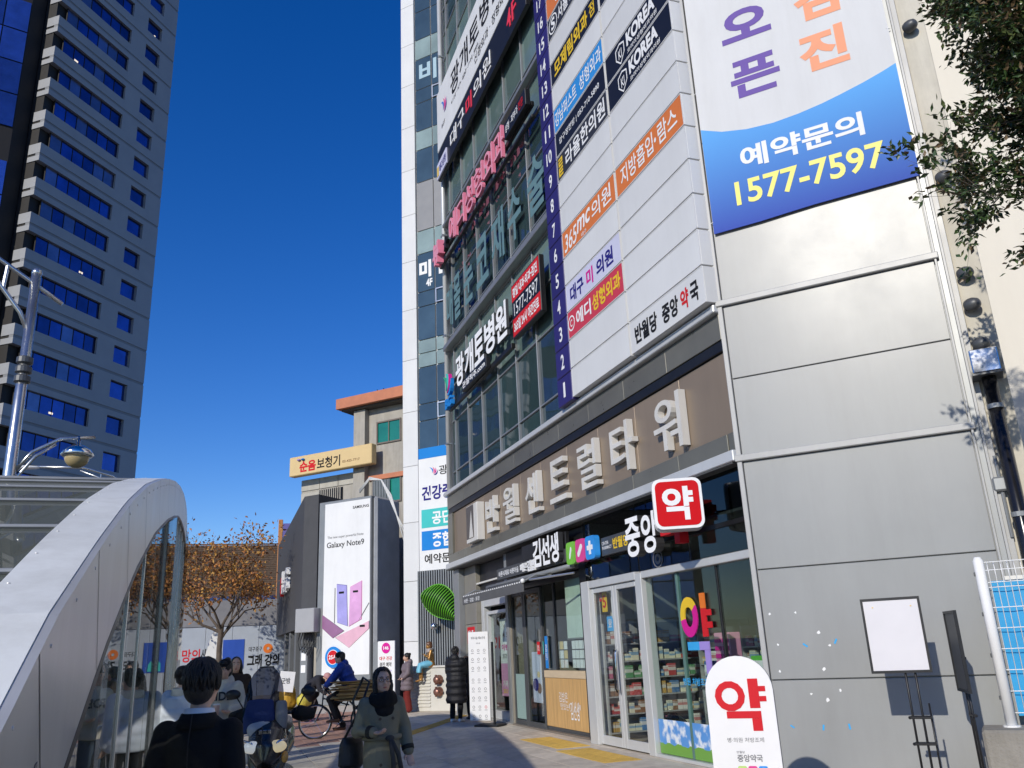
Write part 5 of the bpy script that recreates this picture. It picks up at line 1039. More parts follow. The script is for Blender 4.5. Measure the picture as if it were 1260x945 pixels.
for z in (.76, .52): MB().box(.0, .2, .03, .12, z, z + .025, .004).build('crossbar', blk_m, t); MB().ball((.0, .04, z + .012), .016, 8).build('knob', blk, t)
for a in range(3): MB().tube([(.09, .06, .1), (.09 + .3 * math.cos(a * 2.1 + .5), .06 + .3 * math.sin(a * 2.1 + .5), .015)], .012, 6).build('foot', blk_m, t)
t = thing('easel_sign', 'second black framed stand seen almost edge-on, with no notice in it', 'sign stand', G(2.08, .95), RC - R(78))
fr_ = MB(); fr_.box(-.26, .26, 0, .03, 1.0, 1.025); fr_.box(-.26, .26, 0, .03, 1.735, 1.76); fr_.box(-.26, -.235, 0, .03, 1.025, 1.735); fr_.box(.235, .26, 0, .03, 1.025, 1.735); fr_.build('frame', blk_m, t); MB().box(-.234, .234, .01, .024, 1.026, 1.734).build('back_board', dkg, t)
for x in (-.06, .06): MB().tube([(x, .04, 1.5), (x, .04, .02)], .011, 8).build('pole', blk_m, t, smooth=True)
for z in (.78, 1.3): MB().box(-.1, .1, .03, .07, z, z + .025, .004).build('crossbar', blk_m, t)
for a in range(3): MB().tube([(0, .04, .1), (.28 * math.cos(a * 2.1), .04 + .28 * math.sin(a * 2.1), .015)], .012, 6).build('foot', blk_m, t)
# arch-topped pharmacy board
t = thing('arched_pharmacy_board', 'white arch-topped sandwich board with a big red medicine character', 'sign stand', Vector((1.93, 8.12, 0)), R(-22))
def arch(w_, h_, n=16): return [(-w_ / 2, 0), (w_ / 2, 0)] + [(w_ / 2 * math.cos(math.pi * i / n), h_ - w_ / 2 + w_ / 2 * math.sin(math.pi * i / n)) for i in range(n + 1)]
bw_ = mat('board_white', (.78, .77, .76), .4, var=.03)
f1 = MB(); f1.prism(arch(.60, 1.44), 0, .03, 'y'); f1.build('front_plate', bw_, t); f2 = MB(); f2.prism(arch(.60, 1.44), .035, .05, 'y'); f2.build('rim', dkg, t)
f2 = MB(); f2.prism(arch(.58, 1.40), .14, .16, 'y'); f2.build('back_plate', dkg, t); MB().box(-.25, .25, .055, .135, .25, .29).build('spreader', blk_m, t)
ring(t, -.085, 1.095, .135, .13, .55, 0, 6.283, i_red, y=-.001, d=.004, name='letter_piece')
for x0, x1, z0, z1 in ((.085, .175, .99, 1.24), (.176, .235, 1.13, 1.175), (.176, .235, 1.045, 1.09), (-.13, .175, .905, .965), (.09, .175, .80, .904)): MB().box(x0, x1, -.005, -.001, z0, z1).build('letter_piece', i_red, t)
txt(t, '병·의원 처방조제', -.15, .17, .705, .745, i_gry, bold=0); txt(t, '반월당', -.08, -.01, .615, .635, i_gry, bold=0); txt(t, '중앙약국', -.08, .14, .545, .605, i_gry, bold=.02); txt(t, 'CENTER PHARMACY', -.04, .15, .385, .40, i_gry)
for x, m in ((-.045, mat('board_lime', (.50, .66, .20), .4)), (.045, MATS['icon_pink']), (.135, MATS['icon_blue'])):
    q = MB(); q.prism(rbox(.078, .082, .016, x, .47), -.005, -.001, 'y'); q.build('icon_tile', m, t)
q = MB(); q.prism([(.135 + (a - .42) * .22, .47 + (c - .195) * .22) for a, c in [(.38, .08), (.46, .08), (.46, .155), (.535, .155), (.535, .235), (.46, .235), (.46, .31), (.38, .31), (.38, .235), (.305, .235), (.305, .155), (.38, .155)]], -.008, -.0055, 'y'); q.build('cross', i_wht, t)
for x in (-.045, .045): q = MB(); q.prism([(x + a * .2, .47 + (c - .195) * .2) for a, c in cap_], -.008, -.0055, 'y'); q.build('capsule', i_wht, t)
# menu stand
t = thing('menu_stand', 'tall white menu board of small icons on a black base before the lobby', 'sign stand', Vector((-1.03, 19.6, 0)), RC)
MB().box(-.26, .26, 0, .03, .12, 1.98, .005).build('board', bw_, t); txt(t, '피부시술 메뉴안내', -.18, .18, 1.82, 1.88, i_gry); txt(t, '안내', -.05, .05, 1.72, 1.75, i_gry)
for i in range(8):
    for j in range(3):
        x, z = -.155 + j * .155, 1.58 - i * .187 - (.06 if i > 2 else 0); ring(t, x, z, .03, .03, .72, 0, 6.283, i_red if (i, j) == (6, 2) else i_gry, y=-.001, d=.003, name='icon'); MB().box(x - .035, x + .035, -.004, -.001, z - .065, z - .055).build('caption', i_gry, t)
MB().box(-.1, .5, -.12, .30, 0, .045, .015).build('base', blk, t); MB().box(.3, .34, .05, .09, .04, 1.75).build('post', blk_m, t)
# ================================================================== trees
def leaf_mesh(b, p, d, n_, L, W):
    d = d.normalized(); s = d.cross(n_).normalized() if d.cross(n_).length > 1e-4 else d.orthogonal().normalized(); up = s.cross(d)
    a = p + d * L * .45 + s * W - up * L * .04; c = p + d * L * .45 - s * W - up * L * .04; e = p + d * L - up * L * .14; m_ = p + d * L * .45 + up * L * .05
    b.add([p, a, e, c, m_], [(0, 1, 4), (1, 2, 4), (2, 3, 4), (3, 0, 4)])
def branch(b, p, d, L, r, depth, tips, rn, spread=.55, up=.25, nseg=4):
    pts = [p]; rr = [r]; q = p; dd = d.copy()
    for i in range(nseg):
        dd = (dd + Vector((rn.gauss(0, .13), rn.gauss(0, .13), rn.gauss(0, .1) + up * .1))).normalized(); q = q + dd * L / nseg; pts.append(q); rr.append(r * (1 - .45 * (i + 1) / nseg))
    b.tube(pts, rr, 7 if r > .02 else 4, False)
    if depth == 0:
        tips.append((q, dd)); tips.append((pts[nseg // 2], dd)); return
    for k in range(3 if depth > 1 else 4):
        ax = dd.orthogonal().normalized(); ax.rotate(Matrix.Rotation(rn.uniform(0, 6.283), 3, dd)); nd = (dd * rn.uniform(.6, 1) + ax * spread * rn.uniform(.7, 1.5) + Vector((0, 0, up))).normalized()
        o = pts[-1] if k else pts[-1]; j = rn.randrange(nseg // 2, nseg + 1); branch(b, pts[j], nd, L * rn.uniform(.6, .85), rr[j] * .72, depth - 1, tips, rn, spread, up, nseg)
rn = random.Random(11)
t = thing('autumn_tree', 'street tree with thinning rust-coloured autumn leaves before the hoarding', 'tree', Vector((-12.55, 35.9, 0))); t.scale = (1.1, 1.1, 1.22)
b = MB(); tips = []
b.tube([(0, 0, 0), (.05, 0, .8), (.0, .05, 1.7), (.05, .0, 2.5)], [.14, .11, .10, .10], 10)
for k in range(6):
    a = k * 1.05 + .3; branch(b, Vector((.04, 0, 2.0 + .08 * k)), Vector((math.cos(a) * (.75 + .3 * (k % 2)), math.sin(a) * .95, .85 - .35 * (k % 2))), 1.45 + .2 * (k % 3), .055, 3, tips, rn, .62, .22)
b.build('trunk', mat('bark_brown', (.11, .085, .065), .9, var=.3, scale=8), t)
lb = [MB() for _ in range(3)]
for (p, d) in tips:
    if p.z < 2.3 or rn.random() < .12: continue
    for k in range(rn.randrange(6, 16)):
        v = Vector((rn.gauss(0, 1), rn.gauss(0, 1), rn.gauss(0, .8))); leaf_mesh(lb[rn.randrange(3)], p + v * .2, v, Vector((rn.gauss(0, 1), rn.gauss(0, 1), 1)).normalized(), rn.uniform(.10, .17), .04)
for i, c in enumerate(((.40, .16, .034), (.22, .085, .028), (.44, .23, .05))): tag(lb[i].build('crown', mat('autumn_leaf_%d' % i, c, .7, var=.3, scale=3), t), kind='stuff')
rn = random.Random(5)
t = thing('evergreen_tree', 'dark glossy-leaved evergreen tree leaning in over the right edge', 'tree', Vector((5.62, 6.3, 0)))
b = MB(); tips = []
b.tube([(0, 0, 0), (.03, .02, 1.5), (-.05, .05, 3.4), (-.15, .1, 5.6), (-.3, .15, 8.2)], [.16, .13, .11, .08, .03], 10)
for k in range(26):
    z = 4.75 + k * .13; a = k * 2.4; dv = Vector((math.cos(a) - .35, math.sin(a) * .9, .35)); branch(b, Vector((-.08 - .012 * k, .1, z)), dv.normalized(), (.80 - .012 * k), .024, 3, tips, rn, .62, .06, 3)
for k in range(7):
    branch(b, Vector((0, .06, 3.3 + k * .2)), Vector((.75, .5 * math.sin(k * 2.1), .25)).normalized(), .62, .02, 3, tips, rn, .62, .02, 3)
b.build('trunk', mat('bark_grey', (.10, .085, .07), .9, var=.3, scale=8), t)
lb = [MB() for _ in range(4)]
for (p, d) in tips:
    for k in range(rn.randrange(13, 25)):
        v = (d + Vector((rn.gauss(0, .9), rn.gauss(0, .9), rn.gauss(0, .7)))); leaf_mesh(lb[min(3, int(rn.random() ** 1.5 * 4))], p + Vector((rn.gauss(0, .04), rn.gauss(0, .04), rn.gauss(0, .04))), v, Vector((rn.gauss(0, .6), rn.gauss(0, .6), 1)).normalized(), rn.uniform(.055, .095), rn.uniform(.014, .023))
for i, c in enumerate(((.034, .066, .02), (.048, .085, .024), (.10, .13, .035), (.15, .10, .05))): tag(lb[i].build('crown', mat('evergreen_leaf_%d' % i, c, .38, var=.3, scale=4, spec=.5), t), kind='stuff')

# ================================================================== people
_ts = bpy.data.scenes.new('workshop')
def folds(me, amp, seed):
    """soft cloth folds: a few crossing waves pushed along the normals"""
    n = len(me.vertices); co = np.empty(n * 3, dtype=np.float32); no = np.empty(n * 3, dtype=np.float32); me.vertices.foreach_get('co', co); me.vertices.foreach_get('normal', no)
    co = co.reshape(-1, 3); no = no.reshape(-1, 3); g = np.random.default_rng(seed); h = np.zeros(n)
    for k in range(7):
        d = g.normal(size=3) * (1, 1, .75); d /= np.linalg.norm(d); f = g.uniform(14, 46); w_ = g.normal(size=3) * 7
        h += np.sin(co @ d * f + 1.6 * np.sin(co @ w_ + g.uniform(0, 6)) + g.uniform(0, 6)) * (22 / f) ** .7
    h = np.sign(h) * np.abs(h) ** .8; me.vertices.foreach_set('co', (co + no * (h * amp / 3)[:, None]).astype(np.float32).ravel()); me.update()
_seed = [3]
def remesh(b, m, vox=.012, sm=3, name='body', parent=None, wr=0):
    """fuse overlapping solids into one continuous skin"""
    o = bpy.data.objects.new(name, b.mesh(name, m)); _ts.collection.objects.link(o)
    r = o.modifiers.new('r', 'REMESH'); r.mode = 'VOXEL'; r.voxel_size = vox
    if sm: s_ = o.modifiers.new('s', 'SMOOTH'); s_.factor = .5; s_.iterations = sm
    vl = _ts.view_layers[0]; vl.update(); me = bpy.data.meshes.new_from_object(o.evaluated_get(vl.depsgraph))
    bpy.data.objects.remove(o); _seed[0] += 1
    if wr: folds(me, wr, _seed[0])
    if not me.materials: me.materials.append(m)
    me.polygons.foreach_set('use_smooth', [True] * len(me.polygons))
    return link(name, me, parent)
def rings(b, pts, rx, ry, xd=(1, 0, 0), n=18):
    """closed sweep of ellipses: rx along xd, ry across"""
    pts = [Vector(p) for p in pts]; m = len(pts); o = len(b.v); xd = Vector(xd)
    for i, p in enumerate(pts):
        d = (pts[min(i + 1, m - 1)] - pts[max(i - 1, 0)]).normalized(); x = (xd - d * xd.dot(d)).normalized(); y = d.cross(x)
        for k in range(n):
            t = 2 * math.pi * k / n; q = p + x * math.cos(t) * rx[i] + y * math.sin(t) * ry[i]; b.v.append((q.x, q.y, q.z))
    fs = [(o + i * n + k, o + i * n + (k + 1) % n, o + (i + 1) * n + (k + 1) % n, o + (i + 1) * n + k) for i in range(m - 1) for k in range(n)] + [tuple(o + k for k in range(n))[::-1], tuple(o + (m - 1) * n + k for k in range(n))]
    b.f += fs; b.m += [0] * len(fs)
def limb(b, pts, r):
    b.tube(pts, r, 12)
    for p, q in zip(pts, r): b.ball(p, q * .99, 12)
skin = mat('skin', (.60, .37, .265), .55, var=.07, scale=20); lip = mat('lips', (.40, .12, .10), .5); eye_w = mat('eye_white', (.6, .58, .55), .3, var=.02); eye_d = mat('eye_dark', (.015, .01, .008), .2)
hair_m = mat('black_hair', (.010, .008, .008), .36, var=.5, scale=30, stretch=(6, 6, 1), bump=.5, bscale=70)
def cloth(name, c=(.02, .02, .022), rough=.85, b=.35, bs=40, var=.12): return mat('cloth_' + name, c, rough, var=var, scale=6, bump=b, bscale=bs, spec=.25)
BASE = dict(pelvis=(0, 0, .93), belly=(0, 0, 1.08), chest=(0, .0, 1.28), neck=(0, .01, 1.43), head=(0, -.02, 1.575),
            sl=(.168, .01, 1.35), el=(.215, .03, 1.09), wl=(.225, -.03, .85), sr=(-.168, .01, 1.35), er=(-.215, .03, 1.09), wr=(-.225, -.03, .85),
            hl=(.09, 0, .90), kl=(.10, -.02, .49), al=(.10, .02, .09), hr=(-.09, 0, .90), kr=(-.10, -.02, .49), ar=(-.10, .02, .09))
def hand(b, w_, e, curl=.5, side=1):
    """palm, four bent fingers of different lengths and a thumb, continuing the forearm"""
    w_ = Vector(w_); d = (w_ - Vector(e)).normalized(); x = Vector((1, 0, 0)) if abs(d.x) < .75 else Vector((0, 1, 0)); x = (x - d * x.dot(d)).normalized(); n = d.cross(x); n = n if n.y < 0 or abs(n.y) < .3 else -n
    f = n.cross(d).normalized()
    rings(b, [w_ - d * .02, w_ + d * .02, w_ + d * .055, w_ + d * .085], [.022, .030, .036, .034], [.018, .016, .015, .012], f, 10)
    for i, L in enumerate((.062, .072, .068, .052)):
        p = w_ + d * .08 + f * (-.027 + .018 * i); q = p + (d * math.cos(curl * .7) + n * math.sin(curl * .7)) * L * .5; r = q + (d * math.cos(curl * 1.7) + n * math.sin(curl * 1.7)) * L * .5
        b.tube([p - d * .02, p, q, r], [.009, .0092, .0085, .007], 7)
    p = w_ + d * .025 - f * .03 * side; b.tube([p + f * .012 * side, p, p + (d * .6 - f * .7 * side + n * .4).normalized() * .035, p + (d * .9 - f * .45 * side + n * .6).normalized() * .062], [.012, .011, .0095, .008], 7)
def person(label, loc, rz, H, pose={}, vox=.014, face=False, look=0, tilt=0, female=False, fingers=True, group=None, cat='person'):
    t = thing('person', label, cat, loc, rz, group); k = H / 1.70; J = {n: Vector(p) * k for n, p in {**BASE, **pose}.items()}; J['k'] = k; J['look'] = look; J['tilt'] = tilt; t_ = t
    b = MB(); s = k
    xd = (J['sl'] - J['sr']).normalized()
    rings(b, [J['pelvis'] - (J['belly'] - J['pelvis']) * .5, J['pelvis'], J['belly'], J['chest'], J['chest'] * .35 + J['neck'] * .65, J['neck']], [.13 * s, .165 * s, .145 * s, .17 * s, .14 * s, .06 * s], [.10 * s, .115 * s, .10 * s, .11 * s, .08 * s, .055 * s], xd)
    limb(b, [J['chest'] * .3 + J['neck'] * .7, J['neck'], J['head'] - (J['head'] - J['neck']) * .3], [.06 * s, .054 * s, .05 * s])
    for q in 'lr':
        limb(b, [J['chest'] * .5 + J['s' + q] * .5, J['s' + q], J['e' + q], J['w' + q]], [.07 * s, .056 * s, .041 * s, .027 * s])
        limb(b, [J['h' + q], J['k' + q], J['a' + q]], [.082 * s, .056 * s, .04 * s])
        a = J['a' + q]; fd = Vector((0, -1, 0)); b.tube([a + Vector((0, .03, -.03)) * s, a + Vector((0, -.06, -.045)) * s, a + Vector((0, -.16, -.06)) * s], [.035 * s, .036 * s, .026 * s], 10)
        if fingers: hand(b, J['w' + q], J['e' + q], .6, 1 if q == 'l' else -1)
        else: b.ball(J['w' + q] + (J['w' + q] - J['e' + q]).normalized() * .06, .04, 8)
    # head: skull, jaw, nose, ears, brow
    h = J['head']; HM = Matrix.Translation(h) @ Matrix.Rotation(look, 4, 'Z') @ Matrix.Rotation(tilt, 4, 'X'); J['HM'] = HM
    hb = MB(); hb.ball((0, .015, .02), .098, 18, .80, .98, 1.08); hb.ball((0, -.02, -.045), .078, 16, .84, .92, .98); hb.ball((0, -.052, -.085), .036, 12, 1.1, .9, .8)
    hb.tube([(0, -.088, .015), (0, -.104, -.018), (0, -.106, -.03)], [.011, .014, .015], 8); hb.ball((.011, -.096, -.032), .011, 8); hb.ball((-.011, -.096, -.032), .011, 8)
    for sx in (1, -1):
        hb.ball((sx * .079, .01, -.01), .024, 10, .45, .8, 1.25); hb.ball((sx * .04, -.062, -.028), .028, 10, 1, .7, .9); hb.tube([(sx * .014, -.088, .032), (sx * .055, -.072, .03)], .009, 6)
    hb.ball((0, -.084, -.062), .021, 10, 1.15, .5, .45)
    hv = [HM @ (Vector(v) * s) for v in hb.v]; b.add([(v.x, v.y, v.z) for v in hv], hb.f)
    t['_'] = 0; del t['_']
    remesh(b, skin, vox, 2, 'body', t)
    if face:
        e = MB(); l = MB(); br = MB(); pu = MB()
        for sx in (1, -1):
            e.ball((sx * .032, -.079, .010), .013, 10, 1.2, .6, .75); pu.ball((sx * .032, -.086, .010), .0065, 8); br.tube([(sx * .014, -.093, .034), (sx * .034, -.089, .041), (sx * .053, -.076, .034)], [.003, .0045, .003], 5)
        l.ball((0, -.095, -.060), .020, 10, 1.1, .35, .22); l.ball((0, -.093, -.067), .017, 10, 1.1, .4, .26)
        for q, nm, mm in ((e, 'eyeball', eye_w), (pu, 'pupil', eye_d), (l, 'mouth', lip), (br, 'eyebrow', hair_m)):
            q.v = [tuple(HM @ (Vector(v) * s)) for v in q.v]; q.build(nm, mm, t, smooth=True)
    return t, J
def headpart(b, J, name, m, t, vox=0, sm=2):
    b.v = [tuple(J['HM'] @ (Vector(v) * J['k'])) for v in b.v]
    return remesh(b, m, vox, sm, name, t) if vox else b.build(name, m, t, smooth=True)
def hair(t, J, style='short', m=None, vox=.010, locks=0):
    b = MB(); m = m or hair_m
    b.ball((0, .022 if style != 'long' else .031, .034), .106, 20, .85, .98 if style != 'long' else .92, .94)
    if style == 'short': b.ball((0, .03, .055), .10, 16, .86, .95, .78); b.ball((0, .062, -.015), .084, 16, .98, .72, 1.0); b.ball((0, -.055, .085), .05, 12, 1.35, .7, .6); b.ball((.068, .015, .015), .035, 10, .5, 1, 1.3); b.ball((-.068, .015, .015), .035, 10, .5, 1, 1.3)
    if style == 'bun': b.ball((0, .06, -.01), .078, 16, .95, .7, .95); b.ball((0, .10, .085), .042, 12)
    if style == 'tail': b.ball((0, .06, -.01), .078, 16, .95, .7, .95); b.tube([(0, .10, .05), (0, .15, .0), (0, .14, -.12)], [.03, .035, .012], 8)
    if style == 'long': b.ball((0, .055, -.02), .085, 16, .98, .7, 1.1); b.tube([(.065, .02, .05), (.082, .0, -.04), (.08, .0, -.13)], [.03, .032, .025], 8); b.tube([(-.065, .02, .05), (-.082, .0, -.04), (-.08, .0, -.13)], [.03, .032, .025], 8); b.tube([(0, .07, 0), (0, .07, -.15)], [.07, .06], 10)
    o = headpart(b, J, 'hair', m, t, vox)
    if locks:                                     # combed strands lying on the hair mass
        b = MB(); rn_ = random.Random(4)
        for i in range(locks):
            a = 6.2832 * i / locks + rn_.uniform(-.06, .06); end = {'short': 1.95, 'long': 2.5, 'bun': 1.8, 'tail': 1.8}[style] * (1 if math.sin(a) > -.3 else (.48 if style != 'long' else .36)) * rn_.uniform(.92, 1.04); P = []
            for k in range(8):
                th = .12 + (end - .12) * k / 7; aa = a + .35 * math.sin(th * 1.2 + i); rr = .110 + rn_.uniform(-.001, .003)
                P.append((rr * .86 * math.sin(th) * math.cos(aa), .024 + rr * .98 * math.sin(th) * math.sin(aa), .034 + rr * .96 * math.cos(th) - (.02 if th > 1.7 else 0)))
            b.tube(P, [.003, .007, .008, .008, .008, .007, .006, .002], 5)
        headpart(b, J, 'hair_strands', m, t)
    return o
def top(t, J, m, name='coat', z0=.55, puff=1.0, hem=.2, hood=False, vox=.016, waist=1.0, quilt=0, sm=3, sleeve=1.0, collar=True):
    """jacket or coat: body down to the hem, sleeves, collar, optional hood and quilted rows"""
    b = MB(); s = J['k']; p = puff; xd = (J['sl'] - J['sr']).normalized(); dn = (J['pelvis'] - J['belly']).normalized() if z0 < .9 else None
    P = []; RX = []; RY = []
    if z0 * s < J['pelvis'].z:
        base = J['pelvis'] + Vector((0, 0, z0 * s - J['pelvis'].z)) + Vector(((J['kl'] + J['kr']) / 2 - J['pelvis'])).project(Vector((0, 1, 0))) * max(0, (.93 - z0) / .44) * .9
        P.append(base); RX.append(hem * s); RY.append(hem * .82 * s)
        mid = base * .5 + J['pelvis'] * .5; P.append(mid); RX.append((hem + .19 * p) / 2 * s); RY.append((hem * .82 + .15 * p) / 2 * s)
    P += [J['pelvis'], J['belly'], J['chest'], J['chest'] * .5 + J['neck'] * .5, J['chest'] * .12 + J['neck'] * .88, J['neck'] + (J['head'] - J['neck']) * .12]
    RX += [.188 * p * s, .172 * p * waist * s, .198 * p * s, .178 * p ** .5 * s, .115 * p ** .5 * s, .068 * s]; RY += [.145 * p * s, .128 * p * waist * s, .14 * p * s, .118 * p ** .5 * s, .085 * p ** .5 * s, .064 * s]
    rings(b, P, RX, RY, xd)
    for q in 'lr':
        w_ = J['w' + q]; e = J['e' + q]; S = J['s' + q]
        limb(b, [J['chest'] * .4 + S * .6 + Vector((0, 0, .01)), S, e, e + (w_ - e) * .94], [.085 * p * s, .078 * p * s, .062 * p * sleeve * s, .048 * p * sleeve * s])
    if collar: rings(b, [J['neck'] - Vector((0, 0, .05 * s)), J['neck'] + (J['head'] - J['neck']) * .2], [.10 * s, .078 * s], [.09 * s, .075 * s], xd)
    if hood: b.ball(J['neck'] + Vector((0, .075, -.0)) * s, .12 * s, 14, 1.05, .7, .85)
    if quilt:                                     # puffy rows between seams
        n = quilt
        for i in range(n):
            z = (i + .5) / n; f = z * (len(P) - 3.0); a = int(f); q = P[a] + (P[a + 1] - P[a]) * (f - a); rx = RX[a] + (RX[a + 1] - RX[a]) * (f - a); ry = RY[a] + (RY[a + 1] - RY[a]) * (f - a); h = (P[-2] - P[0]).length / n * .42; d = (P[-2] - P[0]).normalized()
            rings(b, [q - d * h, q - d * h * .6, q, q + d * h * .6, q + d * h], [rx * .98, rx * 1.07, rx * 1.10, rx * 1.07, rx * .98], [ry * .98, ry * 1.07, ry * 1.10, ry * 1.07, ry * .98], xd)
        for q in 'lr':
            for A0, B0, r0 in ((J['s' + q], J['e' + q], .074), (J['e' + q], J['w' + q], .058)):
                for i in range(4):
                    c = A0 + (B0 - A0) * ((i + .5) / 4); d = (B0 - A0); h = d.length / 8.4; d = d.normalized(); r = r0 * p * s * (1 - .05 * i); b.tube([c - d * h, c - d * h * .5, c, c + d * h * .5, c + d * h], [r * .95, r * 1.08, r * 1.1, r * 1.08, r * .95], 12)
    return remesh(b, m, vox, sm, name, t, .006 if not quilt else .004)
def trousers(t, J, m, vox=.016, w_=1.0, flare=1.0, name='trousers'):
    b = MB(); s = J['k']; rings(b, [J['pelvis'] + Vector((0, 0, .08 * s)), J['pelvis'], J['pelvis'] - Vector((0, 0, .08 * s))], [.155 * s, .17 * s, .165 * s], [.115 * s, .125 * s, .12 * s])
    for q in 'lr': limb(b, [J['h' + q], J['k' + q], J['a' + q] + Vector((0, 0, .015))], [.098 * s * w_, .073 * s * w_, .06 * s * w_ * flare])
    return remesh(b, m, vox, 2, name, t, .007)
def shoes(t, J, m, fwd=(0, -1, 0)):
    s = J['k']; f = Vector(fwd)
    for q in 'lr':
        b = MB(); a = J['a' + q]; g = Vector((a.x, a.y, a.z - .09 * s))
        rings(b, [g + Vector((0, 0, .0)) + f * 0, g + Vector((0, 0, .022)) * s], [.0, 0], [0, 0]) if False else None
        P = [g - f * .07 * s + Vector((0, 0, .04 * s)), g - f * .045 * s + Vector((0, 0, .042 * s)), g + f * .04 * s + Vector((0, 0, .042 * s)), g + f * .12 * s + Vector((0, 0, .033 * s)), g + f * .19 * s + Vector((0, 0, .024 * s)), g + f * .205 * s + Vector((0, 0, .022 * s))]
        rings(b, P, [.02 * s, .036 * s, .042 * s, .047 * s, .036 * s, .012 * s], [.02 * s, .04 * s, .041 * s, .032 * s, .023 * s, .01 * s], f.cross(Vector((0, 0, 1))), 12); b.tube([a + Vector((0, 0, .03)), a - Vector((0, 0, .04 * s))], [.045 * s, .045 * s], 10)
        b.build('shoe', m, t, smooth=True)
# ---- man in the dark suit, back to the camera
t, J = person('man in a black suit seen from behind, walking away beside the canopy glass', (-1.63, 4.45, 0), math.pi + .02, 1.61, dict(kl=(.10, -.12, .50), al=(.10, -.14, .10), kr=(-.10, .02, .49), ar=(-.10, .16, .12), el=(.218, .06, 1.09), er=(-.218, .05, 1.09), wl=(.225, .0, .86), wr=(-.225, -.02, .86), sl=(.168, .01, 1.34), sr=(-.168, .01, 1.34)), .010)
suit = cloth('black_suit', (.012, .012, .0125), .9, .25, 160)
top(t, J, suit, 'suit_jacket', .76, .93, .195, vox=.011, waist=.97, sleeve=.92, collar=False); trousers(t, J, suit, .014); shoes(t, J, blk); hair(t, J, 'short', vox=.008, locks=90)
b = MB(); rings(b, [J['neck'] + Vector((0, .005, -.035)), J['neck'] + Vector((0, .0, .028))], [.088, .070], [.084, .068]); b.build('shirt_collar', i_wht, t, smooth=True)
b = MB(); rings(b, [J['neck'] + Vector((0, .012, -.06)), J['neck'] + Vector((0, .012, .008))], [.112, .082], [.10, .076]); b.build('lapel_collar', suit, t, smooth=True)
b = MB(); yb = .155
b.tube([(0, .137, .78), (0, .128, 1.0), (0, .142, 1.22), (0, .112, 1.36)], .0035, 4); b.build('back_seam', blk, t)
# ---- woman in the olive coat, walking to the right
oc = cloth('olive_coat', (.20, .185, .13), .9, .3, 120)
t, J = person('woman in glasses wearing a long olive coat with a tied belt and a black scarf', (-1.30, 8.0, 0), .42, 1.475, dict(el=(.25, .05, 1.12), wl=(.27, -.05, .88), er=(-.25, -.01, 1.11), wr=(-.13, -.19, 1.10), kl=(.09, -.16, .50), al=(.09, -.2, .11), kr=(-.09, .03, .48), ar=(-.09, .22, .14), neck=(0, .0, 1.43), head=(0, -.04, 1.575)), .007, face=True, look=-.02, tilt=-.05, female=True)
top(t, J, oc, 'coat', .34, 1.0, .225, vox=.010, waist=.98, sleeve=1.15); trousers(t, J, cloth('black', (.014, .014, .015)), .014); shoes(t, J, blk); hair(t, J, 'long', vox=.008, locks=70)
sc_ = cloth('black_scarf', (.011, .011, .012), .9, .6, 30)
b = MB()
for i, (z, r) in enumerate(((1.375, .122), (1.41, .114), (1.435, .104))):
    pts = [Vector((r * math.cos(a * .5236) * .98, -.025 + r * math.sin(a * .5236) * .95 - .01 * i, z + .012 * math.sin(a * 1.3 + i))) * J['k'] for a in range(13)]; b.tube(pts, .036, 8)
b.ball(Vector((0, -.09, 1.305)) * J['k'], .075, 10, 1.3, .7, 1.1); remesh(b, sc_, .010, 3, 'scarf', t, .006)
b = MB()
for sx in (1, -1):
    for a in range(12): pass
    P = [(sx * .034 + .024 * math.cos(a * .5236), -.100 + .006 * abs(math.cos(a * .5236)), .008 + .018 * math.sin(a * .5236)) for a in range(13)]; b.tube(P, .0022, 5); b.tube([(sx * .058, -.094, .012), (sx * .080, -.02, .015)], .002, 5)
b.tube([(-.010, -.101, .012), (.010, -.101, .012)], .002, 5); headpart(b, J, 'glasses', mat('spectacle_frame', (.04, .02, .015), .3), t)
bt = MB(); k = J['k']; rings(bt, [Vector((0, 0, 1.015)) * k, Vector((0, 0, 1.035)) * k, Vector((0, 0, 1.06)) * k], [.176, .183, .179], [.134, .141, .137]); bt.build('belt', oc, t, smooth=True)
b = MB(); b.ball((.03, -.165, 1.035 * k), .035, 10, 1.2, .6, .8); b.tube([(.03, -.17, 1.03 * k), (.05, -.20, .85 * k), (.055, -.215, .62 * k)], [.018, .02, .022], 6); b.tube([(.04, -.17, 1.03 * k), (.10, -.19, .88 * k), (.13, -.20, .70 * k)], [.018, .02, .02], 6); b.build('belt_tie', cloth('dark_olive', (.06, .055, .05)), t, smooth=True)
b = MB()
for x, z in ((-.055, 1.22), (.06, 1.22), (-.06, .80), (.075, .80)): b.lathe([(.014, 0), (.014, .006)], 10, (x, -.148 if z > 1 else -.196, z * k), axis=(0, -1, 0)); 
tag(b.build('button', mat('brown_button', (.05, .03, .02), .3), t), kind='stuff')
for q, s_ in (('l', 1), ('r', -1)):
    w_ = J['w' + q]; e = J['e' + q]; d = (w_ - e).normalized(); b = MB(); b.tube([w_ - d * .055, w_ - d * .018], [.057, .054], 12); b.build('cuff', cloth('cuff_dark', (.03, .028, .025)), t, smooth=True)
hb_ = thing('shoulder_bag', 'black shoulder bag hanging at the hip of the woman in the olive coat', 'bag', t.location + Vector((-.28, .06, .80)), .42 + .5)
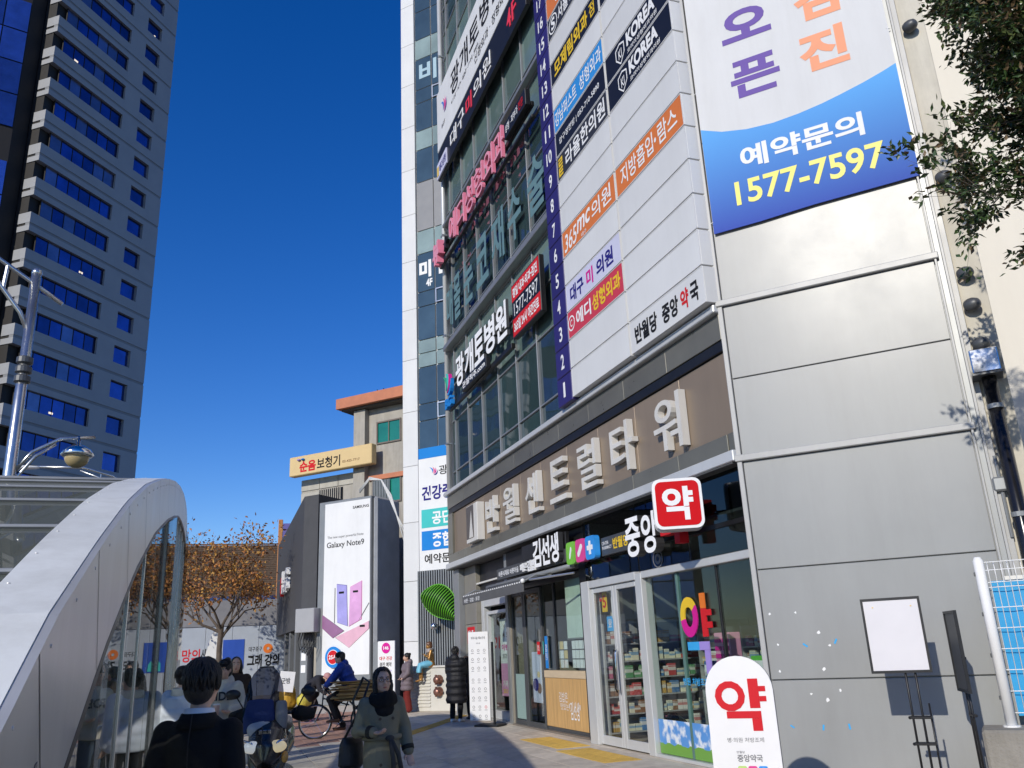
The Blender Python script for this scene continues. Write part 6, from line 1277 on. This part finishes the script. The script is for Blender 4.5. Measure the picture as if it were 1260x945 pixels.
b = MB(); rings(b, [(0, 0, -.16), (0, 0, -.12), (0, 0, .05), (0, 0, .11)], [.10, .14, .13, .10], [.05, .075, .06, .03]); remesh(b, mat('bag_leather', (.012, .012, .014), .45, var=.3, bump=.2, bscale=80), .012, 2, 'bag_body', hb_); MB().tube([(-.08, 0, .10), (-.01, -.13, .36), (.12, -.10, .56), (.18, .05, .60), (.14, .14, .40), (.08, .02, .10)], .012, 6).build('strap', blk, hb_, smooth=True)
# ---- man in the cream hoodie and black cap
hd = cloth('cream_hoodie', (.60, .56, .46), .9, .3, 60)
t, J = person('man in a cream hoodie with dark capital letters and a black cap', (-3.72, 10.9, 0), .15, 1.62, dict(el=(.25, .0, 1.12), wl=(.13, -.21, 1.08), er=(-.25, .0, 1.12), wr=(-.10, -.22, 1.06)), .010, face=True, look=-.35)
top(t, J, hd, 'hoodie', .84, 1.12, .19, hood=True, vox=.013); trousers(t, J, cloth('jeans', (.05, .075, .12)), .016); shoes(t, J, i_wht); hair(t, J, 'short')
b = MB(); b.lathe([(.088, .03), (.090, .06), (.082, .10), (.05, .128), (.01, .138)], 20, (0, .01, 0), .9, 1.08); b.add([(-.07, -.075, .045), (.07, -.075, .045), (.06, -.155, .035), (-.06, -.155, .035), (-.07, -.075, .053), (.07, -.075, .053), (.06, -.155, .041), (-.06, -.155, .041)], [(0, 3, 2, 1), (4, 5, 6, 7), (3, 7, 6, 2), (0, 4, 7, 3), (1, 2, 6, 5)]); headpart(b, J, 'cap', cloth('black_cap', (.012, .012, .013)), t)
txt(t, 'RIDE', -.135, .135, 1.15, 1.25, i_dgr, y=-.176, bold=.03)
t2 = thing('paper_cup', 'pale pink paper cup held by the man in the cream hoodie', 'cup', t.location + Vector((.02, -.28, 1.0)), 0); MB().lathe([(.028, 0), (.038, .10), (.04, .105)], 14).build('cup', mat('paper_pink', (.7, .5, .45), .6), t2, smooth=True); MB().lathe([(.041, .105), (.041, .115), (.036, .12)], 14).build('lid', i_wht, t2, smooth=True)
# ---- person in the white puffer jacket
wp_ = cloth('white_puffer', (.62, .65, .72), .6, .15, 30)
t, J = person('person in a white quilted puffer jacket with a black hair bun, back turned', (-3.86, 9.95, 0), math.pi - .2, 1.56, {}, .016)
top(t, J, wp_, 'puffer_jacket', .80, 1.2, .20, hood=False, vox=.014, quilt=5, sm=2); trousers(t, J, cloth('black'), .018); shoes(t, J, blk); hair(t, J, 'bun', locks=60); b = MB(); rings(b, [J['neck'] + Vector((0, .0, -.05)), J['neck'] + Vector((0, .01, .03))], [.13, .10], [.12, .095]); remesh(b, cloth('cream_collar', (.6, .56, .48)), .012, 2, 'collar', t)
# ---- passers-by in dark winter coats farther back
for lb, (x, y), rz_, H, c, st in [q for q in (('passer-by in a dark brown padded coat behind the scooter, long hair', (-4.6, 14.0), .3, 1.66, (.045, .03, .022), 'long'), ('passer-by in a black jacket between the scooter and the brown coat', (-4.35, 15.1), 2.9, 1.62, (.018, .018, .022), 'short'), ('passer-by in a navy coat close to the hoodie man, partly hidden', (-4.95, 14.6), 2.6, 1.6, (.022, .024, .045), 'short'), ('passer-by in charcoal coat walking near the far hoarding', (-6.6, 19.5), .6, 1.68, (.03, .03, .032), 'bun')) if 'black jacket' not in q[0]]:
    t, J = person(lb, (x, y, 0), rz_, H, {}, .016, face=True, fingers=False); top(t, J, cloth('coat_%d' % int(x * -100), c), 'coat', .55, 1.12, .21, hood=True, vox=.018); trousers(t, J, cloth('black'), .02); shoes(t, J, blk); hair(t, J, st, vox=.014)
# ---- woman in the long black padded coat, reading the menu board
pc = cloth('black_padded', (.013, .013, .016), .55, .15, 25)
t, J = person('woman in a long black quilted coat and white sneakers by the menu board', (-1.66, 21.1, 0), math.pi - .35, 1.70, dict(el=(.22, -.04, 1.12), wl=(.10, -.2, 1.10), er=(-.22, -.04, 1.12), wr=(-.10, -.2, 1.08)), .016)
top(t, J, pc, 'padded_coat', .42, 1.25, .25, hood=True, vox=.015, quilt=8, sm=2); trousers(t, J, cloth('black'), .018); shoes(t, J, i_wht); hair(t, J, 'bun')
t, J = person('person with reddish brown hair half hidden behind the menu board', (-1.30, 21.75, 0), math.pi + .4, 1.74, {}, .018, fingers=False); top(t, J, cloth('brown_coat', (.05, .035, .03)), 'coat', .5, 1.12, .22, vox=.018); trousers(t, J, cloth('black'), .02); shoes(t, J, blk); hair(t, J, 'short', mat('brown_hair', (.10, .035, .02), .45, var=.4, scale=30), .014)
# ---- woman in the mauve padded coat with red trousers
mv = cloth('mauve_padded', (.17, .135, .15), .6, .15, 25)
t, J = person('woman in a mauve quilted coat and dark red trousers facing the notice board', (-3.36, 25.15, 0), -1.25, 1.6, dict(el=(.24, -.02, 1.12), wl=(.2, -.16, 1.0), er=(-.24, -.02, 1.12), wr=(-.2, -.16, 1.0)), .018, face=True); top(t, J, mv, 'padded_coat', .62, 1.2, .22, hood=True, vox=.017, quilt=6, sm=2); trousers(t, J, cloth('dark_red', (.16, .022, .018)), .018, 1.25, 1.5); shoes(t, J, i_wht); hair(t, J, 'bun')
# ---- street vendor bending over a cart
t, J = person('stooping vendor in dark clothes and a pink bonnet behind yellow bundles', (-5.72, 23.7, 0), 1.35, 1.58, dict(pelvis=(0, .10, .82), belly=(0, .0, .95), chest=(0, -.20, 1.08), neck=(0, -.36, 1.12), head=(0, -.47, 1.14), sl=(.18, -.28, 1.11), sr=(-.18, -.28, 1.11), el=(.2, -.33, .85), er=(-.2, -.33, .85), wl=(.15, -.5, .72), wr=(-.15, -.5, .72), hl=(.09, .1, .78), hr=(-.09, .1, .78), kl=(.12, -.06, .45), kr=(-.12, -.02, .45)), .018, tilt=.5)
top(t, J, cloth('dark_navy', (.028, .028, .036)), 'padded_jacket', .98, 1.2, .2, hood=True, vox=.018, sm=3); trousers(t, J, cloth('dark_grey', (.03, .028, .03)), .02, 1.2); shoes(t, J, mat('pink_shoe', (.4, .05, .12), .5)); b = MB(); b.ball((0, .01, .045), .115, 16, .95, 1.05, .85); b.lathe([(.11, .0), (.155, .008), (.15, .018), (.10, .03)], 18, (0, -.02, .01)); headpart(b, J, 'bonnet', cloth('pink_bonnet', (.52, .27, .26)), t, .012)
vc = thing('vendor_cart', 'low black hand cart loaded with bundles beside the stooping vendor', 'cart', (-6.08, 23.4, 0), .5)
MB().box(-.5, .4, -.25, .25, .28, .33, .01).build('deck', blk_m, vc)
for x in (-.35, .25):
    for y in (-.24, .24): MB().lathe([(.12, -.03), (.13, -.02), (.13, .02), (.12, .03)], 16, (x, y, .13), axis=(0, 1, 0)).build('wheel', blk, vc)
MB().tube([(.4, -.2, .3), (.6, -.2, .95), (.6, .2, .95), (.4, .2, .3)], .018, 8).build('handle', grey, vc, smooth=True)
for nm, lb, dx, r, c, sz in (('yellow_bundle', 'tall yellow sack standing on the vendor cart', -.18, .24, (.60, .36, .05), 1.5), ('yellow_bundle', 'round yellow-green plastic bundle on the vendor cart', .25, .2, (.58, .50, .08), 1.05), ('dark_bundle', 'dark bundle at the back of the vendor cart', -.45, .2, (.03, .03, .035), 1.2)):
    t2 = thing(nm, lb, 'bundle', (-6.08 + dx, 23.3, .335), rnd.random()); b = MB(); b.ball((0, 0, r * sz * .9), r, 14, 1, .85, sz); b.ball((r * .3, 0, r * .7), r * .8, 12); b.tube([(0, 0, r * sz * 1.6), (0, .02, r * sz * 1.95)], [.05, .08], 8); remesh(b, mat(nm + lb[:5], c, .4, var=.15, bump=.4, bscale=18), .02, 2, 'sack', t2); MB().lathe([(.058, 0), (.058, .03)], 10, (0, .01, r * sz * 1.66)).build('tie', blk, t2)
t2 = thing('white_placard', 'white hand-written placard propped on the vendor cart', 'sign', (-6.22, 22.9, .78), .25); MB().box(-.19, .19, 0, .012, 0, .5).build('sheet', i_wht, t2).rotation_euler = (0, .12, 0); txt(t2, '군밤', -.1, .12, .2, .34, i_dgr, y=-.006)
# ================================================================== bicycle with its rider and the cardboard load
BL = Vector((-3.85, 18.55, 0)); BRZ = .12   # local -x is forward
bk = thing('bicycle', 'old dark bicycle with a rear carrier, ridden to the left past the billboard', 'bicycle', BL, BRZ)
rub = mat('tyre_rubber', (.02, .02, .02), .8); 
def wheel(x, r=.33, n=28):
    w_ = link('wheel', None, bk, (x, 0, r))
    P = [(r * math.cos(a * 2 * math.pi / n), 0, r * math.sin(a * 2 * math.pi / n)) for a in range(n + 1)]
    MB().tube(P, .018, 8, False).build('tyre', rub, w_, smooth=True); MB().tube([(p[0] * .93, 0, p[2] * .93) for p in P], .010, 6, False).build('rim', chrome, w_, smooth=True)
    b = MB()
    for a in range(18): b.tube([(0, (.02 if a % 2 else -.02), 0), (r * .92 * math.cos(a * .349), 0, r * .92 * math.sin(a * .349))], .0018, 3)
    tag(b.build('spoke', chrome, w_), kind='stuff'); MB().tube([(0, -.05, 0), (0, .05, 0)], .02, 10).build('hub', chrome, w_)
wheel(-.53); wheel(.53)
fm = mat('bicycle_paint', (.05, .06, .08), .35, metal=.3)
b = MB(); 
for P in ([(-.40, 0, .62), (-.02, 0, .30)], [(-.40, 0, .78), (.16, 0, .62)], [(-.02, 0, .30), (.20, 0, .88)], [(-.40, 0, .58), (-.38, 0, .86)], [(-.02, 0, .30), (.53, .05, .33)], [(-.02, 0, .30), (.53, -.05, .33)], [(.16, .04, .70), (.53, .05, .33)], [(.16, -.04, .70), (.53, -.05, .33)], [(-.40, .04, .58), (-.53, .05, .33)], [(-.40, -.04, .58), (-.53, -.05, .33)]): b.tube(P, .016, 8)
remesh(b, fm, .010, 1, 'frame', bk)
MB().tube([(-.38, 0, .86), (-.36, 0, 1.0), (-.40, .1, 1.04), (-.28, .28, 1.02)], .012, 8).build('handlebar', chrome, bk, smooth=True); MB().tube([(-.36, 0, 1.0), (-.40, -.1, 1.04), (-.28, -.28, 1.02)], .012, 8).build('handlebar', chrome, bk, smooth=True)
b = MB(); rings(b, [(.06, 0, .93), (.16, 0, .94), (.30, 0, .945)], [.03, .07, .10], [.02, .03, .035], (0, 1, 0)); b.build('saddle', blk, bk, smooth=True)
MB().tube([(-.02, -.08, .30), (-.02, .08, .30)], .015, 8).build('crank_axle', chrome, bk)
for s in (-1, 1): MB().tube([(-.02, s * .08, .30), (-.02 - s * .12, s * .09, .30 - s * .12)], .01, 6).build('crank', chrome, bk); MB().box(-.07 - s * .12, .03 - s * .12, s * .10, s * .18, .285 - s * .12, .31 - s * .12, .005).build('pedal', blk, bk)
b = MB(); b.box(.30, .86, -.10, -.08, .70, .72); b.box(.30, .86, .08, .10, .70, .72)
for k in range(5): b.box(.32 + k * .12, .345 + k * .12, -.079, .079, .702, .718)
b.tube([(.53, .09, .70), (.53, .06, .34)], .008, 5); b.tube([(.53, -.09, .70), (.53, -.06, .34)], .008, 5); b.build('carrier', blk_m, bk)
MB().lathe([(.05, 0), (.16, .12), (.17, .2), (.165, .2)], 14, (-.62, 0, .72), sy=1.1).build('front_basket', blk, bk, smooth=True)
cbm = [mat('cardboard_%d' % i, c, .9, var=.15, scale=6, bump=.2) for i, c in enumerate(((.46, .28, .12), (.38, .22, .09), (.55, .36, .14)))]
for i in range(17):
    z = .722 + i * .0225; L_ = rnd.uniform(.30, .60); t2 = thing('cardboard_sheet', ('flattened cardboard box, %s of the stack tied on the bicycle carrier' % ('lowest second third fourth fifth sixth seventh eighth ninth tenth eleventh twelfth thirteenth fourteenth fifteenth sixteenth topmost'.split()[i] + (' from the bottom' if 0 < i < 16 else ''))), 'cardboard', BL + Matrix.Rotation(BRZ, 3, 'Z') @ Vector((.42 + rnd.uniform(-.12, .12), rnd.uniform(-.05, .05), z)), BRZ + rnd.uniform(-.3, .3), 'cardboard stacked on the bicycle')
    n = 6; b = MB(); w_ = rnd.uniform(.28, .40); am = rnd.uniform(-.008, .008)
    for k in range(n):
        xa, xb = -L_ + 2 * L_ * k / n, -L_ + 2 * L_ * (k + 1) / n; za, zb = am * math.cos(xa * 3), am * math.cos(xb * 3)
        b.add([(xa, -w_, za), (xb, -w_, zb), (xb, w_, zb), (xa, w_, za), (xa, -w_, za + .015), (xb, -w_, zb + .015), (xb, w_, zb + .015), (xa, w_, za + .015)], [(0, 3, 2, 1), (4, 5, 6, 7), (0, 1, 5, 4), (2, 3, 7, 6)] + ([(0, 4, 7, 3)] if k == 0 else []) + ([(1, 2, 6, 5)] if k == n - 1 else []))
    b.build('sheet', cbm[i % 3], t2)
bj = cloth('blue_puffer', (.025, .065, .33), .5, .12, 25)
# rider's own axes: -y forward, so turn by a quarter from the bicycle's -x
t, J = person('cyclist in a bright blue hooded puffer jacket riding the loaded bicycle', BL, BRZ - math.pi / 2, 1.66, dict(pelvis=(0, .18, 1.00), belly=(0, .13, 1.14), chest=(0, .05, 1.32), neck=(0, -.02, 1.47), head=(0, -.06, 1.60), sl=(.18, -.0, 1.42), sr=(-.18, .0, 1.42), el=(.25, -.16, 1.22), er=(-.25, -.16, 1.22), wl=(.27, -.30, 1.06), wr=(-.27, -.30, 1.06), hl=(.09, .14, .95), hr=(-.09, .14, .95), kl=(.12, -.24, .78), kr=(-.12, -.18, .62), al=(.12, -.10, .40), ar=(-.12, .02, .22)), .016)
top(t, J, bj, 'puffer_jacket', 1.0, 1.22, .2, hood=True, vox=.014, quilt=5, sm=2); trousers(t, J, cloth('dark_grey'), .018, 1.15); shoes(t, J, mat('brown_shoe', (.16, .07, .035), .5)); hair(t, J, 'short'); b = MB(); b.ball((0, .03, .03), .125, 16, .95, 1, 1.0); 
b = MB(); b.lathe([(.095, .02), (.10, .05), (.085, .10), (.03, .13)], 18, (0, .01, 0), .9, 1.05); headpart(b, J, 'cap', cloth('black_cap'), t)
# ================================================================== parked scooter with windscreen
ST = Vector((-2.84, 10.0, 0)); SRZ = .16
st_ = thing('scooter', 'black maxi scooter facing the camera with a dark round-topped windscreen, hand muffs and two headlights', 'scooter', ST, SRZ)   # local -y is forward
bkp = mat('scooter_black', (.014, .014, .016), .25, var=.3, coat=.5); 
b = MB(); rings(b, [(0, -.62, .55), (0, -.56, .66), (0, -.42, .80), (0, -.30, .92), (0, -.2, .98)], [.08, .17, .20, .17, .10], [.10, .17, .17, .13, .06]); rings(b, [(0, -.50, .35), (0, -.38, .6), (0, -.25, .8)], [.12, .22, .2], [.1, .12, .1]); rings(b, [(0, -.3, .28), (0, .1, .30), (0, .5, .38)], [.2, .22, .2], [.08, .08, .1]); rings(b, [(0, .1, .55), (0, .45, .68), (0, .9, .78), (0, 1.05, .80)], [.14, .2, .16, .06], [.12, .16, .13, .05]); remesh(b, bkp, .016, 3, 'body_fairing', st_)
for x0, c, e in ((-.125, (.85, .85, .8), .9), (.125, (.9, .72, .42), 1.2)):
    b = MB(); b.ball((x0, -.63, .735), .095, 14, 1.05, .5, .66); b.build('headlight', mat('headlight_%d' % (x0 > 0), c, .15, var=.15, emit=e * .3), st_, smooth=True)  # weak glow stands in for sun reflected in the parked scooter's lenses
    b = MB(); b.tube([(x0 * 1.75, -.60, .80), (x0 * 1.1, -.66, .78), (x0 * .45, -.66, .70)], [.012, .014, .006], 6); b.build('headlight_brow', chrome, st_, smooth=True)
for x0 in (-.2, .2): b = MB(); b.ball((x0, -.56, .62), .045, 10, .8, .6, 1.3); b.build('indicator', mat('indicator_glass', (.55, .3, .08), .2) if x0 > 0 else mat('clear_lens', (.6, .6, .58), .15), st_, smooth=True)
b = MB(); n = 10
for i in range(n):
    for j in range(8):
        f = lambda a, c: (-.07 + .215 * math.sqrt(max(.02, 1 - (c / 8 * .96) ** 3)) * (a / n * 2 - 1), -.44 + .16 * c / 8 + .12 * (a / n * 2 - 1) ** 2, .96 + .56 * c / 8)
        b.quad(f(i, j), f(i + 1, j), f(i + 1, j + 1), f(i, j + 1))
wsg = glass_mat('windscreen', (.13, .14, .18), 1.6, refl=.4); b.build('windscreen', wsg, st_, smooth=True)
b = MB(); b.tube([(f(i, 8)) for i in range(n + 1)], .008, 6); b.build('windscreen_edge', blk, st_, smooth=True)
MB().tube([(-.36, -.12, 1.02), (-.15, -.2, 1.03), (.15, -.2, 1.03), (.36, -.12, 1.02)], .016, 8).build('handlebar', blk_m, st_, smooth=True)
for s in (-1, 1):
    MB().tube([(s * .25, -.2, 1.02), (s * .36, -.28, 1.22)], .008, 6).build('mirror_stalk', blk_m, st_); b = MB(); b.ball((s * .40, -.28, 1.25), .075, 12, 1.1, .4, .7); b.build('mirror', blk, st_, smooth=True)
    b = MB(); rings(b, [(s * .22, -.16, 1.02), (s * .30, -.14, 1.02), (s * .44, -.06, 1.0)], [.05, .085, .06], [.06, .10, .07], (0, 0, 1)); remesh(b, cloth('muff', (.014, .014, .015)), .014, 2, 'handle_muff', st_)
for y in (-.58, .72):
    w_ = link('wheel', None, st_, (0, y, .25)); P = [(0, .2 * math.cos(a * .2618), .2 * math.sin(a * .2618)) for a in range(25)]; MB().tube(P, .055, 10, False).build('tyre', rub, w_, smooth=True); MB().lathe([(.15, -.04), (.13, -.03), (.13, .03), (.15, .04)], 20, axis=(1, 0, 0)).build('rim', grey, w_, smooth=True)
MB().tube([(-.07, -.58, .25), (-.08, -.45, .6)], .025, 8).build('fork_leg', grey, st_); MB().tube([(.07, -.58, .25), (.08, -.45, .6)], .025, 8).build('fork_leg', grey, st_)
b = MB(); rings(b, [(0, .05, .80), (0, .4, .86), (0, .85, .90)], [.12, .18, .13], [.05, .06, .06]); b.build('seat', blk, st_, smooth=True); b = MB(); b.box(-.06, .06, -.665, -.655, .86, .90, .003); b.build('badge', chrome, st_, rot=None)
txt(st_, 'H', -.03, .03, .87, .90, blk, y=-.668)
t2 = thing('leg_apron', 'navy and grey quilted leg apron strapped over the scooter front', 'apron', ST + Vector((0, -.06, 0)), SRZ)
b = MB(); rings(b, [(-.08, -.36, .86), (-.09, -.34, 1.0), (-.09, -.28, 1.18)], [.17, .17, .14], [.07, .08, .06]); remesh(b, cloth('navy_apron', (.02, .035, .12)), .016, 2, 'navy_panel', t2); b = MB(); rings(b, [(-.06, -.42, .83), (-.06, -.42, .90), (-.06, -.38, .96)], [.13, .15, .12], [.05, .05, .04]); remesh(b, cloth('silver_flap', (.36, .38, .42), .6), .016, 2, 'silver_flap', t2); b = MB(); rings(b, [(.14, -.34, .88), (.14, -.32, 1.0), (.13, -.27, 1.16)], [.06, .07, .06], [.06, .06, .05]); remesh(b, cloth('grey_flap', (.20, .20, .21)), .016, 2, 'grey_panel', t2)
# ================================================================== child statue on the cabinet
stt = person('bronze statue of a seated child with a blue skirt and scarf on the cabinet', Wp(1.02, 1.0, .78), RC - .9, 1.5, dict(pelvis=(0, .0, .52), belly=(0, -.02, .66), chest=(0, -.05, .84), neck=(0, -.06, .98), head=(0, -.09, 1.12), sl=(.15, -.04, .95), sr=(-.15, -.04, .95), el=(.2, -.1, .72), er=(-.2, -.1, .72), wl=(.06, -.2, .82), wr=(.02, -.2, .78), hl=(.08, -.02, .52), hr=(-.08, -.02, .52), kl=(.10, -.36, .50), kr=(-.06, -.36, .50), al=(.06, -.34, .12), ar=(-.06, -.38, .10)), .018, tilt=.15, cat='statue')
t, J = stt; t.name = 'child_statue'; 
gold = mat('statue_bronze', (.42, .22, .07), .38, metal=.6, var=.2)
for c in t.children:
    if c.name.startswith('body'): c.data.materials[0] = gold
hair(t, J, 'short', mat('statue_brown', (.12, .055, .03), .4), .014)
b = MB(); k = J['k']; rings(b, [Vector((0, .06, .56)) * k, Vector((0, -.04, .56)) * k, Vector((.02, -.25, .54)) * k, Vector((.02, -.38, .52)) * k, Vector((.02, -.42, .38)) * k, Vector((.02, -.42, .30)) * k], [.12, .15, .17, .17, .18, .19], [.10, .11, .10, .09, .08, .08]); remesh(b, mat('skirt_blue', (.18, .50, .66), .5, var=.1, bump=.2, bscale=12), .018, 2, 'skirt', t)
b = MB(); rings(b, [J['neck'] - Vector((0, 0, .06)), J['neck'] + Vector((0, -.01, .05))], [.13, .10], [.12, .10]); remesh(b, mat('statue_scarf', (.30, .26, .24), .5), .016, 2, 'scarf', t)
t = thing('steel_ball', 'polished steel ball lamp above the statue on the slatted wall', 'lamp', Wp(.66, .3, 2.32), RC); MB().ball((0, 0, 0), .11, 18).build('ball', chrome, t, smooth=True); MB().tube([(0, 0, 0), (0, .28, .0)], .03, 8).build('stem', grey, t)
bpy.data.scenes.remove(_ts)

make_lettering()
